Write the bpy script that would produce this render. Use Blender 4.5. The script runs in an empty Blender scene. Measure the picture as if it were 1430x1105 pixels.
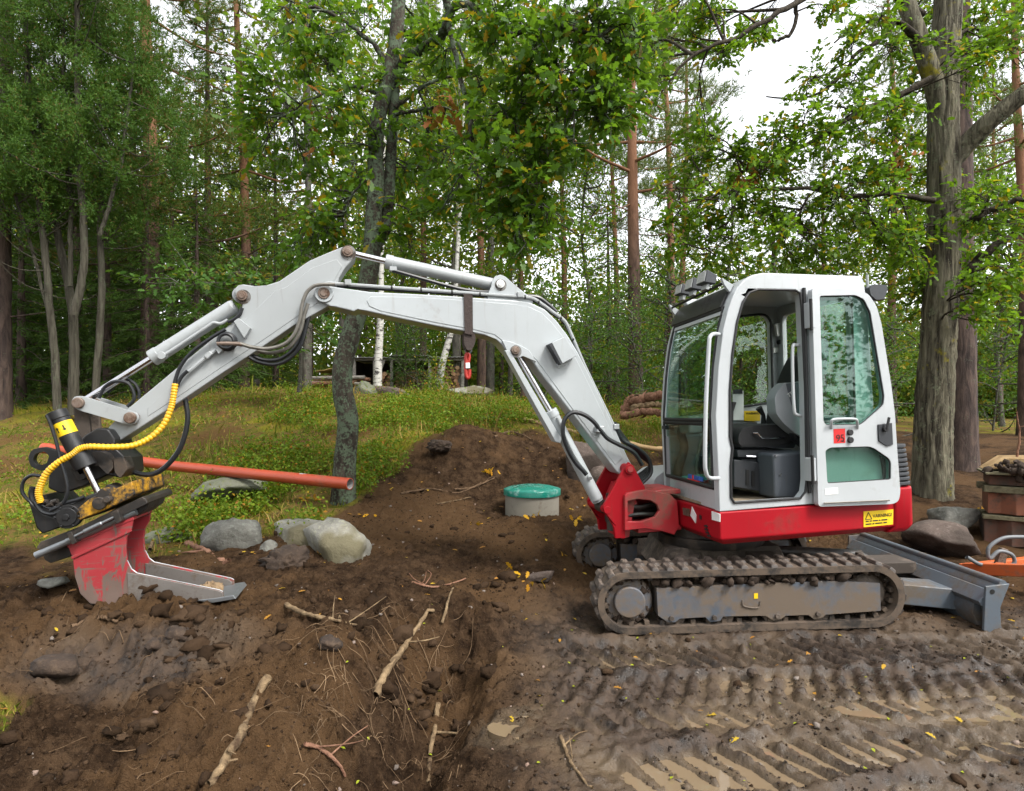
import bpy, math, random
import numpy as np
from mathutils import Matrix, Vector
from mathutils.geometry import tessellate_polygon

sc = bpy.context.scene
COL = sc.collection
R = math.radians
rng = np.random.default_rng(7)
random.seed(7)

# ------------------------------------------------------------------ camera, sky, sun, exposure
FPX, CX, HY, CZ = 840.0, 715.0, 575.0, 1.5        # focal length in photo pixels, centre column, horizon row, eye height
cam = bpy.data.cameras.new('camera')
cam_o = bpy.data.objects.new('camera', cam); COL.objects.link(cam_o)
cam.sensor_width = 36; cam.lens = 36 * FPX / 1430
cam.shift_y = (HY - 552.5) / 1430
cam.clip_start = 0.05; cam.clip_end = 600
cam_o.location = (0, 0, CZ); cam_o.rotation_euler = (R(90), 0, 0)
sc.camera = cam_o

SUN_EL, SUN_AZ = R(52), R(200)
world = bpy.data.worlds.new('World'); sc.world = world; world.use_nodes = True
wt = world.node_tree; wt.nodes.clear()
sky = wt.nodes.new('ShaderNodeTexSky'); sky.sky_type = 'NISHITA'; sky.sun_disc = False
sky.sun_elevation = SUN_EL; sky.sun_rotation = SUN_AZ; sky.air_density = 1.0; sky.dust_density = 1.5; sky.ozone_density = 1.0
hs = wt.nodes.new('ShaderNodeHueSaturation'); hs.inputs['Saturation'].default_value = 0.12; hs.inputs['Value'].default_value = 1.0
bg = wt.nodes.new('ShaderNodeBackground'); bg.inputs['Strength'].default_value = 0.15
wo = wt.nodes.new('ShaderNodeOutputWorld')
wt.links.new(sky.outputs[0], hs.inputs['Color']); wt.links.new(hs.outputs[0], bg.inputs['Color']); wt.links.new(bg.outputs[0], wo.inputs['Surface'])

sun = bpy.data.lights.new('sun', 'SUN'); sun.energy = 1.2; sun.angle = R(12); sun.color = (1.0, 0.95, 0.88)
sun_o = bpy.data.objects.new('sun', sun); COL.objects.link(sun_o)
# light comes from behind and above the camera, slightly from the right
sun_o.rotation_euler = Vector((0.50, -0.42, 0.85)).to_track_quat('Z', 'Y').to_euler()
sky.sun_rotation = math.atan2(0.50, -0.42)

sc.view_settings.view_transform = 'Standard'; sc.view_settings.look = 'None'
sc.view_settings.gamma = 1.0; sc.view_settings.use_curve_mapping = False
sc.view_settings.exposure = 1.8
sc.cycles.use_denoising = True
sc.cycles.max_bounces = 8; sc.cycles.diffuse_bounces = 5; sc.cycles.glossy_bounces = 3
sc.cycles.transmission_bounces = 4; sc.cycles.transparent_max_bounces = 12
sc.cycles.caustics_reflective = False; sc.cycles.caustics_refractive = False

# ------------------------------------------------------------------ helpers
def at(px, py, Y):
    return Vector(((px - CX) * Y / FPX, Y, CZ - (py - HY) * Y / FPX))

def tag(o, label=None, cat=None, group=None, kind=None):
    if label: o['label'] = label
    if cat: o['category'] = cat
    if group: o['group'] = group
    if kind: o['kind'] = kind
    return o

def empty(name, loc=(0, 0, 0)):
    o = bpy.data.objects.new(name, None); COL.objects.link(o); o.location = loc; o.empty_display_size = 0.1
    return o

def fast_mesh(name, V, F):
    """V (n,3) floats, F (m,k) ints"""
    V = np.ascontiguousarray(V, dtype=np.float32); F = np.ascontiguousarray(F, dtype=np.int32)
    me = bpy.data.meshes.new(name)
    m, k = F.shape
    me.vertices.add(len(V)); me.vertices.foreach_set('co', V.ravel())
    me.loops.add(m * k); me.loops.foreach_set('vertex_index', F.ravel())
    me.polygons.add(m)
    me.polygons.foreach_set('loop_start', np.arange(0, m * k, k, dtype=np.int32))
    me.update(calc_edges=True)
    return me

def link(name, me, mat=None, parent=None, mw=None):
    o = bpy.data.objects.new(name, me); COL.objects.link(o)
    if mat is not None:
        me.materials.clear(); me.materials.append(mat)
    if parent is not None: o.parent = parent
    if mw is not None: o.matrix_local = mw
    return o

def copy_tree(o, parent=None):
    c = o.copy(); COL.objects.link(c); c.parent = parent
    for ch in list(o.children): copy_tree(ch, c)
    return c

class MB:
    """collects shapes into one mesh"""
    def __init__(s): s.v = []; s.f = []
    def add(s, vs, fs):
        b = len(s.v); s.v.extend(tuple(v) for v in vs); s.f.extend(tuple(i + b for i in f) for f in fs); return s
    def box(s, x0, x1, y0, y1, z0, z1, M=None):
        vs = [Vector((x, y, z)) for x in (x0, x1) for y in (y0, y1) for z in (z0, z1)]
        if M is not None: vs = [M @ v for v in vs]
        return s.add(vs, [(0, 1, 3, 2), (4, 6, 7, 5), (0, 4, 5, 1), (2, 3, 7, 6), (0, 2, 6, 4), (1, 5, 7, 3)])
    def prism(s, poly, y0, y1, holes=(), ax='y'):
        """polygon in (x,z) extruded along y; ax='z': polygon in (x,y) extruded along z; ax='x': (y,z) along x"""
        def P(p, t):
            if ax == 'y': return (p[0], t, p[1])
            if ax == 'z': return (p[0], p[1], t)
            return (t, p[0], p[1])
        loops = [list(poly)] + [list(h) for h in holes]
        flat = [p for l in loops for p in l]; n = len(flat)
        if holes or True:
            tris = tessellate_polygon([[Vector((p[0], p[1], 0)) for p in l] for l in loops])
        vs = [P(p, y0) for p in flat] + [P(p, y1) for p in flat]
        fs = [tuple(t) for t in tris] + [tuple(i + n for i in reversed(t)) for t in tris]
        k = 0
        for l in loops:
            m = len(l)
            for i in range(m):
                a, b = k + i, k + (i + 1) % m
                fs.append((a, b, b + n, a + n))
            k += m
        return s.add(vs, fs)
    def cyl(s, p0, p1, r0, r1=None, n=16, caps=True):
        if r1 is None: r1 = r0
        return s.tube([p0, p1], [r0, r1], n, caps)
    def tube(s, pts, r, n=10, caps=True):
        pts = [Vector(p) for p in pts]; m = len(pts)
        rs = r if isinstance(r, (list, tuple)) else [r] * m
        t0 = (pts[1] - pts[0]).normalized()
        u = t0.orthogonal().normalized(); vs = []; fs = []
        for i, p in enumerate(pts):
            t = (pts[min(i + 1, m - 1)] - pts[max(i - 1, 0)])
            t = t.normalized() if t.length > 1e-9 else t0
            u = (u - t * u.dot(t)); u = u.normalized() if u.length > 1e-6 else t.orthogonal().normalized()
            w = t.cross(u)
            for k in range(n):
                a = 2 * math.pi * k / n
                vs.append(p + (u * math.cos(a) + w * math.sin(a)) * rs[i])
        for i in range(m - 1):
            for k in range(n):
                a, b = i * n + k, i * n + (k + 1) % n
                fs.append((a, b, b + n, a + n))
        if caps:
            fs.append(tuple(reversed(range(n)))); fs.append(tuple((m - 1) * n + k for k in range(n)))
        return s.add(vs, fs)
    def lathe(s, prof, c, axis='z', n=24):
        """prof list of (r, h) along axis through c"""
        vs = []; fs = []; c = Vector(c)
        for r, h in prof:
            for k in range(n):
                a = 2 * math.pi * k / n; x, y = r * math.cos(a), r * math.sin(a)
                vs.append(c + (Vector((x, y, h)) if axis == 'z' else Vector((x, h, y)) if axis == 'y' else Vector((h, x, y))))
        m = len(prof)
        for i in range(m - 1):
            for k in range(n):
                a, b = i * n + k, i * n + (k + 1) % n
                fs.append((a, b, b + n, a + n))
        fs.append(tuple(reversed(range(n)))); fs.append(tuple((m - 1) * n + k for k in range(n)))
        return s.add(vs, fs)
    def build(s, name, mat, parent=None, bevel=0, smooth=38, mw=None, seg=2, fixn=True):
        me = bpy.data.meshes.new(name); me.from_pydata(s.v, [], s.f); me.update()
        if fixn:
            import bmesh
            bm = bmesh.new(); bm.from_mesh(me); bmesh.ops.recalc_face_normals(bm, faces=bm.faces); bm.to_mesh(me); bm.free()
        if smooth:
            me.shade_smooth(); me.set_sharp_from_angle(angle=R(smooth))
        o = link(name, me, mat, parent, mw)
        if bevel:
            b = o.modifiers.new('bevel', 'BEVEL'); b.width = bevel; b.segments = seg; b.limit_method = 'ANGLE'; b.angle_limit = R(40)
            b.harden_normals = True
        return o

def spline(pts, n=6):
    """Catmull-Rom through pts"""
    P = [Vector(p) for p in pts]; P = [P[0] * 2 - P[1]] + P + [P[-1] * 2 - P[-2]]; out = []
    for i in range(1, len(P) - 2):
        for k in range(n):
            t = k / n; a, b, c, d = P[i - 1], P[i], P[i + 1], P[i + 2]
            out.append(0.5 * ((2 * b) + (c - a) * t + (2 * a - 5 * b + 4 * c - d) * t * t + (3 * b - a - 3 * c + d) * t ** 3))
    out.append(P[-2]); return out

def rpoly(pts, r, n=4):
    """round the corners of a 2D polygon"""
    out = []; m = len(pts)
    for i in range(m):
        a, b, c = Vector(pts[i - 1]), Vector(pts[i]), Vector(pts[(i + 1) % m])
        u, w = (a - b), (c - b); rr = r[i] if isinstance(r, (list, tuple)) else r
        d = min(rr, u.length * .45, w.length * .45)
        if d < 1e-4: out.append(tuple(b)); continue
        p, q = b + u.normalized() * d, b + w.normalized() * d
        for k in range(n + 1):
            t = k / n; out.append(tuple(p * (1 - t) ** 2 + b * 2 * t * (1 - t) + q * t * t))
    return out

# ------------------------------------------------------------------ numpy noise
_perm = np.random.default_rng(3).permutation(512).astype(np.int64)
_perm = np.concatenate([_perm, _perm, _perm])
def _h(ix, iy): return _perm[(_perm[ix & 511] + iy) & 511]
def perlin(x, y):
    x = np.asarray(x, float); y = np.asarray(y, float)
    ix = np.floor(x).astype(np.int64); iy = np.floor(y).astype(np.int64); fx = x - ix; fy = y - iy
    u = fx * fx * fx * (fx * (fx * 6 - 15) + 10); v = fy * fy * fy * (fy * (fy * 6 - 15) + 10)
    def g(i, j, a, b):
        t = _h(i, j) * (2 * math.pi / 512); return np.cos(t) * a + np.sin(t) * b
    n00 = g(ix, iy, fx, fy); n10 = g(ix + 1, iy, fx - 1, fy); n01 = g(ix, iy + 1, fx, fy - 1); n11 = g(ix + 1, iy + 1, fx - 1, fy - 1)
    return ((n00 * (1 - u) + n10 * u) * (1 - v) + (n01 * (1 - u) + n11 * u) * v) * 1.5
def fbm(x, y, f=1.0, oct=4, gain=.5, ridged=False):
    s = 0; a = 1.0; tot = 0
    for o in range(oct):
        n = perlin(x * f + 17.3 * o, y * f - 9.1 * o)
        if ridged: n = 1 - 2 * np.abs(n)
        s = s + a * n; tot += a; a *= gain; f *= 2.03
    return s / tot
def sstep(a, b, x):
    t = np.clip((x - a) / (b - a), 0, 1); return t * t * (3 - 2 * t)

# ------------------------------------------------------------------ materials
def new_mat(name):
    m = bpy.data.materials.new(name); m.use_nodes = True; nt = m.node_tree
    b = nt.nodes['Principled BSDF']; return m, nt, b
def N(nt, t, **kw):
    n = nt.nodes.new(t)
    for k, v in kw.items():
        if k in n.inputs: n.inputs[k].default_value = v
        else: setattr(n, k, v)
    return n
def noise(nt, co, scale, detail=4, rough=.55, dist=0.0):
    n = N(nt, 'ShaderNodeTexNoise'); n.inputs['Scale'].default_value = scale; n.inputs['Detail'].default_value = detail
    n.inputs['Roughness'].default_value = rough; n.inputs['Distortion'].default_value = dist
    if co is not None: nt.links.new(co, n.inputs['Vector'])
    return n.outputs['Fac']
def ramp(nt, fac, stops):
    r = nt.nodes.new('ShaderNodeValToRGB'); e = r.color_ramp.elements
    while len(e) < len(stops): e.new(0.5)
    for i, (p, c) in enumerate(stops):
        e[i].position = p; e[i].color = (*c, 1) if len(c) == 3 else c
    nt.links.new(fac, r.inputs[0]); return r.outputs[0]
def g1(v): return (v, v, v)
def mixc(nt, fac, a, b, mode='MIX'):
    m = nt.nodes.new('ShaderNodeMix'); m.data_type = 'RGBA'; m.blend_type = mode
    for s, v in ((m.inputs['Factor'], fac), (m.inputs['A'], a), (m.inputs['B'], b)):
        if isinstance(v, (int, float)): s.default_value = v
        elif isinstance(v, tuple): s.default_value = (*v, 1) if len(v) == 3 else v
        else: nt.links.new(v, s)
    # Factor socket for colour mode is input 0, A/B are colour sockets
    return m.outputs['Result']
def mixrgb(nt, fac, a, b, mode='MIX'):
    m = nt.nodes.new('ShaderNodeMixRGB'); m.blend_type = mode
    for s, v in ((m.inputs[0], fac), (m.inputs[1], a), (m.inputs[2], b)):
        if isinstance(v, (int, float)): s.default_value = v if s.type == 'VALUE' else (v, v, v, 1)
        elif isinstance(v, tuple): s.default_value = (*v, 1) if len(v) == 3 else v
        else: nt.links.new(v, s)
    return m.outputs[0]
def math_(nt, op, a, b=0.0):
    m = nt.nodes.new('ShaderNodeMath'); m.operation = op
    for s, v in ((m.inputs[0], a), (m.inputs[1], b)):
        if isinstance(v, (int, float)): s.default_value = v
        else: nt.links.new(v, s)
    return m.outputs[0]
def bump(nt, b, h, strength=.3, dist=.01):
    n = nt.nodes.new('ShaderNodeBump'); n.inputs['Strength'].default_value = strength; n.inputs['Distance'].default_value = dist
    nt.links.new(h, n.inputs['Height']); nt.links.new(n.outputs[0], b.inputs['Normal'])
def objco(nt, scale=None):
    t = nt.nodes.new('ShaderNodeTexCoord'); o = t.outputs['Object']
    if scale:
        m = nt.nodes.new('ShaderNodeMapping'); m.inputs['Scale'].default_value = scale; nt.links.new(o, m.inputs['Vector']); o = m.outputs[0]
    return o

def paint(name, col, rough=.4, dirt=(.11, .08, .055), amount=.5, scale=3.0, metal=0.0, coat=0.0, dscale=None, drough=.85, spec=.5):
    """painted or bare metal with uneven soil and scuffs; amount 0..1 of soiled area"""
    m, nt, b = new_mat(name); co = objco(nt)
    n1 = noise(nt, co, scale, 8, .65, .3); n2 = noise(nt, co, scale * 9, 4, .6)
    nn = math_(nt, 'ADD', math_(nt, 'MULTIPLY', n1, .75), math_(nt, 'MULTIPLY', n2, .25))
    lo = .66 - amount * .32
    f = ramp(nt, nn, [(lo, g1(0)), (lo + .13, g1(1))])
    n3 = noise(nt, co, scale * .7, 3)
    c2 = mixrgb(nt, ramp(nt, n3, [(.35, g1(0)), (.7, g1(1))]), tuple(c * .86 for c in col), col)
    c = mixrgb(nt, math_(nt, 'MULTIPLY', f, min(1, .35 + amount)), c2, dirt)
    ns = noise(nt, objco(nt, (26, 26, 2.2)), 1.0, 4, .6); st_ = math_(nt, 'MULTIPLY', ramp(nt, ns, [(.60, g1(0)), (.72, g1(1))]), .10 + amount * .5)
    c = mixrgb(nt, st_, c, dirt)
    nk = noise(nt, objco(nt, (3, 3, 30)), 2.0, 8, .75, 1.2); sk = math_(nt, 'MULTIPLY', ramp(nt, nk, [(.655, g1(0)), (.67, g1(1)), (.685, g1(0))]), .35 + amount * .4)
    c = mixrgb(nt, sk, c, tuple(.5 * x + .5 * y for x, y in zip(dirt, (.12, .10, .08))))
    nt.links.new(c, b.inputs['Base Color']); b.inputs['Metallic'].default_value = metal
    rr = mixrgb(nt, f, g1(rough), g1(drough)); nt.links.new(rr, b.inputs['Roughness'])
    b.inputs['Coat Weight'].default_value = coat; b.inputs['Specular IOR Level'].default_value = spec
    bump(nt, b, math_(nt, 'ADD', n2, f), .12, .004)
    return m

def plain(name, col, rough=.5, metal=0.0, var=.12, scale=8, bumpk=0.0):
    m, nt, b = new_mat(name); co = objco(nt); n = noise(nt, co, scale, 5)
    c = mixrgb(nt, n, tuple(max(0, x * (1 - var * 2)) for x in col), tuple(x * (1 + var * 2) for x in col))
    nt.links.new(c, b.inputs['Base Color']); b.inputs['Roughness'].default_value = rough; b.inputs['Metallic'].default_value = metal
    if bumpk: bump(nt, b, n, bumpk, .01)
    return m

def rock_mat(name, c1, c2, lichen=(.32, .34, .26), soil=None):
    m, nt, b = new_mat(name); co = objco(nt)
    n1 = noise(nt, co, 5, 8, .7); n2 = noise(nt, co, 28, 6, .7); n3 = noise(nt, co, 2.2, 4, .5)
    c = mixrgb(nt, ramp(nt, n1, [(.35, g1(0)), (.65, g1(1))]), c1, c2)
    c = mixrgb(nt, math_(nt, 'MULTIPLY', ramp(nt, n2, [(.53, g1(0)), (.62, g1(1))]), .55), c, lichen)
    if soil: c = mixrgb(nt, ramp(nt, n3, [(.48, g1(0)), (.6, g1(1))]), c, soil)
    nt.links.new(c, b.inputs['Base Color']); b.inputs['Roughness'].default_value = .85
    bump(nt, b, math_(nt, 'ADD', n1, n2), .7, .02)
    return m

def bark_mat(name, c1, c2, lichen=None, lamount=.5, zs=.25, scale=14, upper=None, upz=(3, 6), kb=1.0, moss=None):
    m, nt, b = new_mat(name); co = objco(nt, (1, 1, zs))
    n1 = noise(nt, co, scale, 6, .65, .6); n2 = noise(nt, co, scale * 4, 4, .6)
    c = mixrgb(nt, ramp(nt, n1, [(.36, g1(0)), (.62, g1(1))]), c1, c2)
    if upper:
        t = nt.nodes.new('ShaderNodeTexCoord'); s = nt.nodes.new('ShaderNodeSeparateXYZ'); nt.links.new(t.outputs['Object'], s.inputs[0])
        mr = nt.nodes.new('ShaderNodeMapRange'); mr.inputs[1].default_value = upz[0]; mr.inputs[2].default_value = upz[1]
        nt.links.new(math_(nt, 'ADD', s.outputs[2], n1), mr.inputs[0])
        c = mixrgb(nt, mr.outputs[0], c, mixrgb(nt, n1, tuple(x * .6 for x in upper), tuple(x * 1.3 for x in upper)))
    co2 = objco(nt)
    if lichen:
        n3 = noise(nt, co2, 7, 6, .7); n4 = noise(nt, co2, 45, 3)
        nn = math_(nt, 'ADD', math_(nt, 'MULTIPLY', n3, .6), math_(nt, 'MULTIPLY', n4, .4))
        lo = .62 - lamount * .25
        c = mixrgb(nt, ramp(nt, nn, [(lo, g1(0)), (lo + .07, g1(1))]), c, lichen)
    if moss:
        n5 = noise(nt, co2, 3, 5, .7)
        c = mixrgb(nt, ramp(nt, n5, [(.60, g1(0)), (.68, g1(1))]), c, moss)
    nt.links.new(c, b.inputs['Base Color']); b.inputs['Roughness'].default_value = .9; b.inputs['Specular IOR Level'].default_value = .2
    bump(nt, b, math_(nt, 'ADD', n1, math_(nt, 'MULTIPLY', n2, .4)), .8 * kb, .03)
    return m

def leaf_mat(name, c1, c2, c3=None, p3=.04, trans=.35, rough=.5, spec=.18):
    """leaves: colour differs from leaf to leaf, some light passes through"""
    m, nt, b = new_mat(name)
    ge = nt.nodes.new('ShaderNodeNewGeometry'); r = ge.outputs['Random Per Island']
    st = [(0, c1), (.9 - p3, c2)]
    if c3: st += [(.93 - p3 * .9, c2), (.97, c3)] if p3 < .2 else [(1 - p3, c3)]
    c = ramp(nt, r, st)
    co = objco(nt); n = noise(nt, co, 1.3, 2); c = mixrgb(nt, n, mixrgb(nt, .16, c, (0, 0, 0)), mixrgb(nt, .06, c, (.4, .5, .05)))
    nt.links.new(c, b.inputs['Base Color']); b.inputs['Roughness'].default_value = rough; b.inputs['Specular IOR Level'].default_value = spec
    tr = nt.nodes.new('ShaderNodeBsdfTranslucent'); nt.links.new(mixrgb(nt, .30, c, (.22, .36, .01), 'MIX'), tr.inputs['Color'])
    mx = nt.nodes.new('ShaderNodeMixShader'); mx.inputs[0].default_value = trans
    out = nt.nodes['Material Output']
    nt.links.new(b.outputs[0], mx.inputs[1]); nt.links.new(tr.outputs[0], mx.inputs[2]); nt.links.new(mx.outputs[0], out.inputs['Surface'])
    return m

# ------------------------------------------------------------------ terrain heights
def gp(px, py, Y): v = at(px, py, Y); return (v.x, v.y, v.z)
CTRL = [gp(*a) for a in (
    (0, 1105, 2.3), (300, 1105, 2.38), (0, 920, 3.2), (110, 955, 3.1), (250, 950, 3.05), (430, 930, 3.1), (480, 880, 3.5),
    (200, 856, 3.62), (270, 868, 3.58), (340, 866, 3.6), (330, 848, 3.9), (480, 832, 4.0), (600, 850, 4.0), (60, 800, 4.6), (200, 790, 4.6), (430, 795, 4.6), (-200, 800, 4.6),
    (560, 780, 5), (700, 790, 5), (800, 800, 5), (100, 725, 5.9), (300, 720, 6), (478, 698, 6), (560, 690, 6.2), (745, 724, 6.05), (745, 722, 6.5), (670, 722, 6.1),
    (840, 722, 6.3), (598, 648, 6.9), (655, 600, 7.4), (718, 624, 7.4), (800, 642, 7.4), (655, 610, 8.1), (-100, 660, 8), (50, 650, 8), (300, 615, 8.2),
    (450, 598, 8.4), (560, 590, 8.6), (760, 588, 9), (900, 622, 8.6), (1300, 690, 7.6), (1400, 692, 7.6), (-200, 570, 10.5), (100, 570, 10.5), (300, 555, 10.5),
    (500, 560, 10.5), (650, 564, 11), (800, 572, 11), (900, 580, 11), (1340, 658, 9.4), (1420, 632, 10.5), (1350, 607, 13.5), (620, 546, 15), (300, 545, 15),
    (800, 560, 15), (1430, 603, 15))]
CTRL += [(x, y, 0.0) for x in (-3, -1, 1, 3, 6) for y in (-2, 1.2)]
CTRL += [(-.42, 3.05, -.10), (-.3, 2.6, -.06), (.15, 3.0, .0), (.5, 2.5, 0), (1.5, 2.5, 0), (2.6, 2.5, 0), (1.2, 3.2, .0), (2.2, 3.2, .01), (3.5, 3.2, .03), (.05, 4.05, .07), (.5, 3.9, .0), (.62, 4.15, .0), (1.6, 4.1, .012), (2.6, 4.1, .035), (3.2, 4.1, .03), (4.2, 4.2, .03),
         (1.6, 5.0, .03), (2.6, 5.0, .05), (.8, 5.2, .06), (1.6, 6.4, .15), (2.7, 6.2, .1), (3.6, 5.4, .06), (4.4, 6, .07), (5.3, 6.2, .1), (3.2, 8.2, .7), (-6, 4, .3), (-8, 6, .6), (9, 6, .1), (9, 10, .9),
         (-12, 12, 1.8), (-12, 25, 2.0), (0, 25, 2.1), (8, 25, 1.4), (20, 14, 1.0), (20, 30, 1.3), (-30, 60, 2.2), (0, 60, 2.2), (35, 60, 1.4), (-150, 250, 2), (0, 250, 2), (150, 250, 2), (-150, 0, .5), (150, 0, .5)]
CTRL = np.array(CTRL)
def _k(d2): return np.sqrt(d2 + .10)
_A = _k(((CTRL[:, None, :2] - CTRL[None, :, :2]) ** 2).sum(-1)); _n = len(CTRL)
_S = np.zeros((_n + 1, _n + 1)); _S[:_n, :_n] = _A + np.eye(_n) * .02; _S[:_n, _n] = 1; _S[_n, :_n] = 1
_W = np.linalg.solve(_S, np.append(CTRL[:, 2], 0))
def base_h(x, y):
    x = np.asarray(x, float); y = np.asarray(y, float); s = np.full(x.shape, _W[-1])
    for (cx, cy, _), w in zip(CTRL, _W): s = s + w * _k((x - cx) ** 2 + (y - cy) ** 2)
    return s
GB = np.array([(-40, 5.4), (-6, 5.2), (-4, 5.0), (-3, 4.9), (-2.1, 5.05), (-1.75, 5.3), (-1.50, 6.0), (-1.32, 6.7), (-1.05, 7.3), (-.55, 8.0), (.2, 8.25), (.9, 8.1), (1.5, 8.0), (2, 8.5), (3, 9.2), (4, 10.5), (6, 13.0), (9, 14.0), (60, 15)])
def grass_mask(x, y):
    yb = np.interp(x, GB[:, 0], GB[:, 1])
    n = fbm(x, y, 1.6, 4)
    m = sstep(-.25, .3, y - yb + n * .75)
    corner = sstep(.25, -.15, np.hypot((x + 2.42) / .16, (y - 2.74) / .16) - 1 + n * .5)      # tuft at lower left
    return np.maximum(m, corner)
# track prints: (x0,y0,x1,y1,half width,depth,slant)
PRINTS = [(.30, 3.66, 3.6, 3.74, .20, .034, .55), (.2, 3.20, 4.2, 3.34, .17, .022, -.45), (.5, 2.44, 1.75, 2.68, .14, .055, .35), (.25, 2.93, 2.1, 3.00, .13, .018, .5), (1.75, 2.70, 4.0, 2.95, .17, .028, .5)]
def terrain(x, y, fine=True):
    x = np.asarray(x, float); y = np.asarray(y, float)
    h = base_h(x, y); g = grass_mask(x, y)
    flat = sstep(-.1, .7, x) * sstep(4.9, 3.9, y)            # trodden mud to the right
    far = sstep(14, 9, y)
    wx = x + .12 * fbm(x, y, 1.7, 2); wy = y + .12 * fbm(x + 9, y, 1.7, 2)
    rough = (1 - g) * (1 - .72 * flat)
    left = sstep(.2, -.3, x) * sstep(4.7, 3.9, y)
    h = h + rough * far * (.045 * fbm(wx, wy, 1.8, 3) + .095 * left * fbm(wx, wy, 2.4, 3))
    tx, ty = -.35 - .15 * (3.55 - y) / 1.1, np.clip(y, 2.45, 3.45)       # dug hollow running towards the camera
    dist = np.hypot(x - tx - .10 * fbm(x, y, 2.4, 2), y - ty)
    h = h - .20 * sstep(.30, .06, dist + .10 * fbm(x + 5, y, 4.5, 3)) + .07 * np.exp(-((x + .92 + .1 * fbm(x, y, 3, 2)) / .17) ** 2) * sstep(2.2, 2.7, y) * sstep(3.7, 3.3, y)
    if fine:
        h = h + rough * far * (.036 * fbm(wx, wy, 6.5, 4, .62, True) - .010 + .026 * fbm(wx, wy, 19, 3, .68))
        h = h + left * (.05 * np.maximum(0, fbm(wx, wy, 4.2, 3, .55)) + .046 * fbm(wx, wy, 9, 3, .64, True) * (1 - g) + .05 * sstep(.05, .35, fbm(wx + 3, wy, 3.1, 3)) * sstep(.0, .12, fbm(wx, wy, 9, 3)) * (1 - g))
        h = h + (1 - g) * flat * (.030 * fbm(wx * .35, wy * 2.6, 1.6, 3, .5) + .010 * fbm(wx, wy, 6.5, 4, .62, True) + .006 * fbm(wx, wy, 20, 3, .7) + .024 * sstep(.15, .42, fbm(wx, wy, 5.5, 4, .6)) + .012 * fbm(wx, wy, 2.2, 2))
        h = h + g * far * (.05 * fbm(x, y, 2.0, 4))
        for (x0, y0, x1, y1, hw, dp, sl) in PRINTS:
            dx, dy = x1 - x0, y1 - y0; L = math.hypot(dx, dy); dx /= L; dy /= L
            s = (x - x0) * dx + (y - y0) * dy; t = -(x - x0) * dy + (y - y0) * dx
            wob = .07 * fbm(x, y, 2.3, 2)
            ins = sstep(hw + .03, hw - .03, np.abs(t + wob)) * sstep(-.1, .1, s) * sstep(L + .1, L - .1, s)
            ph = (s + sl * t + .022 * fbm(x, y, 4, 2)) / .118
            bar = sstep(.34, .16, np.abs(ph - np.floor(ph) - .5))
            edge = np.exp(-((np.abs(t + wob) - hw - .05) / .045) ** 2) * sstep(-.1, .1, s) * sstep(L + .1, L - .1, s)
            k = .75 + .35 * sstep(-.3, .3, fbm(x, y, 1.4, 2))
            h = h + ins * dp * (bar * 1.15 * k - .9) + edge * dp * .8 * sstep(-.4, .3, fbm(x, y, 5, 3))
    else:
        pass
    return h
def gz(x, y): return float(terrain(np.array([x]), np.array([y]))[0])
def on_ground(px, py, y0=2.3, y1=60):
    """first point where the sight line through a photo pixel meets the ground"""
    Y = np.geomspace(y0, y1, 900); X = (px - CX) * Y / FPX; Z = CZ - (py - HY) * Y / FPX
    d = Z - terrain(X, Y); i = np.argmax(d < 0) if (d < 0).any() else len(Y) - 1
    return Vector((X[i], Y[i], float(terrain(X[i:i+1], Y[i:i+1])[0])))

def axis_lines(a, b, d0, ga, gb, A, B):
    core = list(np.arange(a, b, d0)); out = []; d = d0; v = core[-1]
    while v < B: d *= gb; v += d; out.append(v)
    lo = []; d = d0; v = a
    while v > A: d *= ga; v -= d; lo.append(v)
    return np.array(lo[::-1] + core + out)
xs = axis_lines(-2.9, 3.6, .0145, 1.06, 1.06, -170, 170)
ys = [2.0]
while ys[-1] < 260: ys.append(ys[-1] + max(.0105, .0040 * ys[-1]) * (1 if ys[-1] < 8 else 1.6 if ys[-1] < 14 else 8))
ys = np.array([-20, -10, -5, -2, 0, .8, 1.3, 1.6, 1.8, 1.9] + ys)
GX, GY = np.meshgrid(xs, ys)
GZ = terrain(GX, GY)
_near = (1 - grass_mask(GX, GY)) * sstep(9, 6, GY)
GZ = GZ + _near * (np.random.default_rng(17).normal(size=GZ.shape) * .0035 * (1 - .85 * sstep(-.1, .7, GX) * sstep(4.9, 3.9, GY)))
nx, ny = len(xs), len(ys)
_GM = grass_mask(GX, GY)
def _bil(A, x, y):
    x = np.clip(np.asarray(x, float), xs[0], xs[-1] - 1e-6); y = np.clip(np.asarray(y, float), ys[0], ys[-1] - 1e-6)
    i = np.searchsorted(xs, x, side='right') - 1; j = np.searchsorted(ys, y, side='right') - 1
    u = (x - xs[i]) / (xs[i + 1] - xs[i]); v = (y - ys[j]) / (ys[j + 1] - ys[j])
    return A[j, i] * (1 - u) * (1 - v) + A[j, i + 1] * u * (1 - v) + A[j + 1, i] * (1 - u) * v + A[j + 1, i + 1] * u * v
def terrain(x, y): return _bil(GZ, x, y)
def grass_mask(x, y): return _bil(_GM, x, y)
def base_h(x, y): return _bil(GZ, x, y)
idx = np.arange(nx * ny).reshape(ny, nx)
F = np.stack([idx[:-1, :-1], idx[:-1, 1:], idx[1:, 1:], idx[1:, :-1]], -1).reshape(-1, 4)
gme = fast_mesh('ground', np.stack([GX, GY, GZ], -1).reshape(-1, 3), F)
gme.shade_smooth()
ga = gme.attributes.new('turf', 'FLOAT', 'POINT'); ga.data.foreach_set('value', _GM.ravel().astype(np.float32))
_wet = sstep(-.25, .45, GX) * sstep(4.9, 3.8, GY)
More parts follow.
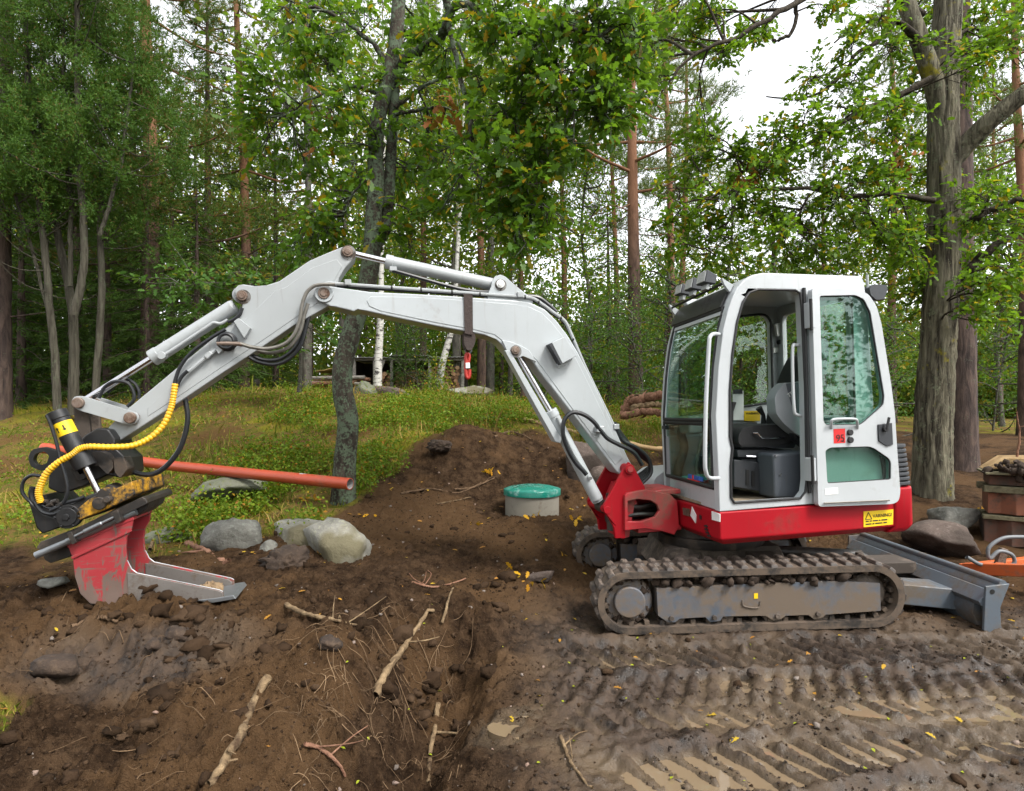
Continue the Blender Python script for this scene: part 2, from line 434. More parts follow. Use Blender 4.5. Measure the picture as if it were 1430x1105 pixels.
_wet = np.maximum(_wet, .8 * sstep(.9, .3, np.abs(GX + 2.0) ) * sstep(.35, .1, np.abs(GY - 3.2)))
ga = gme.attributes.new('wet', 'FLOAT', 'POINT'); ga.data.foreach_set('value', _wet.ravel().astype(np.float32))

PUD = [(1.13, 2.57, .72, .17, 40, math.atan2(.24, 1.25)), (.18, 2.88, .30, .12, 12), (2.45, 3.02, .85, .13, 22, .03), (1.55, 3.30, .5, .12, 12), (.95, 2.95, .36, .10, 16), (.72, 3.62, .24, .10, 25), (2.2, 2.62, .38, .11, 25, .1)]
def pud_z(cx, cy, rx, ry, lvl):
    gx = cx + (np.random.default_rng(1).random(400) - .5) * rx * 1.6; gy = cy + (np.random.default_rng(2).random(400) - .5) * ry * 1.6
    return float(np.percentile(terrain(gx, gy), lvl))
_silt = np.zeros_like(GZ)          # fine silt left where the water has stood
for q_ in PUD:
    z_ = pud_z(*q_[:5]); el = np.hypot((GX - q_[0]) / (q_[2] * 1.35), (GY - q_[1]) / (q_[3] * 1.7 + .05)); _silt = np.maximum(_silt, sstep(1.15, .6, el) * sstep(z_ + .030, z_ + .004, GZ))
ga = gme.attributes.new('silt', 'FLOAT', 'POINT'); ga.data.foreach_set('value', _silt.ravel().astype(np.float32))
def ground_mat():
    m, nt, b = new_mat('soil_and_turf'); co = objco(nt)
    a1 = nt.nodes.new('ShaderNodeAttribute'); a1.attribute_name = 'turf'
    a2 = nt.nodes.new('ShaderNodeAttribute'); a2.attribute_name = 'wet'
    n1 = noise(nt, co, 1.1, 6, .6); n2 = noise(nt, co, 9, 8, .7); n3 = noise(nt, co, 60, 5, .7); n4 = noise(nt, co, 170, 3, .6)
    soil = ramp(nt, n2, [(.32, (.012, .007, .004)), (.47, (.038, .022, .012)), (.62, (.078, .047, .026))])
    soil = mixrgb(nt, math_(nt, 'MULTIPLY', ramp(nt, n1, [(.47, g1(0)), (.56, g1(1))]), .75), soil, (.105, .060, .029))
    soil = mixrgb(nt, math_(nt, 'MULTIPLY', ramp(nt, n3, [(.55, g1(0)), (.68, g1(1))]), .45), soil, (.125, .082, .050))
    mud = ramp(nt, n2, [(.34, (.011, .0075, .0055)), (.47, (.034, .0235, .0165)), (.62, (.070, .050, .037))])
    mud = mixrgb(nt, math_(nt, 'MULTIPLY', ramp(nt, n1, [(.49, g1(0)), (.56, g1(1))]), .7), mud, (.075, .053, .034))
    c = mixrgb(nt, a2.outputs['Fac'], soil, mud)
    a3 = nt.nodes.new('ShaderNodeAttribute'); a3.attribute_name = 'silt'
    c = mixrgb(nt, math_(nt, 'MULTIPLY', a3.outputs['Fac'], .8), c, (.105, .075, .045))
    turf = ramp(nt, n2, [(.34, (.045, .040, .013)), (.46, (.105, .115, .018)), (.54, (.185, .110, .040)), (.62, (.080, .060, .025)), (.70, (.105, .130, .016))])
    turf = mixrgb(nt, ramp(nt, n1, [(.52, g1(0)), (.64, g1(1))]), turf, (.20, .185, .018))
    turf = mixrgb(nt, math_(nt, 'MULTIPLY', ramp(nt, n1, [(.40, g1(1)), (.48, g1(0))]), .8), turf, (.125, .068, .028))
    c = mixrgb(nt, a1.outputs['Fac'], c, turf)
    nt.links.new(c, b.inputs['Base Color'])
    wetn = math_(nt, 'MAXIMUM', a3.outputs['Fac'], math_(nt, 'MULTIPLY', a2.outputs['Fac'], ramp(nt, n2, [(.45, g1(1)), (.64, g1(.25))])))
    nt.links.new(mixrgb(nt, wetn, g1(.95), g1(.26)), b.inputs['Roughness']); nt.links.new(mixrgb(nt, wetn, g1(.06), g1(.30)), b.inputs['Specular IOR Level'])
    bump(nt, b, math_(nt, 'ADD', math_(nt, 'MULTIPLY', n3, .7), math_(nt, 'MULTIPLY', n4, .45)), 1.0, .035)
    bn = [n for n in nt.nodes if n.type == 'BUMP'][0]; nt.links.new(mixrgb(nt, a2.outputs['Fac'], g1(1.0), g1(.35)), bn.inputs['Strength'])
    return m
ground = tag(link('ground', gme, ground_mat()), kind='structure')

# standing water in the ruts
wm, nt, b = new_mat('muddy_water'); b.inputs['Base Color'].default_value = (.165, .120, .074, 1); b.inputs['Roughness'].default_value = .03
b.inputs['Specular IOR Level'].default_value = .6
bump(nt, b, noise(nt, objco(nt), 9, 2), .04, .01)
def puddle(cx, cy, rx, ry, lvl, ang=0):
    n = 40; vs = []; z = pud_z(cx, cy, rx, ry, lvl)
    for k in range(n):
        a = 2 * math.pi * k / n; u, v = rx * math.cos(a), ry * math.sin(a)
        vs.append((cx + u * math.cos(ang) - v * math.sin(ang), cy + u * math.sin(ang) + v * math.cos(ang)))
    mb = MB(); mb.add([(x, y, z) for x, y in vs] + [(x, y, z - .04) for x, y in vs], [tuple(range(n)), tuple(reversed(range(n, 2 * n)))] + [(i, (i + 1) % n, n + (i + 1) % n, n + i) for i in range(n)])
    return tag(mb.build('puddle', wm, smooth=30), kind='structure')
for q_ in PUD: puddle(*q_)
# ------------------------------------------------------------------ excavator
M_WHITE = paint('white_paint', (.395, .422, .435), .38, (.20, .165, .125), .22, 2.0, coat=.25)
M_CABW = paint('cab_white_paint', (.455, .48, .495), .34, (.22, .19, .15), .18, 2.0, coat=.3)
M_ARM = paint('arm_grey_white_paint', (.335, .354, .36), .44, (.15, .12, .09), .32, 2.6, coat=.1)
M_RED = paint('red_paint', (.33, .006, .013), .42, (.12, .035, .026), .30, 2.2, coat=.0, spec=.18)
M_REDD = paint('dusty_red_paint', (.42, .018, .026), .42, (.16, .075, .055), .50, 3.0, coat=.1)
def bucket_mat():
    m, nt, b = new_mat('worn_red_bucket_paint'); co = objco(nt, (5, 5, 1.6)); n1 = noise(nt, co, 2.4, 9, .72, .8); n2 = noise(nt, objco(nt, (2, 2, 22)), 2.0, 6, .7, .6); n3 = noise(nt, objco(nt), 5, 5)
    c = mixrgb(nt, n3, (.30, .012, .020), (.27, .035, .038)); st = mixrgb(nt, n3, (.085, .058, .046), (.17, .118, .098))
    t = nt.nodes.new('ShaderNodeTexCoord'); s = nt.nodes.new('ShaderNodeSeparateXYZ'); nt.links.new(t.outputs['Object'], s.inputs[0])
    wear = math_(nt, 'ADD', n1, math_(nt, 'MULTIPLY', math_(nt, 'SUBTRACT', .66, s.outputs[2]), .45))      # paint is rubbed off towards the heel, where it digs
    c = mixrgb(nt, ramp(nt, wear, [(.50, g1(0)), (.545, g1(1))]), c, st); c = mixrgb(nt, math_(nt, 'MULTIPLY', ramp(nt, n2, [(.57, g1(0)), (.60, g1(1))]), .75), c, st)
    nt.links.new(c, b.inputs['Base Color']); b.inputs['Roughness'].default_value = .55; bump(nt, b, n1, .15, .004); return m
M_BUCKET = bucket_mat()
M_STEEL = paint('worn_bucket_steel', (.22, .20, .185), .45, (.12, .085, .06), .55, 4.0, metal=.45)
M_EDGE = plain('polished_edge_steel', (.26, .275, .29), .40, .75, .1, 20)
M_CHROME = plain('chrome_rod', (.62, .61, .64), .12, 1.0, .03, 3)
M_BLACK = paint('black_machine_paint', (.012, .012, .013), .42, (.055, .042, .032), .32, 4.0)
M_GREASE = paint('greasy_black_steel', (.020, .017, .015), .45, (.07, .05, .035), .5, 6.0)
M_YBLK = paint('worn_yellow_black_paint', (.50, .25, .008), .5, (.020, .016, .013), .78, 7.0)
M_RUBBER = plain('black_rubber', (.012, .012, .013), .55, 0, .2, 12)
M_HOSE = plain('black_hose_rubber', (.010, .011, .013), .38, 0, .2, 12)
M_YHOSE = paint('yellow_spiral_guard', (.72, .40, .015), .4, (.20, .12, .05), .25, 9.0)
M_SPRING = plain('spring_guard_steel', (.16, .15, .13), .45, .5, .2, 30)
M_GRIME = paint('greasy_white_paint', (.20, .195, .185), .45, (.05, .036, .026), .72, 14)
M_PIN = paint('rusty_pin_steel', (.20, .15, .12), .5, (.10, .055, .035), .6, 12, metal=.4)
M_BLUE = paint('blue_grey_frame_paint', (.085, .102, .128), .42, (.125, .094, .068), .80, 3.2, coat=.05)
M_BLADE = paint('blue_grey_blade_paint', (.098, .118, .142), .38, (.105, .082, .06), .62, 2.4, coat=.1)
M_TRACK = paint('muddy_rubber_track', (.022, .018, .015), .6, (.098, .070, .049), .76, 7.0)
M_LUG = paint('mud_caked_track_lug', (.042, .032, .026), .6, (.17, .132, .104), .62, 9.0)
M_MUDDY = paint('mud_covered_steel', (.055, .042, .033), .8, (.16, .125, .098), .6, 4.0)
M_GREYPL = paint('grey_plastic', (.075, .085, .10), .45, (.16, .14, .12), .15, 4)
M_DARKPL = paint('dark_grey_plastic', (.028, .031, .036), .5, (.10, .085, .07), .22, 4)
M_LGREY = paint('light_grey_plastic', (.26, .275, .29), .45, (.2, .18, .15), .12, 4)
M_SEAT = plain('black_seat_fabric', (.014, .014, .015), .8, 0, .2, 60, .2)
M_FLOORM = plain('muddy_floor_mat', (.24, .19, .13), .9, 0, .25, 14)
M_YSTICK = plain('yellow_sticker', (.78, .52, .012), .4, 0, .05, 5)
M_RSTICK = plain('red_sticker', (.62, .02, .02), .4, 0, .05, 5)
M_WSTICK = plain('white_sticker', (.72, .72, .70), .45, 0, .06, 9)
M_BSTICK = plain('blue_sticker', (.03, .10, .36), .4, 0, .05, 5)
M_INK = plain('black_ink', (.01, .01, .01), .5, 0, .05, 5)
M_LAMPG = plain('lamp_lens', (.45, .46, .46), .15, .2, .2, 60)

def glass_mat(name, tint, refl=1.0, dirt=1.0):
    m = bpy.data.materials.new(name); m.use_nodes = True; nt = m.node_tree; nt.nodes.clear()
    out = nt.nodes.new('ShaderNodeOutputMaterial'); tr = nt.nodes.new('ShaderNodeBsdfTransparent'); tr.inputs[0].default_value = (*tint, 1)
    gl = nt.nodes.new('ShaderNodeBsdfGlossy'); gl.inputs['Roughness'].default_value = .015; gl.inputs['Color'].default_value = (.9, 1, .97, 1)
    lw = nt.nodes.new('ShaderNodeLayerWeight'); lw.inputs['Blend'].default_value = .5
    fr = math_(nt, 'ADD', math_(nt, 'MULTIPLY', math_(nt, 'POWER', lw.outputs['Facing'], 4.0), .85), .026)
    df = nt.nodes.new('ShaderNodeBsdfDiffuse'); df.inputs[0].default_value = (.35, .42, .38, 1)
    co = objco(nt); dn = noise(nt, co, 2.5, 2, .5)
    m1 = nt.nodes.new('ShaderNodeMixShader'); nt.links.new(math_(nt, 'MULTIPLY', fr, refl), m1.inputs[0])
    nt.links.new(tr.outputs[0], m1.inputs[1]); nt.links.new(gl.outputs[0], m1.inputs[2])
    m2 = nt.nodes.new('ShaderNodeMixShader'); nt.links.new(ramp(nt, dn, [(.50, g1(.004 * dirt)), (.85, g1(.05 * dirt))]), m2.inputs[0])
    nt.links.new(m1.outputs[0], m2.inputs[1]); nt.links.new(df.outputs[0], m2.inputs[2]); nt.links.new(m2.outputs[0], out.inputs['Surface'])
    return m
M_GLASS = glass_mat('green_tinted_glass', (.68, .83, .775), 1.25)
M_GLASS2 = glass_mat('clear_dusty_glass', (.94, .975, .96), 1.0, .3)

exc = empty('mini_excavator')
ME = Matrix.Translation((1.6, 4.815, .012)) @ Matrix.Rotation(-.03, 4, 'Y')
exc.matrix_world = ME
tag(exc, 'white and red tracked mini excavator with open cab door, arm reaching left', 'excavator')
MUL = Matrix.Rotation(R(12), 4, 'Z')
MU = ME @ MUL
def _plane(M, px, py, yl):
    inv = M.inverted(); o = inv @ Vector((0, 0, CZ)); d = inv.to_3x3() @ Vector(((px - CX) / FPX, 1, -(py - HY) / FPX))
    t = (yl - o.y) / d.y; p = o + d * t; return p
def up(pts, yl): return [(p.x, p.z) for p in (_plane(MU, a, b, yl) for a, b in pts)]
def up3(px, py, yl): return _plane(MU, px, py, yl)
def ud(pts, yl): return [(p.x, p.z) for p in (_plane(ME, a, b, yl) for a, b in pts)]
def ud3(px, py, yl): return _plane(ME, px, py, yl)
def U(mb, name, mat, parent=None, **kw):
    """part in the slewing frame; sub-parts inherit it from their part"""
    if parent is None: return mb.build(name, mat, exc, mw=MUL, **kw)
    return mb.build(name, mat, parent, **kw)
def disc(mb, c, r, y0, y1, n=20): return mb.cyl((c[0], y0, c[1]), (c[0], y1, c[1]), r, n=n)

def text(s, size, mat, parent, M, name='lettering'):
    cu = bpy.data.curves.new('t', 'FONT'); cu.body = s; cu.size = size; cu.extrude = .0006
    o = bpy.data.objects.new('t', cu); COL.objects.link(o)
    dg = bpy.context.evaluated_depsgraph_get(); me = bpy.data.meshes.new_from_object(o.evaluated_get(dg))
    bpy.data.objects.remove(o); bpy.data.curves.remove(cu)
    me.transform(M); return link(name, me, mat, parent)
def face_cam(x, y, z): return Matrix.Translation((x, y, z)) @ Matrix.Rotation(R(90), 4, 'X')

# ---- tracks
def stadium(x0, x1, zc, r, n=14):
    return [(x1 + r * math.cos(a), zc + r * math.sin(a)) for a in np.linspace(-math.pi / 2, math.pi / 2, n)] + \
           [(x0 + r * math.cos(a), zc + r * math.sin(a)) for a in np.linspace(math.pi / 2, 3 * math.pi / 2, n)]
TX0, TX1, TZ, TR = -.815, .815, .235, .208
def track_pos(s):
    """point and outward normal at arc length s"""
    L = TX1 - TX0; C = math.pi * TR; P = 2 * L + 2 * C; s %= P
    if s < L: return Vector((TX0 + s, 0, TZ + TR)), 0.0
    s -= L
    if s < C: a = s / TR; return Vector((TX1 + TR * math.sin(a), 0, TZ + TR * math.cos(a))), a
    s -= C
    if s < L: return Vector((TX1 - s, 0, TZ - TR)), math.pi
    s -= L; a = math.pi + s / TR
    return Vector((TX0 + TR * math.sin(a), 0, TZ + TR * math.cos(a))), a
def make_track():
    y0, y1 = -.815, -.515
    mb = MB(); so = stadium(TX0, TX1, TZ, TR, 20); si = stadium(TX0, TX1, TZ, TR - .045, 20)
    mb.prism(so, y0, y1, [si[::-1]])
    tr = mb.build('track', M_TRACK, exc, bevel=.008)
    P = 2 * (TX1 - TX0) + 2 * math.pi * TR; n = 46
    lug = MB()
    for (ya, yb, dx) in ((-.148, .02, -.014), (-.02, .148, .022)):
        b0, b1, h = .028, .019, .021
        lug.add([(dx - b0, ya, -.004), (dx + b0, ya, -.004), (dx + b0, yb, -.004), (dx - b0, yb, -.004), (dx - b1, ya + .012, h), (dx + b1, ya + .012, h), (dx + b1, yb - .008, h), (dx - b1, yb - .008, h)],
                [(0, 1, 2, 3), (4, 5, 6, 7), (0, 1, 5, 4), (1, 2, 6, 5), (2, 3, 7, 6), (3, 0, 4, 7)])
    lme = None
    for i in range(n):
        p, a = track_pos(i * P / n); M = Matrix.Translation(p + Vector((0, (y0 + y1) / 2, 0))) @ Matrix.Rotation(a, 4, 'Y')
        if lme is None:
            o = lug.build('lug', M_LUG, tr, bevel=.006, mw=M); lme = o.data
        else:
            o = link('lug', lme, None, tr, M); bv = o.modifiers.new('bevel', 'BEVEL'); bv.width = .006; bv.segments = 2; bv.limit_method = 'ANGLE'
    # inner guide teeth
    t = MB(); n2 = 44
    for i in range(n2):
        p, a = track_pos((i + .5) * P / n2); nrm = Vector((math.sin(a), 0, math.cos(a))); c = p - nrm * .058 + Vector((0, (y0 + y1) / 2, 0))
        M = Matrix.Translation(c) @ Matrix.Rotation(a, 4, 'Y')
        for yy in (-.105, .03): t.box(-.017, .017, yy, yy + .075, -.016, .018, M)
    o = t.build('guide_teeth', M_TRACK, tr, bevel=.004); o['kind'] = 'stuff'
    # frame cover
    pl = ud([(917, 822), (919, 860), (933, 869), (943, 869), (950, 864), (985, 862), (992, 869), (1006, 867), (1010, 861), (1069, 860), (1080, 867), (1092, 864), (1097, 860),
             (1129, 859), (1137, 865), (1150, 862), (1153, 858.5), (1230, 853), (1229, 815), (1160, 812), (1000, 818)], -.79)
    fr = MB().prism(pl, -.79, -.55).build('track_frame', M_BLUE, tr, bevel=.006)
    for a, b in ((938, 864), (998, 863), (1086, 861), (1143, 858)):
        m = MB(); c = ud([(a, b)], -.80)[0]; disc(m, c, .017, -.808, -.78, 8); m.build('roller_bolt', M_MUDDY, tr, bevel=.003)
    for x in (-.5, -.17, .17, .5):
        MB().lathe([(.03, -.16), (.072, -.155), (.072, -.11), (.05, -.10), (.05, -.02), (.072, -.01), (.072, .07), (.03, .08)], (x, -.60, .115), 'y', 18).build('bottom_roller', M_MUDDY, tr, bevel=.004)
    c = ud([(1037, 806)], -.70)[0]
    MB().lathe([(.012, -.11), (.035, -.105), (.035, .1), (.012, .11)], (c[0], -.665, .36), 'y', 16).build('top_roller', M_MUDDY, tr)
    MB().lathe([(.02, -.135), (.098, -.133), (.105, -.125), (.105, -.09), (.15, -.085), (.163, -.07), (.163, .08), (.15, .09), (.105, .095), (.105, .12), (.02, .125)], (TX0 + .01, -.665, TZ), 'y', 36).build('idler_wheel', M_BLUE, tr, bevel=.004)
    m = MB(); m.lathe([(.02, -.10), (.09, -.095), (.13, -.06), (.13, .06), (.09, .1), (.02, .1)], (TX1, -.665, TZ), 'y', 30)
    for k in range(16):
        a = 2 * math.pi * k / 16; M = Matrix.Translation((TX1, -.665, TZ)) @ Matrix.Rotation(a, 4, 'Y'); m.box(-.018, .018, -.03, .03, .12, .155, M)
    m.build('drive_sprocket', M_MUDDY, tr, bevel=.004)
    q_ = ud([(1053, 829), (1058.5, 828.6), (1058.5, 836), (1053, 836.4)], -.793); MB().prism(q_, -.793, -.788).build('yellow_tag', M_YSTICK, tr)
    hq = [ud3(a_, b_, -.795) for a_, b_ in ((1037, 838), (1038, 846), (1050, 849), (1060, 848), (1062, 840))]; MB().tube(spline(hq, 4), .004, 6).build('frame_handle', M_MUDDY, tr)
    # mud lying on the frame
    m = MB(); rr = random.Random(4)
    for i in range(150):
        x = rr.uniform(-.62, .66); w = rr.uniform(.012, .034); z = ud([(CX + 200, 816)], -.75)[0][1] + rr.uniform(-.02, .012)
        blob(m, (x, rr.uniform(-.80, -.6), z + .02), w * 1.4, rr)
    o = m.build('caked_mud', M_SOILC, tr, smooth=60); o['kind'] = 'stuff'
    m = MB()
    for i in range(60):
        a = rr.uniform(.3, 5.9); blob(m, (TX0 + .19 * math.cos(a) * rr.uniform(.62, .9), -.74, TZ + .19 * math.sin(a) * rr.uniform(.62, .9)), rr.uniform(.012, .03), rr)
    for i in range(50):
        a = rr.uniform(0, 6.28); blob(m, (TX1 + .17 * math.cos(a) * rr.uniform(.5, .95), -.72, TZ + .17 * math.sin(a) * rr.uniform(.5, .95)), rr.uniform(.012, .028), rr)
    o = m.build('caked_mud', M_SOILC, tr, smooth=60); o['kind'] = 'stuff'
    return tr
_ICO = None
def ico():
    global _ICO
    if _ICO is None:
        import bmesh
        bm = bmesh.new(); bmesh.ops.create_icosphere(bm, subdivisions=1, radius=1); _ICO = ([v.co.copy() for v in bm.verts], [tuple(v.index for v in f.verts) for f in bm.faces]); bm.free()
    return _ICO
def blob(mb, c, r, rr):
    vs, fs = ico(); c = Vector(c); q = Matrix.Rotation(rr.uniform(0, 6.3), 3, Vector((rr.gauss(0, 1), rr.gauss(0, 1), rr.gauss(0, 1) + .01)).normalized())
    sx, sy, sz = (rr.uniform(.6, 1.3) for _ in range(3))
    mb.add([c + q @ Vector((v.x * sx, v.y * sy, v.z * sz)) * r * rr.uniform(.75, 1.2) for v in vs], fs)
M_SOILC = plain('damp_soil', (.034, .021, .013), .95, 0, .35, 30, .6)
trk = make_track()
t2 = copy_tree(trk, exc); t2.matrix_local = Matrix.Translation((0, 1.33, 0))
trk['label'] = 'muddy rubber track on the side nearest the viewer'; t2['label'] = 'rubber track on the far side under the boom foot'

# ---- undercarriage
mb = MB(); mb.prism([(-.5, .30), (-.42, .47), (.42, .47), (.5, .30), (.42, .22), (-.42, .22)], -.30, .30)
for s in (-1, 1):
    for x in (-.42, .42):
        mb.add([(x * .5 - .1, s * .2, .46), (x * .5 + .1, s * .2, .46), (x + .09, s * .6, .36), (x - .09, s * .6, .36), (x * .5 - .1, s * .2, .30), (x * .5 + .1, s * .2, .30), (x + .09, s * .6, .2), (x - .09, s * .6, .2)],
               [(0, 1, 2, 3), (4, 5, 6, 7), (0, 1, 5, 4), (1, 2, 6, 5), (2, 3, 7, 6), (3, 0, 4, 7)])
mb.build('undercarriage_frame', M_MUDDY, exc, bevel=.01)
MB().lathe([(.3, .46), (.40, .465), (.41, .49), (.41, .54), (.38, .545), (.38, .62), (.3, .62)], (0, 0, 0), 'z', 48).build('slew_ring', M_GREASE, exc)

# ---- dozer blade
def bq(l): return [(x + .072, z * .93 - .045) for x, z in l]
prof = bq([(1.625, .36), (1.585, .33), (1.555, .26), (1.545, .18), (1.558, .09), (1.600, .005)])
pl = prof + [(x - .022, z) for x, z in reversed(prof)]
bl = MB().prism(pl, -.805, .805).build('dozer_blade', M_BLADE, exc, bevel=.003)
bl['label'] = 'blue grey dozer blade behind the tracks'
(tx_, tz_), = bq([(1.612, .358)])
mb = MB(); mb.cyl((tx_, -.805, tz_), (tx_, .805, tz_), .026, n=14); mb.build('top_tube', M_BLADE, bl)
MB().prism(bq([(1.45, .235), (1.52, .315), (1.565, .30), (1.55, .20), (1.47, .20)]), -.80, .80).build('stiffener', M_BLADE, bl, bevel=.004)
MB().prism(bq([(1.50, .03), (1.465, .13), (1.48, .2), (1.545, .2), (1.56, .08), (1.585, .03)]), -.72, .72).build('lower_stiffener', M_BLADE, bl, bevel=.004)
ep = ud([(1376, 819), (1402, 816), (1409, 815), (1396, 848), (1397, 872), (1402, 892), (1388, 893), (1373, 880)], -.815)
for y0 in (-.822, .802):
    MB().prism(ep, y0, y0 + .02).build('end_plate', M_BLADE, bl, bevel=.003)
m = MB(); c = ud([(1387, 827)], -.83)[0]; disc(m, c, .016, -.8245, -.80); m.build('lifting_hole', M_INK, bl)
mb = MB(); mb.box(1.60, 1.69, -.80, .80, -.075, -.035); mb.build('cutting_edge', M_EDGE, bl)
# push arms and lift cylinder
for s in (-1, 1):
    mb = MB(); y = s * .42
    mb.add([(.45, y - .06, .30), (.45, y + .06, .30), (.45, y + .06, .16), (.45, y - .06, .16), (1.575, y - .13, .18), (1.575, y + .13, .18), (1.575, y + .13, .03), (1.575, y - .13, .03)],
           [(0, 1, 2, 3), (4, 5, 6, 7), (0, 1, 5, 4), (1, 2, 6, 5), (2, 3, 7, 6), (3, 0, 4, 7)])
    mb.build('push_arm', M_BLADE, exc, bevel=.01)
mb = MB(); mb.box(1.12, 1.56, -.13, .13, .18, .27); mb.cyl((1.14, -.09, .25), (1.14, -.09, .35), .03, n=14); mb.build('blade_bracket', M_MUDDY, bl, bevel=.008)
mb = MB(); mb.cyl((.5, 0, .36), (1.2, 0, .30), .045, n=18); mb.build('blade_cylinder', M_GREASE, exc)

# ---- house (slewing upper frame)
plan = [(-.36, -.755), (1.13, -.755), (1.185, -.72), (1.21, -.6), (1.25, -.3), (1.265, 0), (1.25, .3), (1.2, .6), (1.12, .75), (-.34, .75), (-.36, .60)]
def inset(pl, d, cx=.4, cy=0): return [(x - math.copysign(d, x - cx), y - math.copysign(d, y - cy)) for x, y in pl]
mb = MB(); p0 = inset(plan, .05); n = len(plan)
mb.add([(x, y, .595) for x, y in p0] + [(x, y, .64) for x, y in plan] + [(x, y, .825) for x, y in plan],
       [tuple(range(n))] + [(i, (i + 1) % n, n + (i + 1) % n, n + i) for i in range(n)] + [(n + i, n + (i + 1) % n, 2 * n + (i + 1) % n, 2 * n + i) for i in range(n)] + [tuple(range(2 * n, 3 * n))])
house = U(mb, 'house_frame', M_RED, bevel=.012); house['label'] = 'red lower body skirt of the machine'
# counterweight corner
cw = [(1.006, -.768), (1.14, -.768), (1.20, -.725), (1.225, -.6), (1.265, -.3), (1.28, 0), (1.265, .3), (1.215, .6), (1.14, .762), (1.006, .762), (1.006, .5), (1.03, 0), (1.006, -.5)]
mb = MB(); p0 = inset(cw, .035, 1.0); n = len(cw)
mb.add([(x, y, .585) for x, y in p0] + [(x, y, .63) for x, y in cw] + [(x, y, .915) for x, y in cw],
       [tuple(range(n))] + [(i, (i + 1) % n, n + (i + 1) % n, n + i) for i in range(n)] + [(n + i, n + (i + 1) % n, 2 * n + (i + 1) % n, 2 * n + i) for i in range(n)] + [tuple(range(2 * n, 3 * n))])
U(mb, 'counterweight', M_RED, bevel=.02)
# ribbed black engine grille at the rear corner
for k in range(9):
    z = .925 + k * .0335; mb = MB(); pl = [(x - .012 - .004 * k, y) for x, y in cw]
    pl = [(x - .006 * (k % 1), y) for x, y in pl]
    mb.prism(pl, z, z + .026, ax='z'); g = U(mb, 'grille_rib', M_DARKPL, bevel=.007)
mb = MB(); mb.prism([(x - .06, y * .97) for x, y in cw], .916, 1.22, ax='z'); U(mb, 'grille_core', M_BLACK)
mb = MB(); mb.prism(rpoly([(.72, .83), (.72, 1.28), (1.05, 1.27), (1.16, 1.20), (1.19, .94), (1.10, .83)], .06), -.60, .70); U(mb, 'engine_hood', M_CABW, bevel=.02)
mb = MB(); mb.prism(rpoly([(-.33, .83), (-.32, .93), (-.22, 1.0), (.7, 1.02), (.7, .83)], .04), .32, .735); U(mb, 'side_hood', M_CABW, bevel=.02)
# VARNING sticker
sx0, sz0 = up([(1206.5, 735.5)], -.757)[0]; sx1, sz1 = up([(1248, 714)], -.757)[0]
sx1 = min(sx1, .965)
q = up([(1206, 736.5), (1247, 732.5), (1247.5, 711.5), (1206, 714.5)], -.757)
st = U(MB().prism(q, -.7575, -.754), 'warning_sticker', M_YSTICK); st['label'] = 'yellow warning sticker on the red skirt'
W = q[1][0] - q[0][0]; H = q[3][1] - q[0][1]; sl = math.atan2(q[1][1] - q[0][1], W)
def on_st(u, v): return (q[0][0] + u * W - v * .0, -.7595, q[0][1] + v * H + u * W * math.tan(sl))
Ms = lambda u, v: Matrix.Translation(on_st(u, v)) @ Matrix.Rotation(R(90), 4, 'X') @ Matrix.Rotation(sl, 4, 'Z')
text('VARNING!', H * .31, M_INK, st, Ms(.31, .55))
for v_, ws in ((.32, (.10, .07, .17, .05, .20)), (.14, (.19, .06, .24, .12))):      # two lines of print too small to read
    u_ = .07
    for w_ in ws:
        MB().box(0, w_ * W, 0, H * .075, 0, .0006, Ms(u_, v_)).build('small_print', M_INK, st); u_ += w_ + .035
tri = MB(); a, b, c = (Vector(on_st(.06, .48)), Vector(on_st(.28, .48)), Vector(on_st(.17, .92)))
for s, e in ((a, b), (b, c), (c, a)): tri.cyl(s, e, H * .022, n=6)
tri.build('warning_triangle', M_INK, st)

# front skirt details
def front_pt(px, py, xl=-.365):
    inv = MU.inverted(); o = inv @ Vector((0, 0, CZ)); d = inv.to_3x3() @ Vector(((px - CX) / FPX, 1, -(py - HY) / FPX)); return o + d * ((xl - o.x) / d.x)
def front_quad(pts, name, mat, t=.003):
    a = [front_pt(x, y) for x, y in pts]; n = len(a)
    mb = MB(); mb.add(a + [p + Vector((t + .003, 0, 0)) for p in a], [tuple(range(n)), tuple(range(n, 2 * n))] + [(i, (i + 1) % n, n + (i + 1) % n, n + i) for i in range(n)])
    return U(mb, name, mat, house)
front_quad([(993.5, 714), (1005, 718), (1005, 729), (994, 726)], 'reflector', M_WSTICK)
front_quad([(966, 708), (972, 720), (971, 731), (964, 720)], 'diamond_label', M_WSTICK)
front_quad([(953, 709), (962.5, 711), (963, 721.5), (954, 719)], 'type_plate', M_PIN)
for (a, b) in ((985, 735), (985.5, 739.5), (987, 744), (989, 748.5)):
    front_quad([(a - 2.6, b - 1.4), (a + 1, b - 2), (a + 3, b + .4), (a + 2.4, b + 1.8), (a - 1.5, b + .8)], 'vent_slot', M_INK)
front_quad([(976.5, 719), (979, 720.5), (979, 726), (976.5, 724.5)], 'key_hole', M_INK)

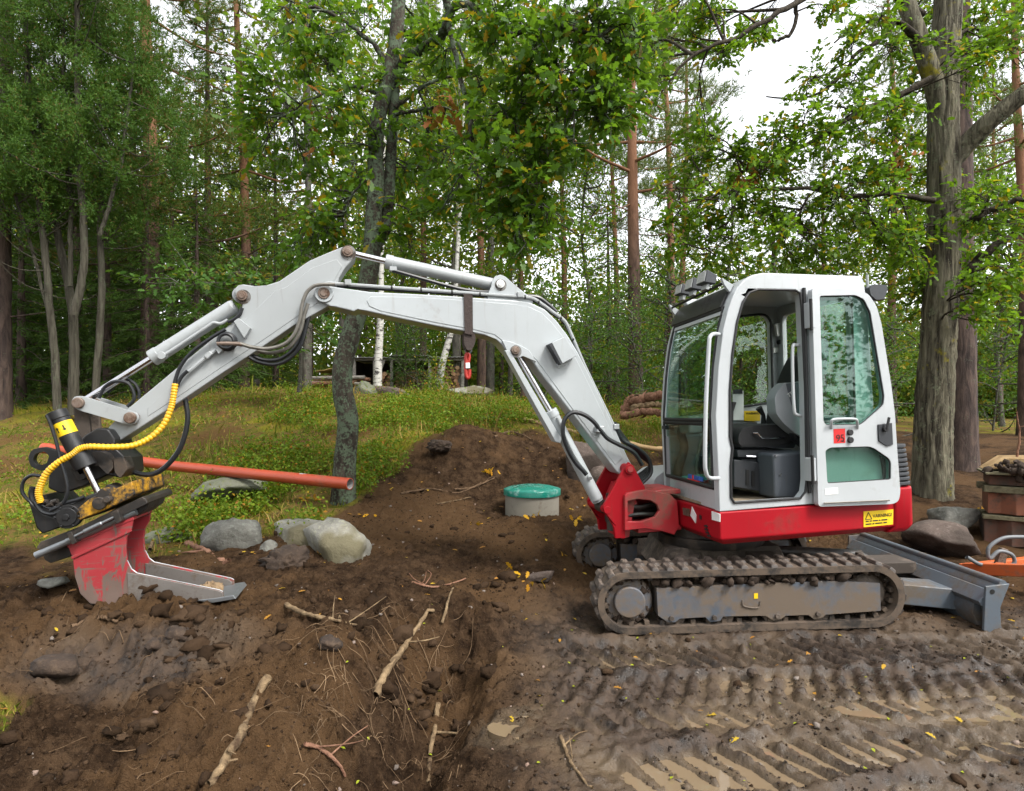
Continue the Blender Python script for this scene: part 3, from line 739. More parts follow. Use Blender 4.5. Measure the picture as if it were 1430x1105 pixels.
# ---- boom swing post and front nose
nose = MB()
outer = up([(872, 692), (875, 688.5), (900, 684), (914, 685.5), (936, 691), (945, 700), (948, 735), (941, 747), (921, 741), (900, 738), (872, 741)], -.21)
hole = up([(876, 700), (890, 697), (908, 699), (917, 705), (920, 713), (914, 722), (895, 728), (876, 728)], -.21)
for y in (-.22, .18): nose.prism(outer, y, y + .035, [hole[::-1]])
xa, za = outer[2]
nose.box(xa + .02, -.34, -.19, .19, za - .05, za - .015); nose.box(xa - .05, -.34, -.19, .19, .60, .64)
U(nose, 'boom_mount', M_REDD, bevel=.006)
mb = MB()
for k, (zz, yy) in enumerate(((.80, -.10), (.76, -.05), (.72, -.12), (.84, .02))):
    mb.tube(spline([(-.80, yy, zz), (-.66, yy - .03, zz + .015 * (k - 1)), (-.5, yy, zz), (-.36, yy + .04, zz)], 5), .018, 8)
U(mb, 'swing_hose', M_GREASE)
mb = MB(); mb.cyl((-.79, 0, .60), (-.79, 0, .88), .075, n=20); mb.cyl((-.85, .05, .68), (-.36, .1, .70), .035, n=14); U(mb, 'swing_pivot', M_GREASE)
post = up([(870, 654), (877, 645), (884, 652), (899, 680), (900, 686), (878, 688.5), (872.5, 693), (872, 751), (858, 751.5), (856, 736), (849, 723), (842, 714), (841, 707), (846, 698)], -.17)
for y in (-.19, .15):
    mb = MB().prism(post, y, y + .032); o = U(mb, 'swing_post_plate', M_RED, bevel=.005)
pin = up([(877, 655)], -.17)[0]; pin2 = up([(847, 712)], -.17)[0]
mb = MB(); disc(mb, pin, .037, -.21, .2); disc(mb, pin2, .028, -.195, .19); U(mb, 'post_pin', M_RED, bevel=.004)
mb = MB(); disc(mb, pin, .022, -.219, -.20); U(mb, 'pin_cap', M_REDD, bevel=.002)
web = up([(862, 675), (874, 672), (878, 685), (868, 745), (858, 748), (852, 700)], 0)
U(MB().prism(web, -.15, .14), 'swing_post_core', M_REDD, bevel=.006)

# ---- boom
BN, BF = -.10, .10
boom_px = [(440, 411), (444, 403), (453, 398), (466, 400.5), (516, 407.5), (580, 410.5), (632, 413.5), (673, 416.5), (715, 419), (742, 423), (761, 432), (777, 447.5), (793, 468.5), (806, 490), (830, 537), (856, 592), (876, 637), (884, 652), (877, 662), (866, 663),
           (861, 659), (794.5, 572), (751.5, 517), (743, 504), (735, 497.5), (728, 496), (722, 498), (713, 496), (706, 489), (699, 480), (691, 473.5), (681, 469.5), (666, 466.5), (608.5, 455.5), (539, 441), (506, 433.5), (500, 432.5), (494, 435), (470, 429.5), (458, 427), (446, 420.5)]
boom = U(MB().prism(up(boom_px, BN), BN, BF), 'boom', M_WHITE, bevel=.010)
boom['label'] = 'white cranked main boom of the excavator'
# raised side panel (weld-on doubler with rounded outline)
dbl = [(517, 414), (512, 420), (516, 428), (530, 434), (608, 450.5), (668, 461.5), (690, 467), (704, 478), (714, 487), (727, 489), (738, 492), (750, 504), (797, 568), (860, 650), (870, 640), (850, 594), (824, 540), (800, 492), (787, 471), (771, 451), (757, 437), (740, 429), (714, 424.5), (672, 421), (580, 415)]
U(MB().prism(up(dbl, BN - .004), BN - .004, BN + .01), 'boom_side_plate', M_WHITE, boom, bevel=.0035)
def pin_at(parent, px, py, yl, r, mat, y1, cap=.018, lug=None, name='pivot_pin'):
    c = up([(px, py)], yl)[0]; mb = MB(); disc(mb, c, r, yl - cap, y1); disc(mb, c, r * .62, yl - cap - .006, yl)
    m2 = MB(); disc(m2, (c[0] + .004, c[1] - .006), r * 1.45, yl - .0015, yl + .004, 26); U(m2, 'grease_ring', M_GRIME, parent)
    return U(mb, name, mat, parent, bevel=.004)
pin_at(boom, 452.5, 410, BN, .040, M_PIN, .12)
c = up([(452.5, 410)], BN)[0]; mb = MB(); disc(mb, c, .062, BN - .010, BN + .02); U(mb, 'pin_boss', M_WHITE, boom, bevel=.004)
# lug for the arm cylinder
lug = up([(681, 411), (686, 400), (687.5, 391), (692, 385.5), (699, 383.5), (706, 386.5), (718, 397), (731, 407.5), (744, 418), (744, 424), (681, 420)], -.075)
for y in (-.075, .05): U(MB().prism(lug, y, y + .025), 'cylinder_lug', M_WHITE, boom, bevel=.004)
pin_at(boom, 698.5, 397, -.075, .030, M_WSTICK, .09)
# boom cylinder lug under the crank
lug = up([(700, 476), (712, 478), (726, 483), (738, 490), (748, 506), (730, 498), (722, 500), (714, 499), (708, 493)], -.085)
for y in (-.112,): U(MB().prism(lug, y, y + .02), 'cylinder_lug', M_WHITE, boom, bevel=.003)
pin_at(boom, 719.5, 489.5, -.112, .030, M_PIN, .1)
# work lamp housing on the crank
lp = up([(770, 479), (789, 470), (806, 497), (785, 508)], -.19)
U(MB().prism(lp, -.19, -.108), 'lamp_housing', M_WHITE, boom, bevel=.004)
lp = up([(767, 480.5), (771, 478.5), (786, 508), (783, 509)], -.195); U(MB().prism(lp, -.195, -.105), 'lamp_rim', M_DARKPL, boom)
lp = up([(778, 507), (793, 502), (793, 508), (780, 514)], -.13); mb = MB().prism(lp, -.13, -.105); U(mb, 'lamp_foot', M_WHITE, boom, bevel=.002)
# pipes on top
def pipe(parent, pts, yl, r, mat, name, n=8, k=5):
    return U(MB().tube(spline([up3(a, b, yl) if len(q) == 0 else up3(a, b, q[0]) for a, b, *q in pts], k), r, n), name, mat, parent)
pipe(boom, [(448, 399), (458, 396), (470, 396.5), (585, 404.5), (710, 413.5), (742, 416.5), (757, 425), (772, 436), (788, 448), (797, 465), (816, 510), (838, 556), (858, 597)], -.085, .0125, M_ARM, 'steel_pipe')
pipe(boom, [(470, 399.5), (585, 407), (710, 415.5), (742, 419), (757, 427), (774, 440), (790, 453), (812, 505), (836, 560), (852, 597)], -.055, .0125, M_HOSE, 'hydraulic_hose')
for a, b in ((485, 397.5), (547, 402), (588, 405), (631, 408), (670, 411), (733, 415), (752, 422), (783, 444), (800, 474)):
    c0 = up3(a, b, -.085); U(MB().lathe([(.0145, -.006), (.0145, .006)], c0, 'x', 10), 'cable_tie', M_INK, boom)
for a, b in ((486, 395), (726, 412), (860, 596)):
    c0 = up3(a, b, -.09); U(MB().box(c0.x - .022, c0.x + .022, c0.y - .02, c0.y + .03, c0.z - .02, c0.z + .02), 'pipe_clamp', M_ARM, boom, bevel=.005)
pipe(boom, [(735, 414), (752, 416), (766, 426), (777, 436)], -.0, .017, M_HOSE, 'hydraulic_hose')
for k in range(5):
    d = k * 2.1
    pipe(boom, [(858 + k, 590 + d), (868 + d, 614 + d * .4), (888 + d * .6, 625 + d * 1.2), (905 + d * .4, 640 + d), (909 - d, 660 - d * .3), (897 - d, 674 - d * .8), (886, 682)], -.06 + .035 * k, .0155, M_HOSE, 'hydraulic_hose')
pipe(boom, [(838, 601), (829, 589), (815, 579), (800, 576), (789, 585), (786, 603), (792, 625), (803, 645), (815, 658), (819, 663)], -.16, .0165, M_HOSE, 'hydraulic_hose')
pipe(boom, [(838, 600), (848, 612), (862, 620), (885, 632), (897, 650)], -.16, .0165, M_HOSE, 'hydraulic_hose')
c0 = up3(838, 600, -.15); U(MB().box(c0.x - .03, c0.x + .03, -.17, -.10, c0.z - .02, c0.z + .025), 'pipe_clamp', M_WHITE, boom, bevel=.006)

def hyd(px0, px1, px2, yl, rb, rr, mat, parent, name, eye=.045):
    """barrel from px0 to px1, rod from px1 to px2"""
    a, b, c = up3(*px0, yl), up3(*px1, yl), up3(*px2, yl); d = (b - a).normalized()
    mb = MB(); mb.tube([a, a + d * .02, a + d * .021, b - d * .055, b - d * .054, b - d * .004, b], [rb * .9, rb * .98, rb, rb, rb * 1.1, rb * 1.1, rb], 24)
    o = U(mb, name, mat, parent, bevel=.002)
    U(MB().cyl(b - d * .01, c - d * eye * .6, rr, n=16), 'piston_rod', M_CHROME, o)
    mb = MB(); mb.lathe([(eye, -.035), (eye, .035)], c, 'y', 20); U(mb, 'rod_eye', M_PIN, o, bevel=.004)
    return o
ac = hyd((690, 398), (538, 365), (487, 353), 0, .046, .023, M_ARM, None, 'arm_cylinder')
pipe(ac, [(548, 378), (560, 381), (640, 403), (680, 408), (690, 402)], -.055, .014, M_HOSE, 'hydraulic_hose')
c0 = up3(548, 376, -.05); U(MB().box(c0.x - .02, c0.x + .03, c0.y - .02, c0.y + .03, c0.z - .015, c0.z + .015), 'hose_fitting', M_ARM, ac, bevel=.004)
bc = hyd((835, 700), (768, 573), (719.5, 489.5), -.05, .047, .024, M_WHITE, None, 'boom_cylinder')
gd = up([(704, 490), (711, 489), (783, 612), (782, 619), (775, 617)], -.10); U(MB().prism(gd, -.115, .0), 'rod_guard', M_WHITE, bc, bevel=.004)
pipe(bc, [(778, 583), (790, 610), (805, 640), (820, 660)], -.105, .009, M_ARM, 'steel_pipe')
c0 = up3(823, 668, -.1); U(MB().cyl(c0 + Vector((0, -.02, 0)), c0 + Vector((0, .04, .03)), .016, n=10), 'hose_fitting', M_ARM, bc)
c0 = up3(842, 707, -.05); U(MB().lathe([(.05, -.06), (.05, .06)], c0, 'y', 20), 'cylinder_eye', M_GREASE, bc)

# ---- arm
AN, AF = -.075, .075
arm_px = [(496, 352), (494, 361), (483, 373), (474, 387), (470, 402), (466, 420), (458, 428), (411, 454.5), (369, 483), (311, 521), (245.6, 565), (196, 597.5), (167, 616), (152, 616), (146, 606), (152, 596), (178, 571), (245.6, 515), (321.7, 452.5), (335, 437), (338.5, 427), (333, 419), (328, 412), (327, 404), (332, 398.5), (340, 397),
          (356, 399.5), (371, 398.5), (390, 392.5), (432, 364), (455, 354), (476, 345.5), (485, 342.5), (492, 344)]
arm = U(MB().prism(up(arm_px, AN), AN, AF), 'arm', M_ARM, bevel=.009); arm['label'] = 'grey white dipper arm reaching down to the bucket'
dbl = [(384, 406), (400, 401), (436, 374), (470, 362), (478, 372), (466, 393), (454, 405), (440, 412), (446, 421), (408, 447), (366, 476), (308, 514), (243, 558), (206, 582), (206, 570), (248, 529), (318, 469), (352, 437)]
U(MB().prism(up(dbl, AN - .003), AN - .003, AN + .01), 'arm_side_plate', M_ARM, arm, bevel=.003)
pin_at(arm, 485.5, 352, AN, .036, M_PIN, .09); pin_at(arm, 338.5, 413.5, AN, .034, M_PIN, .09)
bk = hyd((329, 427), (212, 501), (114, 563), 0, .050, .023, M_ARM, None, 'bucket_cylinder')
pipe(bk, [(227, 497), (245, 486), (290, 456), (298, 451), (308, 452), (318, 447)], -.07, .011, M_ARM, 'steel_pipe')
c0 = up3(227, 497, -.06); U(MB().cyl(c0 + Vector((0, -.025, 0)), c0 + Vector((0, .03, 0)), .026, n=12), 'hose_fitting', M_ARM, bk, bevel=.004)
c0 = up3(330, 424, 0); U(MB().lathe([(.055, -.045), (.055, .045)], up3(338.5, 413.5, 0), 'y', 20), 'cylinder_eye', M_ARM, bk)
pipe(arm, [(338, 430), (334, 440), (325, 447), (318, 450)], -.085, .013, M_HOSE, 'hydraulic_hose')
# valve block and fittings
for q_ in ([(326, 449), (333, 444), (350, 458), (341, 473)], [(300, 487), (306, 481), (312, 488), (305, 495)], [(284, 497), (292, 490), (297, 494), (289, 502)]):
    U(MB().prism(up(q_, -.125), -.125, -.07), 'valve_block', M_ARM, arm, bevel=.005)
mb = MB(); cc = up3(317, 477, -.11)
for k in range(3): 
    ring = [cc + Vector((.055 * math.cos(t) * (1 - .08 * k), -.012 * k, .055 * math.sin(t) * (1 - .08 * k))) for t in np.linspace(0, 6.0, 20)]
    mb.tube(ring, .011, 8)
U(mb, 'coiled_hose', M_HOSE, arm)
pipe(arm, [(303, 480), (318, 480), (333, 480.5), (338, 482)], -.135, .014, M_PIN, 'hose_coupling')
pipe(arm, [(310, 484), (300, 490), (283, 503), (270, 514), (262, 520)], -.105, .013, M_ARM, 'hose_coupling')
pipe(arm, [(335, 480), (352, 485), (375, 487), (398, 480), (412, 465), (419, 445), (422, 425), (428, 409), (438, 400), (450, 397.5), (468, 397.5)], -.135, .0125, M_SPRING, 'spring_guarded_hose')
pipe(arm, [(360, 490), (378, 493), (402, 486), (418, 466), (425, 440), (430, 424)], -.10, .0125, M_SPRING, 'spring_guarded_hose')
pipe(arm, [(348, 499), (362, 506), (385, 509), (405, 500), (420, 482), (428, 455), (432, 440)], -.06, .013, M_HOSE, 'hydraulic_hose')
pipe(arm, [(350, 496), (370, 503), (392, 501), (412, 485), (424, 460), (430, 440)], -.03, .013, M_HOSE, 'hydraulic_hose')
pipe(arm, [(315, 460), (295, 472), (268, 492), (252, 512), (245, 530), (244, 540)], -.12, .012, M_HOSE, 'hydraulic_hose')
pipe(arm, [(262, 518), (254, 526), (249, 535), (248, 541)], -.12, .012, M_HOSE, 'hydraulic_hose')
pipe(arm, [(138, 556), (146, 541), (160, 533), (178, 535), (186, 546), (187, 558), (178, 568)], -.05, .011, M_HOSE, 'hydraulic_hose')
pipe(arm, [(150, 548), (170, 531), (186, 534), (194, 546), (194, 557)], .03, .011, M_HOSE, 'hydraulic_hose')
yp = [(244.6, 536), (242, 555), (238, 572), (228, 594), (209, 612), (184.6, 622.5), (154, 624.6), (125, 624), (111, 627), (101, 635), (83, 645), (66, 660), (57, 677), (54, 690), (57, 702)]
ypt = spline([up3(a, b, -.15 - .17 * min(1, max(0, (244 - a) / 130))) for a, b in yp], 14)
U(MB().tube(ypt, [.0185 + (.0012 if i % 3 else -.0022) for i in range(len(ypt))], 12), 'yellow_guarded_hose', M_YHOSE)
pipe(None, [(258.5, 556), (262, 587), (252, 625), (231, 652), (209, 663), (181, 658), (165, 650)], -.03, .0165, M_HOSE, 'hydraulic_hose')

# ---- bucket linkage
lk = lambda pts: pts
l1 = up([(106, 554), (114, 553), (125, 556), (180, 573), (192, 577), (195, 585), (190, 592), (180, 593), (112, 573), (104, 568), (102, 560)], -.105)
for y in (-.125, .095): U(MB().prism(rpoly(l1, .012, 2), y, y + .03), 'link_bar', M_ARM, bevel=.005)
l2 = up([(104, 560), (114, 556), (122, 562), (126, 585), (128, 608), (124, 622), (112, 622), (106, 600)], -.07)
for y in (-.085, .055): U(MB().prism(l2, y, y + .03), 'hitch_link', M_MUDDY, bevel=.005)
for a, b, r in ((112, 563, .034), (184, 583.5, .036)): mb = MB(); disc(mb, up([(a, b)], -.11)[0], r, -.15, .14); U(mb, 'pivot_pin', M_PIN, bevel=.006)
mb = MB(); disc(mb, up([(143, 609)], -.10)[0], .052, -.12, .11, 24); disc(mb, up([(143, 609)], -.10)[0], .026, -.145, -.11, 6); U(mb, 'hitch_pin', M_GREASE, bevel=.006)

# ---- tiltrotator
tr_ = [(93, 640), (104, 622), (118, 608), (135, 598), (152, 600), (160, 612), (160, 625), (176, 640), (178, 662), (168, 668), (150, 664), (120, 678), (84, 690), (66, 682), (68, 660)]
rot = U(MB().prism(up(tr_, -.16), -.16, .12), 'tiltrotator', M_BLACK, bevel=.012); rot['label'] = 'black and yellow tilting rotator between arm and bucket'
fr_ = [(37, 695), (48, 706), (60, 717), (75, 722), (95, 705), (128, 690), (165, 682), (186, 672), (189, 692), (140, 718), (58, 746), (50, 738)]
U(MB().prism(up(fr_, -.30), -.30, .22), 'rotor_housing', M_BLACK, rot, bevel=.012)
yr = [(96, 724), (112, 707), (128, 694), (152, 686), (172, 678), (184, 672), (188, 690), (182, 696), (150, 711), (112, 727)]
U(MB().prism(up(yr, -.325), -.325, .20), 'yellow_rotor_side', M_YBLK, rot, bevel=.010)
mb = MB(); c = up([(93, 722)], -.33)[0]; disc(mb, c, .072, -.325, -.28, 20); disc(mb, c, .055, -.335, -.3, 20); disc(mb, c, .02, -.345, -.3, 8)
for k in range(6): disc(mb, (c[0] + .062 * math.cos(k * 1.05), c[1] + .062 * math.sin(k * 1.05)), .008, -.335, -.3, 6)
U(mb, 'rotor_motor_cover', M_BLACK, rot, bevel=.003)
ey = up([(45, 628), (62, 624), (78, 629), (90, 634), (82, 652), (60, 658), (44, 652), (40, 640)], -.05)
eh = up([(50, 634), (62, 630), (70, 636), (66, 648), (52, 650), (47, 643)], -.05)
U(MB().prism(rpoly(ey, .02, 3), -.06, -.02, [rpoly(eh, .015, 3)[::-1]]), 'lifting_eye', M_BLACK, rot, bevel=.004)
pcs = [[(126, 632), (140, 630), (150, 634), (157, 645), (158, 654), (150, 663), (137, 650), (128, 652)], [(106, 640), (116, 656), (120, 668), (108, 672), (98, 655)], [(158, 640), (172, 638), (178, 655), (168, 668), (160, 660)], [(134, 700), (140, 688), (150, 676), (160, 680), (168, 690), (164, 700)]]
for q_ in pcs: U(MB().prism(rpoly(up(q_, -.22), .01, 2), -.22, -.10), 'casting_lug', M_GREASE, rot, bevel=.010)
# tilt cylinder with yellow sticker
a, b, c_ = up3(78.5, 575, -.27), up3(120, 653, -.27), up3(142, 697, -.27); d = (b - a).normalized()
tc = U(MB().tube([a, a + d * .05, a + d * .052, b - d * .11, b - d * .10, b], [.056, .056, .052, .052, .062, .060], 26), 'tilt_cylinder', M_BLACK, bevel=.003)
U(MB().tube([a + d * .075, a + d * .155], [.0528, .0528], 26, False), 'sticker_band', M_YSTICK, tc)
arrow = MB()
for off, flip in ((-.018, 1), (.020, -1)):
    base = a + d * .115; n_ = Vector((0, -1, 0)); s_ = d.cross(n_).normalized()
    pr = [(-.018, -.004), (.004, -.004), (.004, -.011), (.018, 0), (.004, .011), (.004, .004), (-.018, .004)]
    vs = []
    for u, v in pr:
        ang = (off + v) / .0535; p = base + d * (u * flip); vs.append(p + (n_ * math.cos(ang) + s_ * math.sin(ang)) * .0537)
    arrow.add(vs, [tuple(range(len(vs)))])
arrow.build('sticker_arrow', M_INK, tc)
U(MB().cyl(b - d * .01, c_, .019, n=16), 'piston_rod', M_CHROME, tc)
mb = MB(); mb.lathe([(.038, -.05), (.038, .03)], up3(143, 702, -.30), 'y', 18); mb.lathe([(.02, -.065), (.02, .03)], up3(155, 696, -.30), 'y', 12); U(mb, 'rod_eye', M_GREASE, tc, bevel=.005)
mb = MB(); mb.lathe([(.040, -.05), (.040, .05)], up3(150, 690, -.28), 'y', 18); U(mb, 'eye_bracket', M_YBLK, rot, bevel=.006)
pipe(rot, [(65, 580), (70, 590), (78, 615), (84, 640), (92, 668), (94, 688), (86, 705), (70, 713)], -.32, .010, M_HOSE, 'rotator_hose')
pipe(rot, [(57, 665), (44, 664), (33, 672), (31, 686), (38, 697), (50, 706)], -.2, .010, M_HOSE, 'rotator_hose')
pipe(rot, [(56, 700), (62, 707), (75, 710), (90, 703), (108, 698), (118, 694)], -.31, .011, M_HOSE, 'rotator_hose')
pipe(rot, [(48, 700), (58, 714), (74, 718), (88, 712)], -.32, .011, M_HOSE, 'rotator_hose')
pipe(rot, [(46, 680), (44, 690), (48, 702), (56, 710)], -.27, .017, M_HOSE, 'rotator_hose')
mb = MB()
for a_, b_ in ((58, 703), (66, 706), (72, 702), (80, 706)): p = up3(a_, b_, -.31); mb.cyl(p, p + Vector((.035, -.01, .01)), .014, n=8)
U(mb, 'hose_fittings', M_GREASE, rot)
# quick hitch below the rotor: plates, shaft, tie rod
pl1 = up([(50, 766), (56, 757), (110, 736), (198, 694), (204, 697), (206, 703), (120, 745), (60, 770)], -.30); U(MB().prism(pl1, -.30, .16), 'hitch_plate', M_GREASE, rot, bevel=.006)
pl2 = up([(58, 773), (96, 757), (104, 768), (98, 778), (70, 787), (62, 782)], -.2); U(MB().prism(pl2, -.2, .08), 'hitch_hook', M_GREASE, rot, bevel=.006)
pl3 = up([(150, 716), (175, 704), (200, 698), (208, 702), (204, 712), (190, 722), (168, 730)], -.22); U(MB().prism(pl3, -.22, .08), 'hitch_jaw', M_GREASE, rot, bevel=.008)
a, b = up3(50, 776, -.30), up3(190, 714, -.26); U(MB().tube([a, a + (b - a) * .30, a + (b - a) * .31, b], [.021, .021, .024, .024], 16), 'lock_shaft', M_EDGE, rot)
a, b = up3(98, 752, -.32), up3(160, 722, -.32); U(MB().tube([a, a + (b - a) * .3, a + (b - a) * .32, a + (b - a) * .7, a + (b - a) * .72, b], [.009, .009, .014, .014, .009, .009], 12), 'tie_rod', M_EDGE, rot)
for q_ in ([(93, 745), (99, 742), (107, 758), (100, 761)], [(156, 716), (164, 712), (170, 728), (162, 732)]): U(MB().prism(rpoly(up(q_, -.335), .008, 2), -.335, -.26), 'shaft_clamp', M_GREASE, rot, bevel=.004)

# ---- bucket
KN, KF = -.27, .03
side = [(95, 763), (186, 724), (184, 738), (177, 750), (175.5, 765), (177, 783), (183, 795), (191, 801), (250, 813), (306, 824.5), (311, 827), (312, 834), (297, 838), (240, 841), (160, 846), (126, 843), (112, 829), (104.5, 806), (101.6, 781)]
sp = up(side, KN)
buck = U(MB().prism(sp, KN, KN + .018), 'bucket', M_BUCKET, bevel=.003); buck['label'] = 'scratched red digging bucket resting on the soil'
U(MB().prism(sp, KF - .018, KF), 'side_plate', M_BUCKET, buck, bevel=.003)
bk_px = [(94, 761), (101, 780), (104, 805), (111, 829), (126, 844), (160, 847.5), (240, 842.5), (296, 839.5)]
bo = up(bk_px, KN); bi = [(x + .012, z + .014) for x, z in bo]
U(MB().prism(bo + bi[::-1], KN + .004, KF - .004), 'bucket_shell', M_STEEL, buck, bevel=.002)
top = up([(93, 760), (186, 722), (187, 726), (95, 765)], KN); U(MB().prism(top, KN - .004, KF + .004), 'top_plate', M_BUCKET, buck, bevel=.003)
rid = up([(100, 777), (184, 739), (185, 742), (101, 781)], KN); U(MB().prism(rid, KN - .010, KN), 'weld_strip', M_BUCKET, buck, bevel=.003)
ww = up([(176, 797), (312, 833), (311, 838), (126, 846), (112, 830), (108, 815)], KN)
U(MB().prism(up([(190, 802), (306, 825.5), (311, 828), (312, 835), (296, 839.5), (180, 845), (178, 800)], KN), KN - .004, KN + .003), 'worn_cheek', M_STEEL, buck, bevel=.002)
U(MB().prism(up([(190, 803), (304, 826), (309, 830), (308, 834), (296, 837), (180, 843), (178, 802)], KN), KF - .024, KF - .016), 'worn_cheek', M_STEEL, buck, bevel=.002)
# bright rim along the cheek edges
for y in (KN - .002, KF - .016):
    pts = [Vector((x, y + .009, z)) for x, z in up([(177, 783), (183, 795), (191, 801), (250, 813), (306, 824.5), (311, 827)], KN)]
    U(MB().tube(pts, .0035, 6), 'bright_rim', M_EDGE, buck)
e0 = up([(270, 838), (298, 841.5), (330, 836), (326, 831), (298, 835.5)], KN)
U(MB().prism(e0, KN - .01, KF + .01), 'cutting_edge', M_EDGE, buck, bevel=.003)
mb = MB(); rr = random.Random(9)
for i in range(60): 
    t = rr.random(); x = sp[8][0] + (sp[12][0] - sp[8][0]) * (.35 + .6 * t); blob(mb, (x, rr.uniform(KN + .04, KF - .04), sp[12][1] + .02 + .008 * rr.random()), rr.uniform(.018, .04), rr)
U(mb, 'soil_in_bucket', plain('sandy_soil', (.20, .135, .075), .95, 0, .3, 30, .5), buck, smooth=60)['kind'] = 'stuff'

# ---- cab
CN, CF = -.75, .25
side_out = [(1005, 715), (1003.5, 670), (999.5, 581), (1003.5, 512), (1010, 460), (1017, 432), (1023, 415), (1030, 401), (1039, 391), (1051, 384), (1066, 381), (1203, 385.5), (1207, 395), (1212, 440), (1222, 600), (1232, 655), (1236, 696)]
opening = [(1025, 702), (1020.5, 695), (1020, 650), (1022.5, 626), (1019, 610), (1019, 546), (1022.5, 495), (1029, 450), (1037, 422), (1046, 409), (1058, 404.5), (1110, 405.5), (1117, 410), (1119, 430), (1124, 546), (1126, 670), (1124, 687), (1117, 696)]
rwin = [(1141, 412), (1184, 413), (1189, 420), (1194, 588), (1145, 590)]
so = up(side_out, CN); op = up(opening, CN); rw = up(rwin, CN)
cab = U(MB().prism(so, CN, CN + .065, [op[::-1], rpoly(rw, .02, 3)[::-1]]), 'cab', M_CABW, bevel=.014)
cab['label'] = 'white operator cab with tinted windows and open doorway'
# dark door seal
mb = MB(); mb.tube([Vector((x, CN - .004, z)) for x, z in op + [op[0]]], .0085, 8); U(mb, 'door_seal', M_RUBBER, cab)
mb = MB(); mb.tube([Vector((x, CN - .002, z)) for x, z in rpoly(rw, .02, 3)], .008, 6); U(mb, 'window_seal', M_RUBBER, cab)
U(MB().prism(rw, CN + .03, CN + .035), 'rear_side_pane', M_GLASS2, cab)
# far side
fw1 = up([(948, 452), (1058, 440), (1066, 441), (1073, 449), (1076, 562), (1020, 570), (946, 580)], CF - .03)
SH = .09
def shear(mb): mb.v = [(x + SH * max(0., y - CN) * min(1., max(0., (.4 - x) / .5)), y, z) for x, y, z in mb.v]; return mb
so_f = [(x + (SH if x < -.1 else 0), z) for x, z in so]
U(MB().prism(so_f, CF - .06, CF, [rpoly(fw1, .03, 3)[::-1]]), 'far_side_frame', M_CABW, cab, bevel=.012)
U(MB().prism(rpoly(fw1, .03, 3), CF - .035, CF - .030), 'far_side_pane', M_GLASS2, cab)
r_ = rpoly(fw1, .03, 3); U(MB().tube([Vector((x, CF - .064, z)) for x, z in r_ + [r_[0]]], .011, 6), 'window_seal', M_RUBBER, cab)
# front: pillar profile swept across
def sheet(prof, t, y0, y1): return shear(MB().prism(prof + [(x + t, z) for x, z in reversed(prof)], y0, y1))
fpx = [(1005, 715), (1003.5, 670), (999.5, 581), (1003.5, 512), (1010, 460), (1017, 432), (1023, 415)]
fp = up(fpx, CN)
def fx(z):
    zz = [p[1] for p in fp]; xx = [p[0] for p in fp]; return float(np.interp(z, zz, xx))
zb, zl, zd, zt, ztop = fp[0][1], up([(1003, 686)], CN)[0][1], up([(1000, 590)], CN)[0][1], up([(1016, 427)], CN)[0][1], fp[-1][1]
def zprof(a, b, n=10, dx=0.0): return [(fx(z) + dx, z) for z in np.linspace(a, b, n)]
U(sheet(zprof(zb, zl, 4), .05, CN + .05, CF - .05), 'front_sill_panel', M_CABW, cab, bevel=.01)
U(sheet(zprof(zt, ztop, 4), .05, CN + .05, CF - .05), 'front_header', M_DARKPL, cab, bevel=.006)
U(sheet(zprof(zb, ztop, 12), .05, CF - .10, CF - .055), 'far_front_pillar', M_CABW, cab, bevel=.006)
for z0, z1, nm in ((zl + .012, zd - .012, 'lower_windscreen_pane'), (zd + .012, zt - .006, 'upper_windscreen_pane')):
    U(sheet(zprof(z0, z1, 8, .004), .006, CN + .085, CF - .085), nm, M_GLASS, cab)
    pr = zprof(z0, z1, 8); loop = [Vector((x, CN + .075, z)) for x, z in pr] + [Vector((x, CF - .08, z)) for x, z in reversed(pr)]
    U(shear(MB().tube(loop + [loop[0]], .015, 8)), 'windscreen_seal', M_RUBBER, cab)
U(sheet(zprof(zd - .014, zd + .014, 3, -.002), .03, CN + .07, CF - .07), 'windscreen_divider', M_RUBBER, cab)
gl = CN + .088
a = fx(zl + .05) - .003
for k, (y0, y1, m_) in enumerate(((-.50, -.47, M_BSTICK), (-.46, -.36, M_BSTICK), (-.35, -.33, M_RSTICK), (-.32, -.26, M_BSTICK))):
    U(shear(MB().box(a, a + .004, y0, y1, zl + .035, zl + .065)), 'windscreen_sticker', m_, cab)
U(shear(MB().box(a, a + .004, -.45, -.24, zl + .022, zl + .032)), 'windscreen_sticker', M_RSTICK, cab)
# roof
rpx = [(1015, 437), (1023, 415), (1030, 401), (1039, 391), (1051, 384), (1066, 381), (1203, 385.5), (1209, 397)]
rp = up(rpx, CN); rin = [(x + dx, z - dz) for (x, z), dx, dz in zip(rp, (.05, .05, .045, .04, .03, .02, -.02, -.05), (0, .01, .03, .04, .05, .055, .055, .0))]
U(shear(MB().prism(rp + rin[::-1], CN + .012, CF - .012)), 'roof', M_CABW, cab, bevel=.012)
vis = up([(1017, 428), (1020, 420), (1027, 405), (1034, 396)], CN); vis2 = [(x - .014, z + .010) for x, z in vis]
U(shear(MB().prism(vis2 + vis[::-1], CN + .09, CF - .02)), 'roof_visor', M_BLACK, cab, bevel=.004)
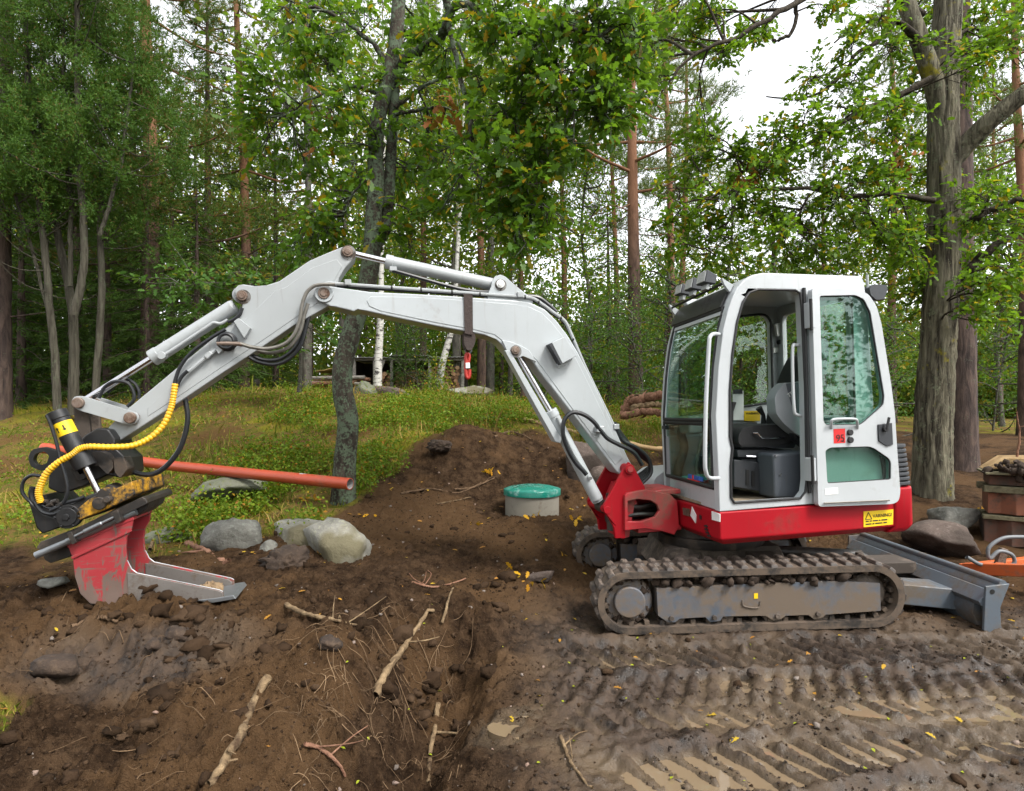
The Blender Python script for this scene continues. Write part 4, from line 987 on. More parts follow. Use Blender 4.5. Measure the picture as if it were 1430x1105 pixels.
# rear wall
zq = so[14][1]
U(MB().prism(rpoly([(CN + .06, zq), (CF - .06, zq), (CF - .06, 2.36), (CN + .06, 2.36)], .03, 3), .80, .84, [rpoly([(CN + .16, zq + .10), (CF - .13, zq + .10), (CF - .13, 2.28), (CN + .16, 2.28)], .05, 3)[::-1]], ax='x'), 'rear_frame', M_CABW, cab, bevel=.01)
U(MB().box(.815, .82, CN + .16, CF - .13, zq + .10, 2.28), 'rear_window_pane', M_GLASS2, cab)
U(MB().box(so[14][0] - .10, so[14][0] - .02, CN + .05, CF - .05, .83, so[14][1]), 'rear_wall', M_LGREY, cab)
# grab handle on the front pillar
hp = [up3(1004, 467, -.73), up3(997, 466.5, -.76), up3(992, 470, -.79), up3(990, 482, -.80), up3(986, 560, -.80), up3(984.5, 640, -.80), up3(986, 660, -.79), up3(991, 667.5, -.77), up3(1004, 668, -.74)]
U(MB().tube(spline(hp, 5), .0135, 10), 'grab_handle', M_CABW)
# light bar with three work lamps
b0 = Vector((vis2[2][0] - .02, CN + .07, vis2[2][1] + .055)); b1 = Vector((vis2[2][0] + .06, CF + .0, vis2[2][1] + .045))
bar = U(MB().cyl(b0, b1, .010, n=10), 'lamp_bar', M_INK)
for p in (b0, b1): U(MB().prism(rpoly([(p.x - .03, p.z + .03), (p.x + .06, p.z - .02), (p.x + .03, p.z - .07), (p.x - .01, p.z - .02)], .008, 2), p.y - .012, p.y + .012), 'bar_bracket', M_WHITE, bar, bevel=.003)
for y, s in ((-.44, 1.0), (-.22, .95), (-.02, .9)):
    c = Vector((b0.x - .02 + SH * (y - CN), y, b0.z + .075)); Mx = Matrix.Translation(c) @ Matrix.Rotation(R(14), 4, 'Y')
    mb = MB(); w, h = .064 * s, .048 * s
    vs = [(-.045, -w, -h), (-.045, w, -h), (-.045, w, h), (-.045, -w, h), (.05, -w * .75, -h * .7), (.05, w * .75, -h * .7), (.05, w * .75, h * .7), (.05, -w * .75, h * .7)]
    mb.add([Mx @ Vector(v) for v in vs], [(0, 1, 2, 3), (4, 5, 6, 7), (0, 1, 5, 4), (1, 2, 6, 5), (2, 3, 7, 6), (3, 0, 4, 7)])
    lm = U(mb, 'work_lamp', M_DARKPL, None, bevel=.008)
    U(MB().box(-.049, -.044, -w * .86, w * .86, -h * .8, h * .8, Mx), 'lamp_lens', M_LAMPG, lm, bevel=.002)
    U(MB().box(-.012, .012, -.035, .035, -h - .035, -h + .005, Mx), 'lamp_foot', M_ARM, lm, bevel=.003)
# rear work lamp
c = up3(1226, 407, -.35)
rl = U(MB().prism(rpoly(up([(1214, 402), (1220, 397), (1238, 398), (1240, 404), (1235, 418), (1224, 419), (1216, 412)], -.45), .012, 3), -.45, -.33), 'rear_work_lamp', M_DARKPL, None, bevel=.012)
U(MB().tube([up3(1211, 384, -.42), up3(1212, 404, -.42), up3(1222, 406, -.42)], .010, 8), 'lamp_stalk', M_ARM, rl)
# ---- door, folded back along the cab side
DN = -.815
dpx = [(1134, 402), (1198, 404), (1213, 411), (1224, 427), (1231, 452), (1237, 490), (1245, 540), (1250, 580), (1252.5, 620), (1257.5, 688), (1255, 700), (1247, 704), (1143, 708)]
w1 = [(1144.5, 413), (1195, 412), (1207, 418), (1216, 436), (1235.5, 553), (1234, 566), (1207, 590), (1202, 593.5), (1154, 594), (1150, 589)]
w2 = [(1152.5, 629), (1160, 625), (1214, 623.5), (1221, 626), (1241.5, 640), (1244.5, 646), (1244.5, 670), (1155.5, 675.5)]
door = U(MB().prism(rpoly(up(dpx, DN), .03, 4), DN, DN + .045, [rpoly(up(w1, DN), .02, 3)[::-1], rpoly(up(w2, DN), .018, 3)[::-1]]), 'cab_door', M_CABW, bevel=.012)
door['label'] = 'white cab door swung fully open against the side'
for w, nm in ((w1, 'upper_door_pane'), (w2, 'lower_door_pane')):
    r_ = rpoly(up(w, DN), .02, 3); U(MB().prism(r_, DN + .022, DN + .027), nm, M_GLASS, door)
    U(MB().tube([Vector((x, DN + .012, z)) for x, z in r_ + [r_[0]]], .006, 6), 'pane_seal', M_RUBBER, door)
U(MB().tube(spline([up3(1161, 598, DN), up3(1161, 590, DN - .03), up3(1164, 586, DN - .04), up3(1180, 585, DN - .04), up3(1194, 585.5, DN - .04), up3(1197, 589, DN - .03), up3(1197.5, 598, DN)], 4), .009, 8), 'door_handle', M_CABW, door)
rs = U(MB().prism(up([(1164, 599.5), (1180, 598.5), (1180.5, 618.5), (1164.5, 619.5)], DN - .001), DN - .002, DN + .002), 'red_sticker', M_RSTICK, door)
p = up3(1166, 618, DN); text('95', .07, M_INK, rs, face_cam(p.x + .005, DN - .0045, p.z + .005)); p = up3(1175, 617, DN); text('dB', .018, M_INK, rs, face_cam(p.x, DN - .0045, p.z))
for a, b in ((1186, 604), (1186.5, 614.5)): mb = MB(); disc(mb, up([(a, b)], DN)[0], .021, DN - .018, DN + .003); U(mb, 'rubber_stop', M_RUBBER, door, bevel=.004)
lt = U(MB().prism(up([(1225, 593), (1244.5, 590.5), (1246, 621), (1238, 623.5), (1226, 616)], DN), DN - .010, DN + .003), 'latch_plate', M_DARKPL, door, bevel=.004)
p = up3(1233.5, 599, DN); U(MB().cyl((p.x, DN - .03, p.z), (p.x, DN, p.z), .020, n=14), 'latch_knob', M_RUBBER, door, bevel=.003)
p2 = up3(1236, 583, DN); U(MB().tube([(p.x, DN - .03, p.z), (p2.x, DN - .035, p2.z)], .009, 8), 'latch_lever', M_RUBBER, door)
U(MB().prism(up([(1152, 682.5), (1170, 681), (1170.5, 690), (1152.5, 691.5)], DN - .001), DN - .002, DN + .002), 'white_label', M_WSTICK, door)
a, b = up3(1149, 702.5, DN), up3(1240, 698.5, DN); U(MB().tube([Vector((a.x, DN - .012, a.z)), Vector((b.x, DN - .012, b.z))], .006, 6), 'door_stay', M_SPRING, door)
for a, b, c, d in ((1129, 422, 1138, 458), (1131, 640, 1140, 672)):
    q0 = up([(a, b)], DN)[0]; q1 = up([(c, d)], DN)[0]; U(MB().box(q0[0], q1[0], DN - .004, CN - .004, q1[1], q0[1]), 'hinge', M_CABW, door, bevel=.004)
    U(MB().cyl((q0[0] + .012, DN - .008, q1[1] - .02), (q0[0] + .012, DN - .008, q0[1] + .02), .011, n=10), 'hinge_pin', M_INK, door)
a, b = up3(1131, 400, DN), up3(1139, 690, DN)
U(MB().tube([Vector((a.x - .005, CN - .012, a.z)), Vector((b.x - .005, CN - .012, b.z))], .012, 8), 'rubber_strip', M_RUBBER, door)
# inner grab handle in the doorway
U(MB().tube(spline([up3(1122, 482, -.70), up3(1112, 482, -.72), up3(1107, 486, -.73), up3(1107, 530, -.73), up3(1109, 572, -.73), up3(1112, 579, -.72), up3(1122, 581, -.70)], 5), .011, 8), 'inner_grab_handle', M_CABW)

# ---- interior
U(MB().box(-.33, .72, -.70, .2, .832, .85), 'cab_floor', M_FLOORM, cab)
seat = U(MB().prism(rpoly(up([(1024, 610), (1030, 598), (1050, 594), (1098, 592), (1108, 600), (1106, 616), (1080, 622), (1026, 622)], -.40), .03, 3), -.46, .02), 'operator_seat', M_SEAT, None, bevel=.03)
U(MB().prism(rpoly(up([(1098, 606), (1104, 574), (1114, 542), (1124, 514), (1134, 494), (1148, 490), (1156, 500), (1146, 560), (1132, 612)], -.36), .03, 3), -.36, -.08), 'backrest', M_SEAT, seat, bevel=.04)
U(MB().prism(rpoly(up([(1132, 500), (1136, 480), (1144, 470), (1156, 472), (1158, 500)], -.30), .03, 3), -.30, -.12), 'headrest', M_SEAT, seat, bevel=.03)
for k, (a, b, c, d) in enumerate(((1030, 614, 1110, 626), (1028, 628, 1106, 640), (1036, 641, 1100, 648))):
    U(MB().prism(rpoly(up([(a, b), (c, b), (c - 4, d), (a + 2, d)], -.42), .015, 2), -.45 + .02 * k, .0), 'seat_suspension', M_DARKPL, seat, bevel=.01)
U(MB().tube([up3(1052, 605, -.47), up3(1058, 605, -.49), up3(1064, 612, -.49), up3(1095, 611, -.47)], .008, 8), 'seat_lever', M_CHROME, seat)
U(MB().tube([up3(1042, 637, -.47), up3(1055, 638, -.48)], .008, 8), 'seat_lever', M_CHROME, seat)
U(MB().prism(up([(1024, 642), (1082, 648), (1082, 690), (1024, 680)], -.44), -.45, .05), 'seat_pedestal', M_DARKPL, None, bevel=.008)
U(MB().prism(up([(1042, 656), (1046, 656), (1046, 678), (1042, 677)], -.455), -.457, -.44), 'pedestal_slot', M_INK)
U(MB().prism(up([(1050, 658), (1054, 658), (1054, 680), (1050, 679)], -.455), -.457, -.44), 'pedestal_slot', M_INK)
U(MB().prism(up([(1077, 634), (1124, 630), (1126, 696), (1080, 696)], -.60), -.62, -.42), 'grey_side_box', M_GREYPL, None, bevel=.02)
for a, b in ((1083, 637), (1089, 663)): mb = MB(); disc(mb, up([(a, b)], -.62)[0], .008, -.627, -.60, 10); U(mb, 'box_screw', M_CHROME)
pod = U(MB().prism(rpoly(up([(1077, 556), (1082, 545), (1092, 535), (1122, 533), (1134, 560), (1128, 618), (1104, 604), (1088, 590), (1079, 578)], -.56), .02, 3), -.60, -.50), 'control_pod', M_LGREY, None, bevel=.02)
U(MB().prism(rpoly(up([(1098, 536), (1122, 533), (1132, 556), (1128, 596), (1106, 566)], -.605), .01, 2), -.607, -.59), 'pod_cover', M_GREYPL, pod, bevel=.006)
p = up3(1101, 556, -.605); text('TB', .045, M_WSTICK, pod, face_cam(p.x, -.6085, p.z) @ Matrix.Rotation(R(28), 4, 'Z'))
U(MB().prism(up([(1104, 604), (1128, 618), (1128, 632), (1108, 616)], -.55), -.58, -.52), 'pod_bracket', M_BLACK, pod, bevel=.01)
# lever with rubber boot and head in front of the far window
a = up3(1066, 580, -.12); mb = MB(); mb.tube([a + Vector((0, 0, -.18)), a, a + Vector((-.04, 0, .06))], [.03, .016, .026], 10); U(mb, 'joystick', M_RUBBER)
a = up3(1022, 575, -.40); mb = MB(); mb.tube([a + Vector((-.02, 0, -.3)), a, a + Vector((.01, 0, .07))], [.012, .012, .026], 10); U(mb, 'joystick', M_RUBBER)
p = up3(1023, 588, .16); q_ = up([(1023, 587), (1038, 587), (1038, 546), (1023, 546)], .17); U(MB().prism(q_, .165, .17), 'paper_notice', M_WSTICK, cab)
q_ = up([(1024, 550), (1037, 550), (1037, 544), (1024, 544)], .16); U(MB().prism(q_, .158, .163), 'notice_heading', M_DARKPL, cab)
q_ = up([(1039, 588), (1061, 588), (1061, 574), (1039, 574)], .17); U(MB().prism(q_, .165, .17), 'yellow_notice', M_YSTICK, cab)
p = up3(1042, 577.5, .16); text('WARNING', .026, M_INK, cab, face_cam(p.x, .1635, p.z - .01))
U(MB().box(-.30, .55, .14, .185, up3(1050, 590, .16).z - .03, up3(1050, 590, .16).z), 'far_armrest', M_DARKPL, cab, bevel=.006)
mb = MB(); disc(mb, up([(1089, 478)], .17)[0], .022, .15, .185, 12); U(mb, 'coat_hook', M_RUBBER, cab)
U(MB().prism(rpoly(up([(1083, 452), (1092, 450), (1094, 468), (1086, 470)], .15), .01, 2), .15, .185), 'cab_lamp', M_WSTICK, cab, bevel=.006)
U(MB().prism(up([(1080, 486), (1091, 485), (1091, 492), (1080, 493)], .18), .175, .185), 'white_label', M_WSTICK, cab)
# pedals, travel levers and dash seen through the windscreen
for y in (-.34, -.16):
    U(MB().tube(spline([Vector((-.16, y, .85)), Vector((-.19, y, 1.05)), Vector((-.15, y, 1.25)), Vector((-.10, y, 1.34))], 4), [.012] * 13, 8), 'travel_lever', M_SPRING)
    U(MB().tube([(-.16, y, .85), (-.17, y, .93), (-.18, y, 1.0)], [.05, .04, .022], 12), 'lever_boot', M_RUBBER)
    U(MB().box(-.27, -.12, y - .05, y + .05, .87, .885), 'foot_pedal', M_DARKPL)
U(MB().tube(spline([(-.20, .05, .85), (-.24, .05, 1.0), (-.17, .06, 1.2), (-.20, .05, 1.35), (-.12, .03, 1.47)], 4), [.035] * 17, 12), 'bellows_hose', M_GREASE)
U(MB().box(-.22, -.10, -.12, .14, 1.32, 1.46), 'side_console', M_LGREY, None, bevel=.02)
U(MB().box(-.28, .6, .10, .185, .85, 1.30), 'far_console', M_LGREY, cab, bevel=.01)

# ---- lifting sling and hook on the boom
tp = up([(647.5, 412), (660, 412.5), (660.5, 468), (649, 466)], BN - .012)
sl_ = empty('lifting_sling'); sl_.matrix_world = MU
tag(sl_, 'dark brown webbing sling looped round the white boom', 'sling')
M_SLING = plain('brown_webbing', (.045, .032, .028), .9, 0, .25, 60, .4)
(xa, za), (xb, zb_), (xc, zc_), (xd, zd_) = tp
MB().prism(tp, BN - .014, BN - .008).build('webbing', M_SLING, sl_)
MB().box(xa, xb, BN - .014, BF + .01, za, za + .006).build('webbing', M_SLING, sl_)
MB().prism(tp, BF + .004, BF + .010).build('webbing', M_SLING, sl_)
mb = MB(); kn = up([(646, 466), (652, 464), (662, 467), (663, 476), (660, 486), (656, 491), (651, 490), (647, 482)], -.05)
mb.prism(rpoly(kn, .02, 3), -.10, .02); mb.build('sling_knot', M_SLING, sl_, bevel=.02)
mb = MB()
for a, b in ((649, 489), (659, 489)): mb.tube([up3(a, b, -.04), up3((a + 654) / 2, 493, -.04), up3(654, 496, -.04)], .006, 6)
mb.build('shackle', M_EDGE, sl_)
hk = empty('lifting_hook'); hk.matrix_world = MU; tag(hk, 'red safety hook hanging from the sling under the boom', 'hook')
M_HOOK = paint('red_hook_paint', (.40, .025, .016), .45, (.15, .08, .06), .3, 8)
mb = MB(); mb.tube(spline([up3(653, 493, -.04), up3(650.5, 498, -.04), up3(651, 506, -.04), up3(650.5, 514, -.04), up3(651, 524, -.04), up3(653.5, 528, -.04), up3(655.5, 524, -.04), up3(655.5, 516, -.04)], 5), .014, 10)
mb.tube(spline([up3(653, 493, -.04), up3(655.5, 497, -.04), up3(654.5, 505, -.04), up3(652, 510, -.04)], 5), .011, 10); mb.build('hook_body', M_HOOK, hk)
MB().box(*[f for f in (up3(652, 510, -.04).x - .012, up3(652, 510, -.04).x + .02)], -.06, -.03, up3(652, 515, -.04).z, up3(652, 507, -.04).z).build('safety_latch', M_WSTICK, hk, bevel=.004)
# ------------------------------------------------------------------ vegetation
def np_spline(P, n):
    P = np.asarray(P, float)
    if len(P) < 3:
        t = np.linspace(0, 1, n)[:, None]; return P[0] * (1 - t) + P[-1] * t
    Q = np.vstack([2 * P[0] - P[1], P, 2 * P[-1] - P[-2]]); m = len(P) - 1
    u = np.linspace(0, m - 1e-6, n); i = u.astype(int); t = (u - i)[:, None]
    a, b, c, d = Q[i], Q[i + 1], Q[i + 2], Q[i + 3]
    return .5 * (2 * b + (c - a) * t + (2 * a - 5 * b + 4 * c - d) * t ** 2 + (3 * b - a - 3 * c + d) * t ** 3)
class Wood:
    """tubes for trunks, limbs and twigs, joined into one mesh"""
    def __init__(s): s.V = []; s.F = []; s.n = 0
    def add(s, pts, r0, r1=None, n=8, relief=0.0, fr=3.0, power=1.0, flare=0.0):
        P = np.asarray(pts, float); m = len(P)
        if np.ndim(r0) == 0:
            t = np.linspace(0, 1, m) ** power; r = r0 * (1 - t) + (r1 if r1 is not None else r0 * .3) * t
        else: r = np.asarray(r0, float)
        T = np.gradient(P, axis=0); T /= np.linalg.norm(T, axis=1)[:, None] + 1e-12
        ref = np.array([1., 0, 0]) if abs(T[0][0]) < .8 else np.array([0, 1., 0])
        Uv = ref - T * (T @ ref)[:, None]; Uv /= np.linalg.norm(Uv, axis=1)[:, None] + 1e-9
        Wv = np.cross(T, Uv); a = np.linspace(0, 2 * np.pi, n, endpoint=False)
        rr = np.repeat(r[:, None], n, 1)
        L = np.concatenate([[0], np.cumsum(np.linalg.norm(np.diff(P, axis=0), axis=1))])
        if flare: rr = rr * (1 + flare * np.exp(-L / .22)[:, None] * (1 + .35 * np.sin(a * 4 + 1)[None, :]))
        if relief:
            A, S = np.meshgrid(a, L); k = fr
            # ridges that join round the trunk
            nz = 1 - 2 * np.abs(perlin(np.cos(A) * k + 5 + .9 * perlin(S * 6, A), np.sin(A) * k + S * 1.6)) 
            nz2 = perlin(np.cos(A) * k * 2.3 + 31 + S * 4, np.sin(A) * k * 2.3 - S * 5)
            rr = rr * (1 + relief * (nz * .8 + nz2 * .5) )
        V = P[:, None, :] + rr[..., None] * (np.cos(a)[None, :, None] * Uv[:, None, :] + np.sin(a)[None, :, None] * Wv[:, None, :])
        idx = np.arange(m * n).reshape(m, n) + s.n
        F = np.stack([idx[:-1], np.roll(idx[:-1], -1, 1), np.roll(idx[1:], -1, 1), idx[1:]], -1).reshape(-1, 4)
        s.V.append(V.reshape(-1, 3)); s.F.append(F); s.n += m * n
    def mesh(s, name, off=(0, 0, 0)):
        me = fast_mesh(name, np.vstack(s.V) - np.array(off), np.vstack(s.F)); me.shade_smooth(); return me

OAK = np.array([(0, 0), (.16, .07), (.28, .20), (.40, .11), (.56, .27), (.68, .15), (.84, .20), (1, 0), (.84, -.20), (.68, -.15), (.56, -.27), (.40, -.11), (.28, -.20), (.16, -.07)], float)
HEX = np.array([(0, 0), (.35, .26), (.72, .24), (1, 0), (.72, -.24), (.35, -.26)], float)
DIA = np.array([(0, 0), (.5, .33), (1, 0), (.5, -.33)], float)
BLOB = np.array([(0, 0), (.3, .42), (.8, .35), (1.05, .05), (.75, -.30), (.3, -.45)], float)
NEE = np.array([(0, .5), (1, 0), (0, -.5)], float)
def leaves(C, size, tmpl, g, up=.8, droop=.15, D=None, spread=1.0, width=1.0, fold=.35):
    """one leaf outline per centre; D gives preferred growth directions"""
    C = np.asarray(C, float); n = len(C); k = len(tmpl)
    nrm = g.normal(size=(n, 3)) * spread; nrm[:, 2] += up * 1.6; nrm /= np.linalg.norm(nrm, axis=1)[:, None]
    d = g.normal(size=(n, 3)); d[:, 2] -= droop * 2
    if D is not None: d = d * .45 + D * 1.2
    d -= nrm * (d * nrm).sum(1)[:, None]; d /= np.linalg.norm(d, axis=1)[:, None] + 1e-9
    w = np.cross(nrm, d); s = (size * g.uniform(.65, 1.2, n)) if np.ndim(size) == 0 else size
    x = tmpl[:, 0]; y = tmpl[:, 1] * width; z = fold * np.abs(y) - .18 * x * x
    V = C[:, None, :] + s[:, None, None] * (x[None, :, None] * d[:, None, :] + y[None, :, None] * w[:, None, :] + z[None, :, None] * nrm[:, None, :])
    return V.reshape(-1, 3), np.arange(n * k).reshape(n, k)
def needles(C, D, length, width, g, per=12, cone=.9):
    """tufts of thin needles at C growing along D"""
    n = len(C); C = np.repeat(C, per, 0); D = np.repeat(D, per, 0)
    d = D + g.normal(size=D.shape) * cone; d /= np.linalg.norm(d, axis=1)[:, None]
    w = np.cross(d, g.normal(size=d.shape)); w /= np.linalg.norm(w, axis=1)[:, None] + 1e-9
    L = length * g.uniform(.6, 1.25, len(C)); C = C + D * g.uniform(-.5, .5, (len(C), 1)) * length
    V = np.stack([C - w * width, C + w * width, C + d * L[:, None]], 1)
    return V.reshape(-1, 3), np.arange(len(C) * 3).reshape(-1, 3)
def needles_island(V, F): return V, F
def pxl(pts, Y): return np.array([tuple(at(p[0], p[1], p[2] if len(p) > 2 else Y)) for p in pts])

# bark and leaf materials
B_OAKC = bark_mat('lichen_oak_bark', (.020, .016, .012), (.060, .050, .038), (.085, .112, .072), .58, .35, 16, kb=1.0)
B_OAKR = bark_mat('furrowed_oak_bark', (.026, .021, .015), (.190, .172, .120), (.165, .18, .115), .26, .09, 17, kb=2.0, moss=(.22, .19, .02))
B_PINE = bark_mat('pine_bark', (.038, .026, .021), (.105, .070, .054), None, .4, .3, 11, upper=(.22, .110, .062), upz=(3.2, 5.5))
B_PINED = bark_mat('dark_pine_bark', (.030, .022, .020), (.095, .066, .054), (.09, .10, .07), .12, .25, 11)
B_JUN = bark_mat('grey_juniper_bark', (.030, .026, .019), (.085, .078, .058), (.085, .095, .06), .25, .1, 22)
B_SILH = bark_mat('silhouette_limb_bark', (.018, .014, .010), (.060, .048, .034), (.07, .08, .04), .2, .5, 18)  # darker than the trunk: paints in the limbs' silhouette against the bright sky
def birch():
    m, nt, b = new_mat('birch_bark'); co = objco(nt, (1, 1, 2.2)); n = noise(nt, co, 6, 6, .7, .4); co2 = objco(nt, (.6, .6, 5)); n2 = noise(nt, co2, 9, 3)
    c = mixrgb(nt, ramp(nt, n, [(.53, g1(0)), (.58, g1(1))]), (.44, .43, .39), (.035, .03, .028))
    c = mixrgb(nt, ramp(nt, n2, [(.62, g1(0)), (.66, g1(1))]), c, (.10, .085, .075)); nt.links.new(c, b.inputs['Base Color']); b.inputs['Roughness'].default_value = .7; return m
B_BIRCH = birch()
B_GREY = bark_mat('grey_bark', (.045, .040, .034), (.12, .108, .090), (.13, .15, .11), .35, .3, 12)
L_OAKC = leaf_mat('dark_oak_leaf', (.044, .120, .016), (.090, .200, .013), (.38, .20, .010), .05, .55, .40, .30)
L_OAKR = leaf_mat('fresh_oak_leaf', (.060, .150, .010), (.130, .250, .013), (.42, .25, .010), .06, .55, .45, .22)
L_SHRUB = leaf_mat('shrub_leaf', (.036, .105, .022), (.072, .165, .026), (.22, .16, .02), .05, .38)
L_DECID = leaf_mat('wood_leaf', (.075, .145, .012), (.155, .225, .018), (.40, .26, .015), .12, .5)
L_PINE = leaf_mat('pine_needle', (.060, .105, .026), (.125, .170, .045), (.16, .10, .04), .06, .25, .6)
L_PINEG = leaf_mat('hanging_pine_needle', (.038, .090, .016), (.085, .150, .028), (.17, .075, .028), .22, .3, .6)
L_JUN = leaf_mat('juniper_needle', (.024, .076, .012), (.064, .140, .018), (.12, .055, .02), .03, .25, .6)
L_SPRUCE = leaf_mat('spruce_needle', (.018, .050, .010), (.048, .098, .016), None, .04, .2, .6)
L_DEAD = leaf_mat('withered_oak_leaf', (.20, .060, .018), (.33, .115, .035), None, .04, .3)
L_FAR = leaf_mat('far_wood_leaf', (.060, .110, .016), (.150, .205, .026), (.34, .25, .02), .10, .40, .6)

def art_oak(name, label, base, stems, limbs, clusters, leafm, barkm, size, per, twig_n, seed, tmpl=OAK, group=None, relief=.06, na=44, dead=(), flare=.22, limbm=None):
    """oak drawn limb by limb; every leaf clump hangs on twigs that reach back to the nearest limb"""
    g = np.random.default_rng(seed); base = Vector(base); root = empty(name, base); tag(root, label, 'tree', group); b = np.array(base)
    w = Wood(); pool = []
    for i, (pts, r0, r1) in enumerate(stems):
        P = np_spline(pts, 150 if i == 0 else 70); w.add(P, r0, r1, na if i == 0 else 24, relief, 3.2 if i == 0 else 2.2, flare=flare if i == 0 else 0); pool.append(P[len(P) // 3:])
    link('trunk', w.mesh('trunk', b), barkm, root)
    w = Wood()
    for pts, r0, r1 in limbs:
        P = np_spline(pts, 26); P[1:-1] += g.normal(size=(24, 3)) * r0 * .25; w.add(P, r0, r1, 9); pool.append(P[3:])
    pool = np.vstack(pool); Cs = []; Ds = []
    for (c, r) in clusters:
        c = np.array(c); d = np.linalg.norm(pool - c, axis=1); j = np.argmin(d + g.uniform(0, .25, len(d))); s = pool[j]
        mid = (s + c) / 2 + g.normal(size=3) * .10 * np.linalg.norm(c - s); mid[2] += .08 * np.linalg.norm(c - s)
        P = np_spline([s, mid, c], 12); w.add(P, max(.006, min(.022, .010 * np.linalg.norm(c - s) + .006)), .004, 5)
        for _ in range(twig_n):
            e = c + g.normal(size=3) * r * np.array([.62, .62, .45]); a = P[g.integers(4, 12)]
            m2 = (a + e) / 2 + g.normal(size=3) * .04; m2[2] -= .02; Q = np_spline([a, m2, e], 6); w.add(Q, .005, .0022, 4)
            nl = g.integers(int(per * .6), int(per * 1.4) + 1); t = g.uniform(.35, 1.08, nl) ** .7
            q = a * ((1 - t) ** 2)[:, None] + m2 * (2 * t * (1 - t))[:, None] + e * (t ** 2)[:, None] + g.normal(size=(nl, 3)) * .035
            Cs.append(q); Ds.append(np.repeat(((e - a) / (np.linalg.norm(e - a) + 1e-6))[None], nl, 0))
    link('branches', w.mesh('branches', b), limbm or barkm, root)
    Cs = np.vstack(Cs) - b; Ds = np.vstack(Ds); V, F = leaves(Cs, size, tmpl, g, .75, .25, Ds)
    link('crown', fast_mesh('crown', V, F), leafm, root)
    for (c, r, n) in dead:
        q = np.array(c) + g.normal(size=(n, 3)) * r; V, F = leaves(q - b, size * 1.5, OAK, g, .1, 1.2); o = link('withered_leaves', fast_mesh('withered_leaves', V, F), L_DEAD, root)
    return root

def jit(lst, g, Y, dy, rpx=(26, 40), rep=2, sp=22):
    out = []
    for it in lst:
        for k in range(rep):
            x, y = it[0] + g.normal() * sp * (k > 0), it[1] + g.normal() * sp * .8 * (k > 0); yy = (it[2] if len(it) > 2 else Y) + g.uniform(-dy, dy)
            out.append((tuple(at(x, y, yy)), g.uniform(*rpx) * yy / FPX))
    return out
g = np.random.default_rng(11)
# ---- oak in the middle, standing by the orange pipe
cb = on_ground(479, 699)
CY = cb.y
st = [(pxl([(479, 712), (480, 680), (482, 640), (486, 590), (479, 548), (480, 505), (497, 445), (513, 395), (520, 345), (522, 300), (526, 255), (524, 215), (528, 165), (541, 115), (552, 60), (557, 0), (560, -70)], CY), .108, .062),
      (pxl([(520, 350), (537, 320), (543, 270), (547, 200), (551, 130), (555, 70)], CY + .05), .062, .045)]
lb = [(pxl([(550, 92, CY), (575, 78, CY - .1), (605, 58, CY - .25), (622, 42, CY - .4), (625, 5, CY - .5), (620, -30, CY - .6)], CY), .052, .035),
      (pxl([(622, 30, CY - .45), (640, 8, CY - .6), (668, 12, CY - .8), (695, 38, CY - 1.0), (722, 48, CY - 1.1), (760, 28, CY - 1.2), (800, 40, CY - 1.3), (850, 60, CY - 1.4)], CY), .034, .012),
      (pxl([(625, 20, CY - .45), (632, 60, CY - .5), (643, 112, CY - .6), (656, 160, CY - .7), (658, 205, CY - .7), (662, 240, CY - .8), (700, 262, CY - .9), (730, 280, CY - .9)], CY), .026, .008),
      (pxl([(640, 60, CY - .5), (660, 120, CY - .5), (657, 190, CY - .5), (650, 230, CY - .5)], CY), .014, .006),
      (pxl([(553, 150), (585, 125), (610, 112), (640, 106), (670, 100)], CY), .024, .008),
      (pxl([(552, 160), (580, 155), (610, 150), (650, 158)], CY), .022, .008),
      (pxl([(525, 130), (495, 121), (460, 130), (425, 142), (400, 165)], CY), .020, .006),
      (pxl([(522, 240), (500, 262), (490, 275), (480, 300)], CY), .014, .006),
      (pxl([(545, 100), (520, 60), (480, 30), (440, 10), (400, 0)], CY), .030, .010),
      (pxl([(700, 40, CY - 1.0), (730, 95, CY - 1.1), (770, 110, CY - 1.2), (810, 128, CY - 1.3), (860, 120, CY - 1.4)], CY), .016, .006),
      (pxl([(715, 70, CY - 1.0), (730, 120, CY - 1.0), (718, 170, CY - 1.0), (735, 230, CY - 1.0), (745, 300, CY - 1)], CY), .014, .005)]
cl = [(400, 20), (440, 50), (480, 20), (520, 25), (420, 100), (465, 85), (390, 70), (360, 95), (350, 150), (400, 150), (450, 165), (380, 200), (430, 205), (475, 200), (500, 130), (590, 20), (610, 80), (575, 60), (590, 120),
      (440, 250), (465, 270), (430, 300), (450, 330), (480, 320), (500, 260), (575, 190), (610, 190), (595, 250), (560, 250), (580, 300), (620, 290), (560, 330), (600, 220), (640, 260), (425, 345)]
clr = [(660, 20), (690, 60), (720, 15), (750, 60), (780, 25), (820, 20), (850, 55), (880, 30), (890, 90), (850, 110), (810, 80), (770, 110), (730, 100), (690, 110), (740, 150), (780, 160), (830, 160), (870, 150), (860, 190), (840, 70), (900, 60),
       (700, 150), (720, 200), (760, 205), (700, 250), (735, 245), (765, 240), (720, 290), (750, 285), (700, 310), (745, 320), (765, 300), (690, 220), (800, 200), (680, 180), (735, 340), (780, 60), (820, 120)]
CL = jit(cl, g, CY + .2, .8, (30, 46), 2, 24) + jit(clr, g, CY - 1.0, .45, (28, 44), 2, 20)
art_oak('oak_tree', 'crooked lichen grey oak beside the orange pipe end', cb, st, lb, CL, L_OAKC, B_OAKC, .096, 11, 8, 21,
        dead=[(at(618, 140, CY - .7), .05, 9), (at(612, 165, CY - .7), .05, 9), (at(628, 150, CY - .7), .045, 6), (at(452, 155, CY), .07, 8), (at(438, 215, CY), .05, 5)])

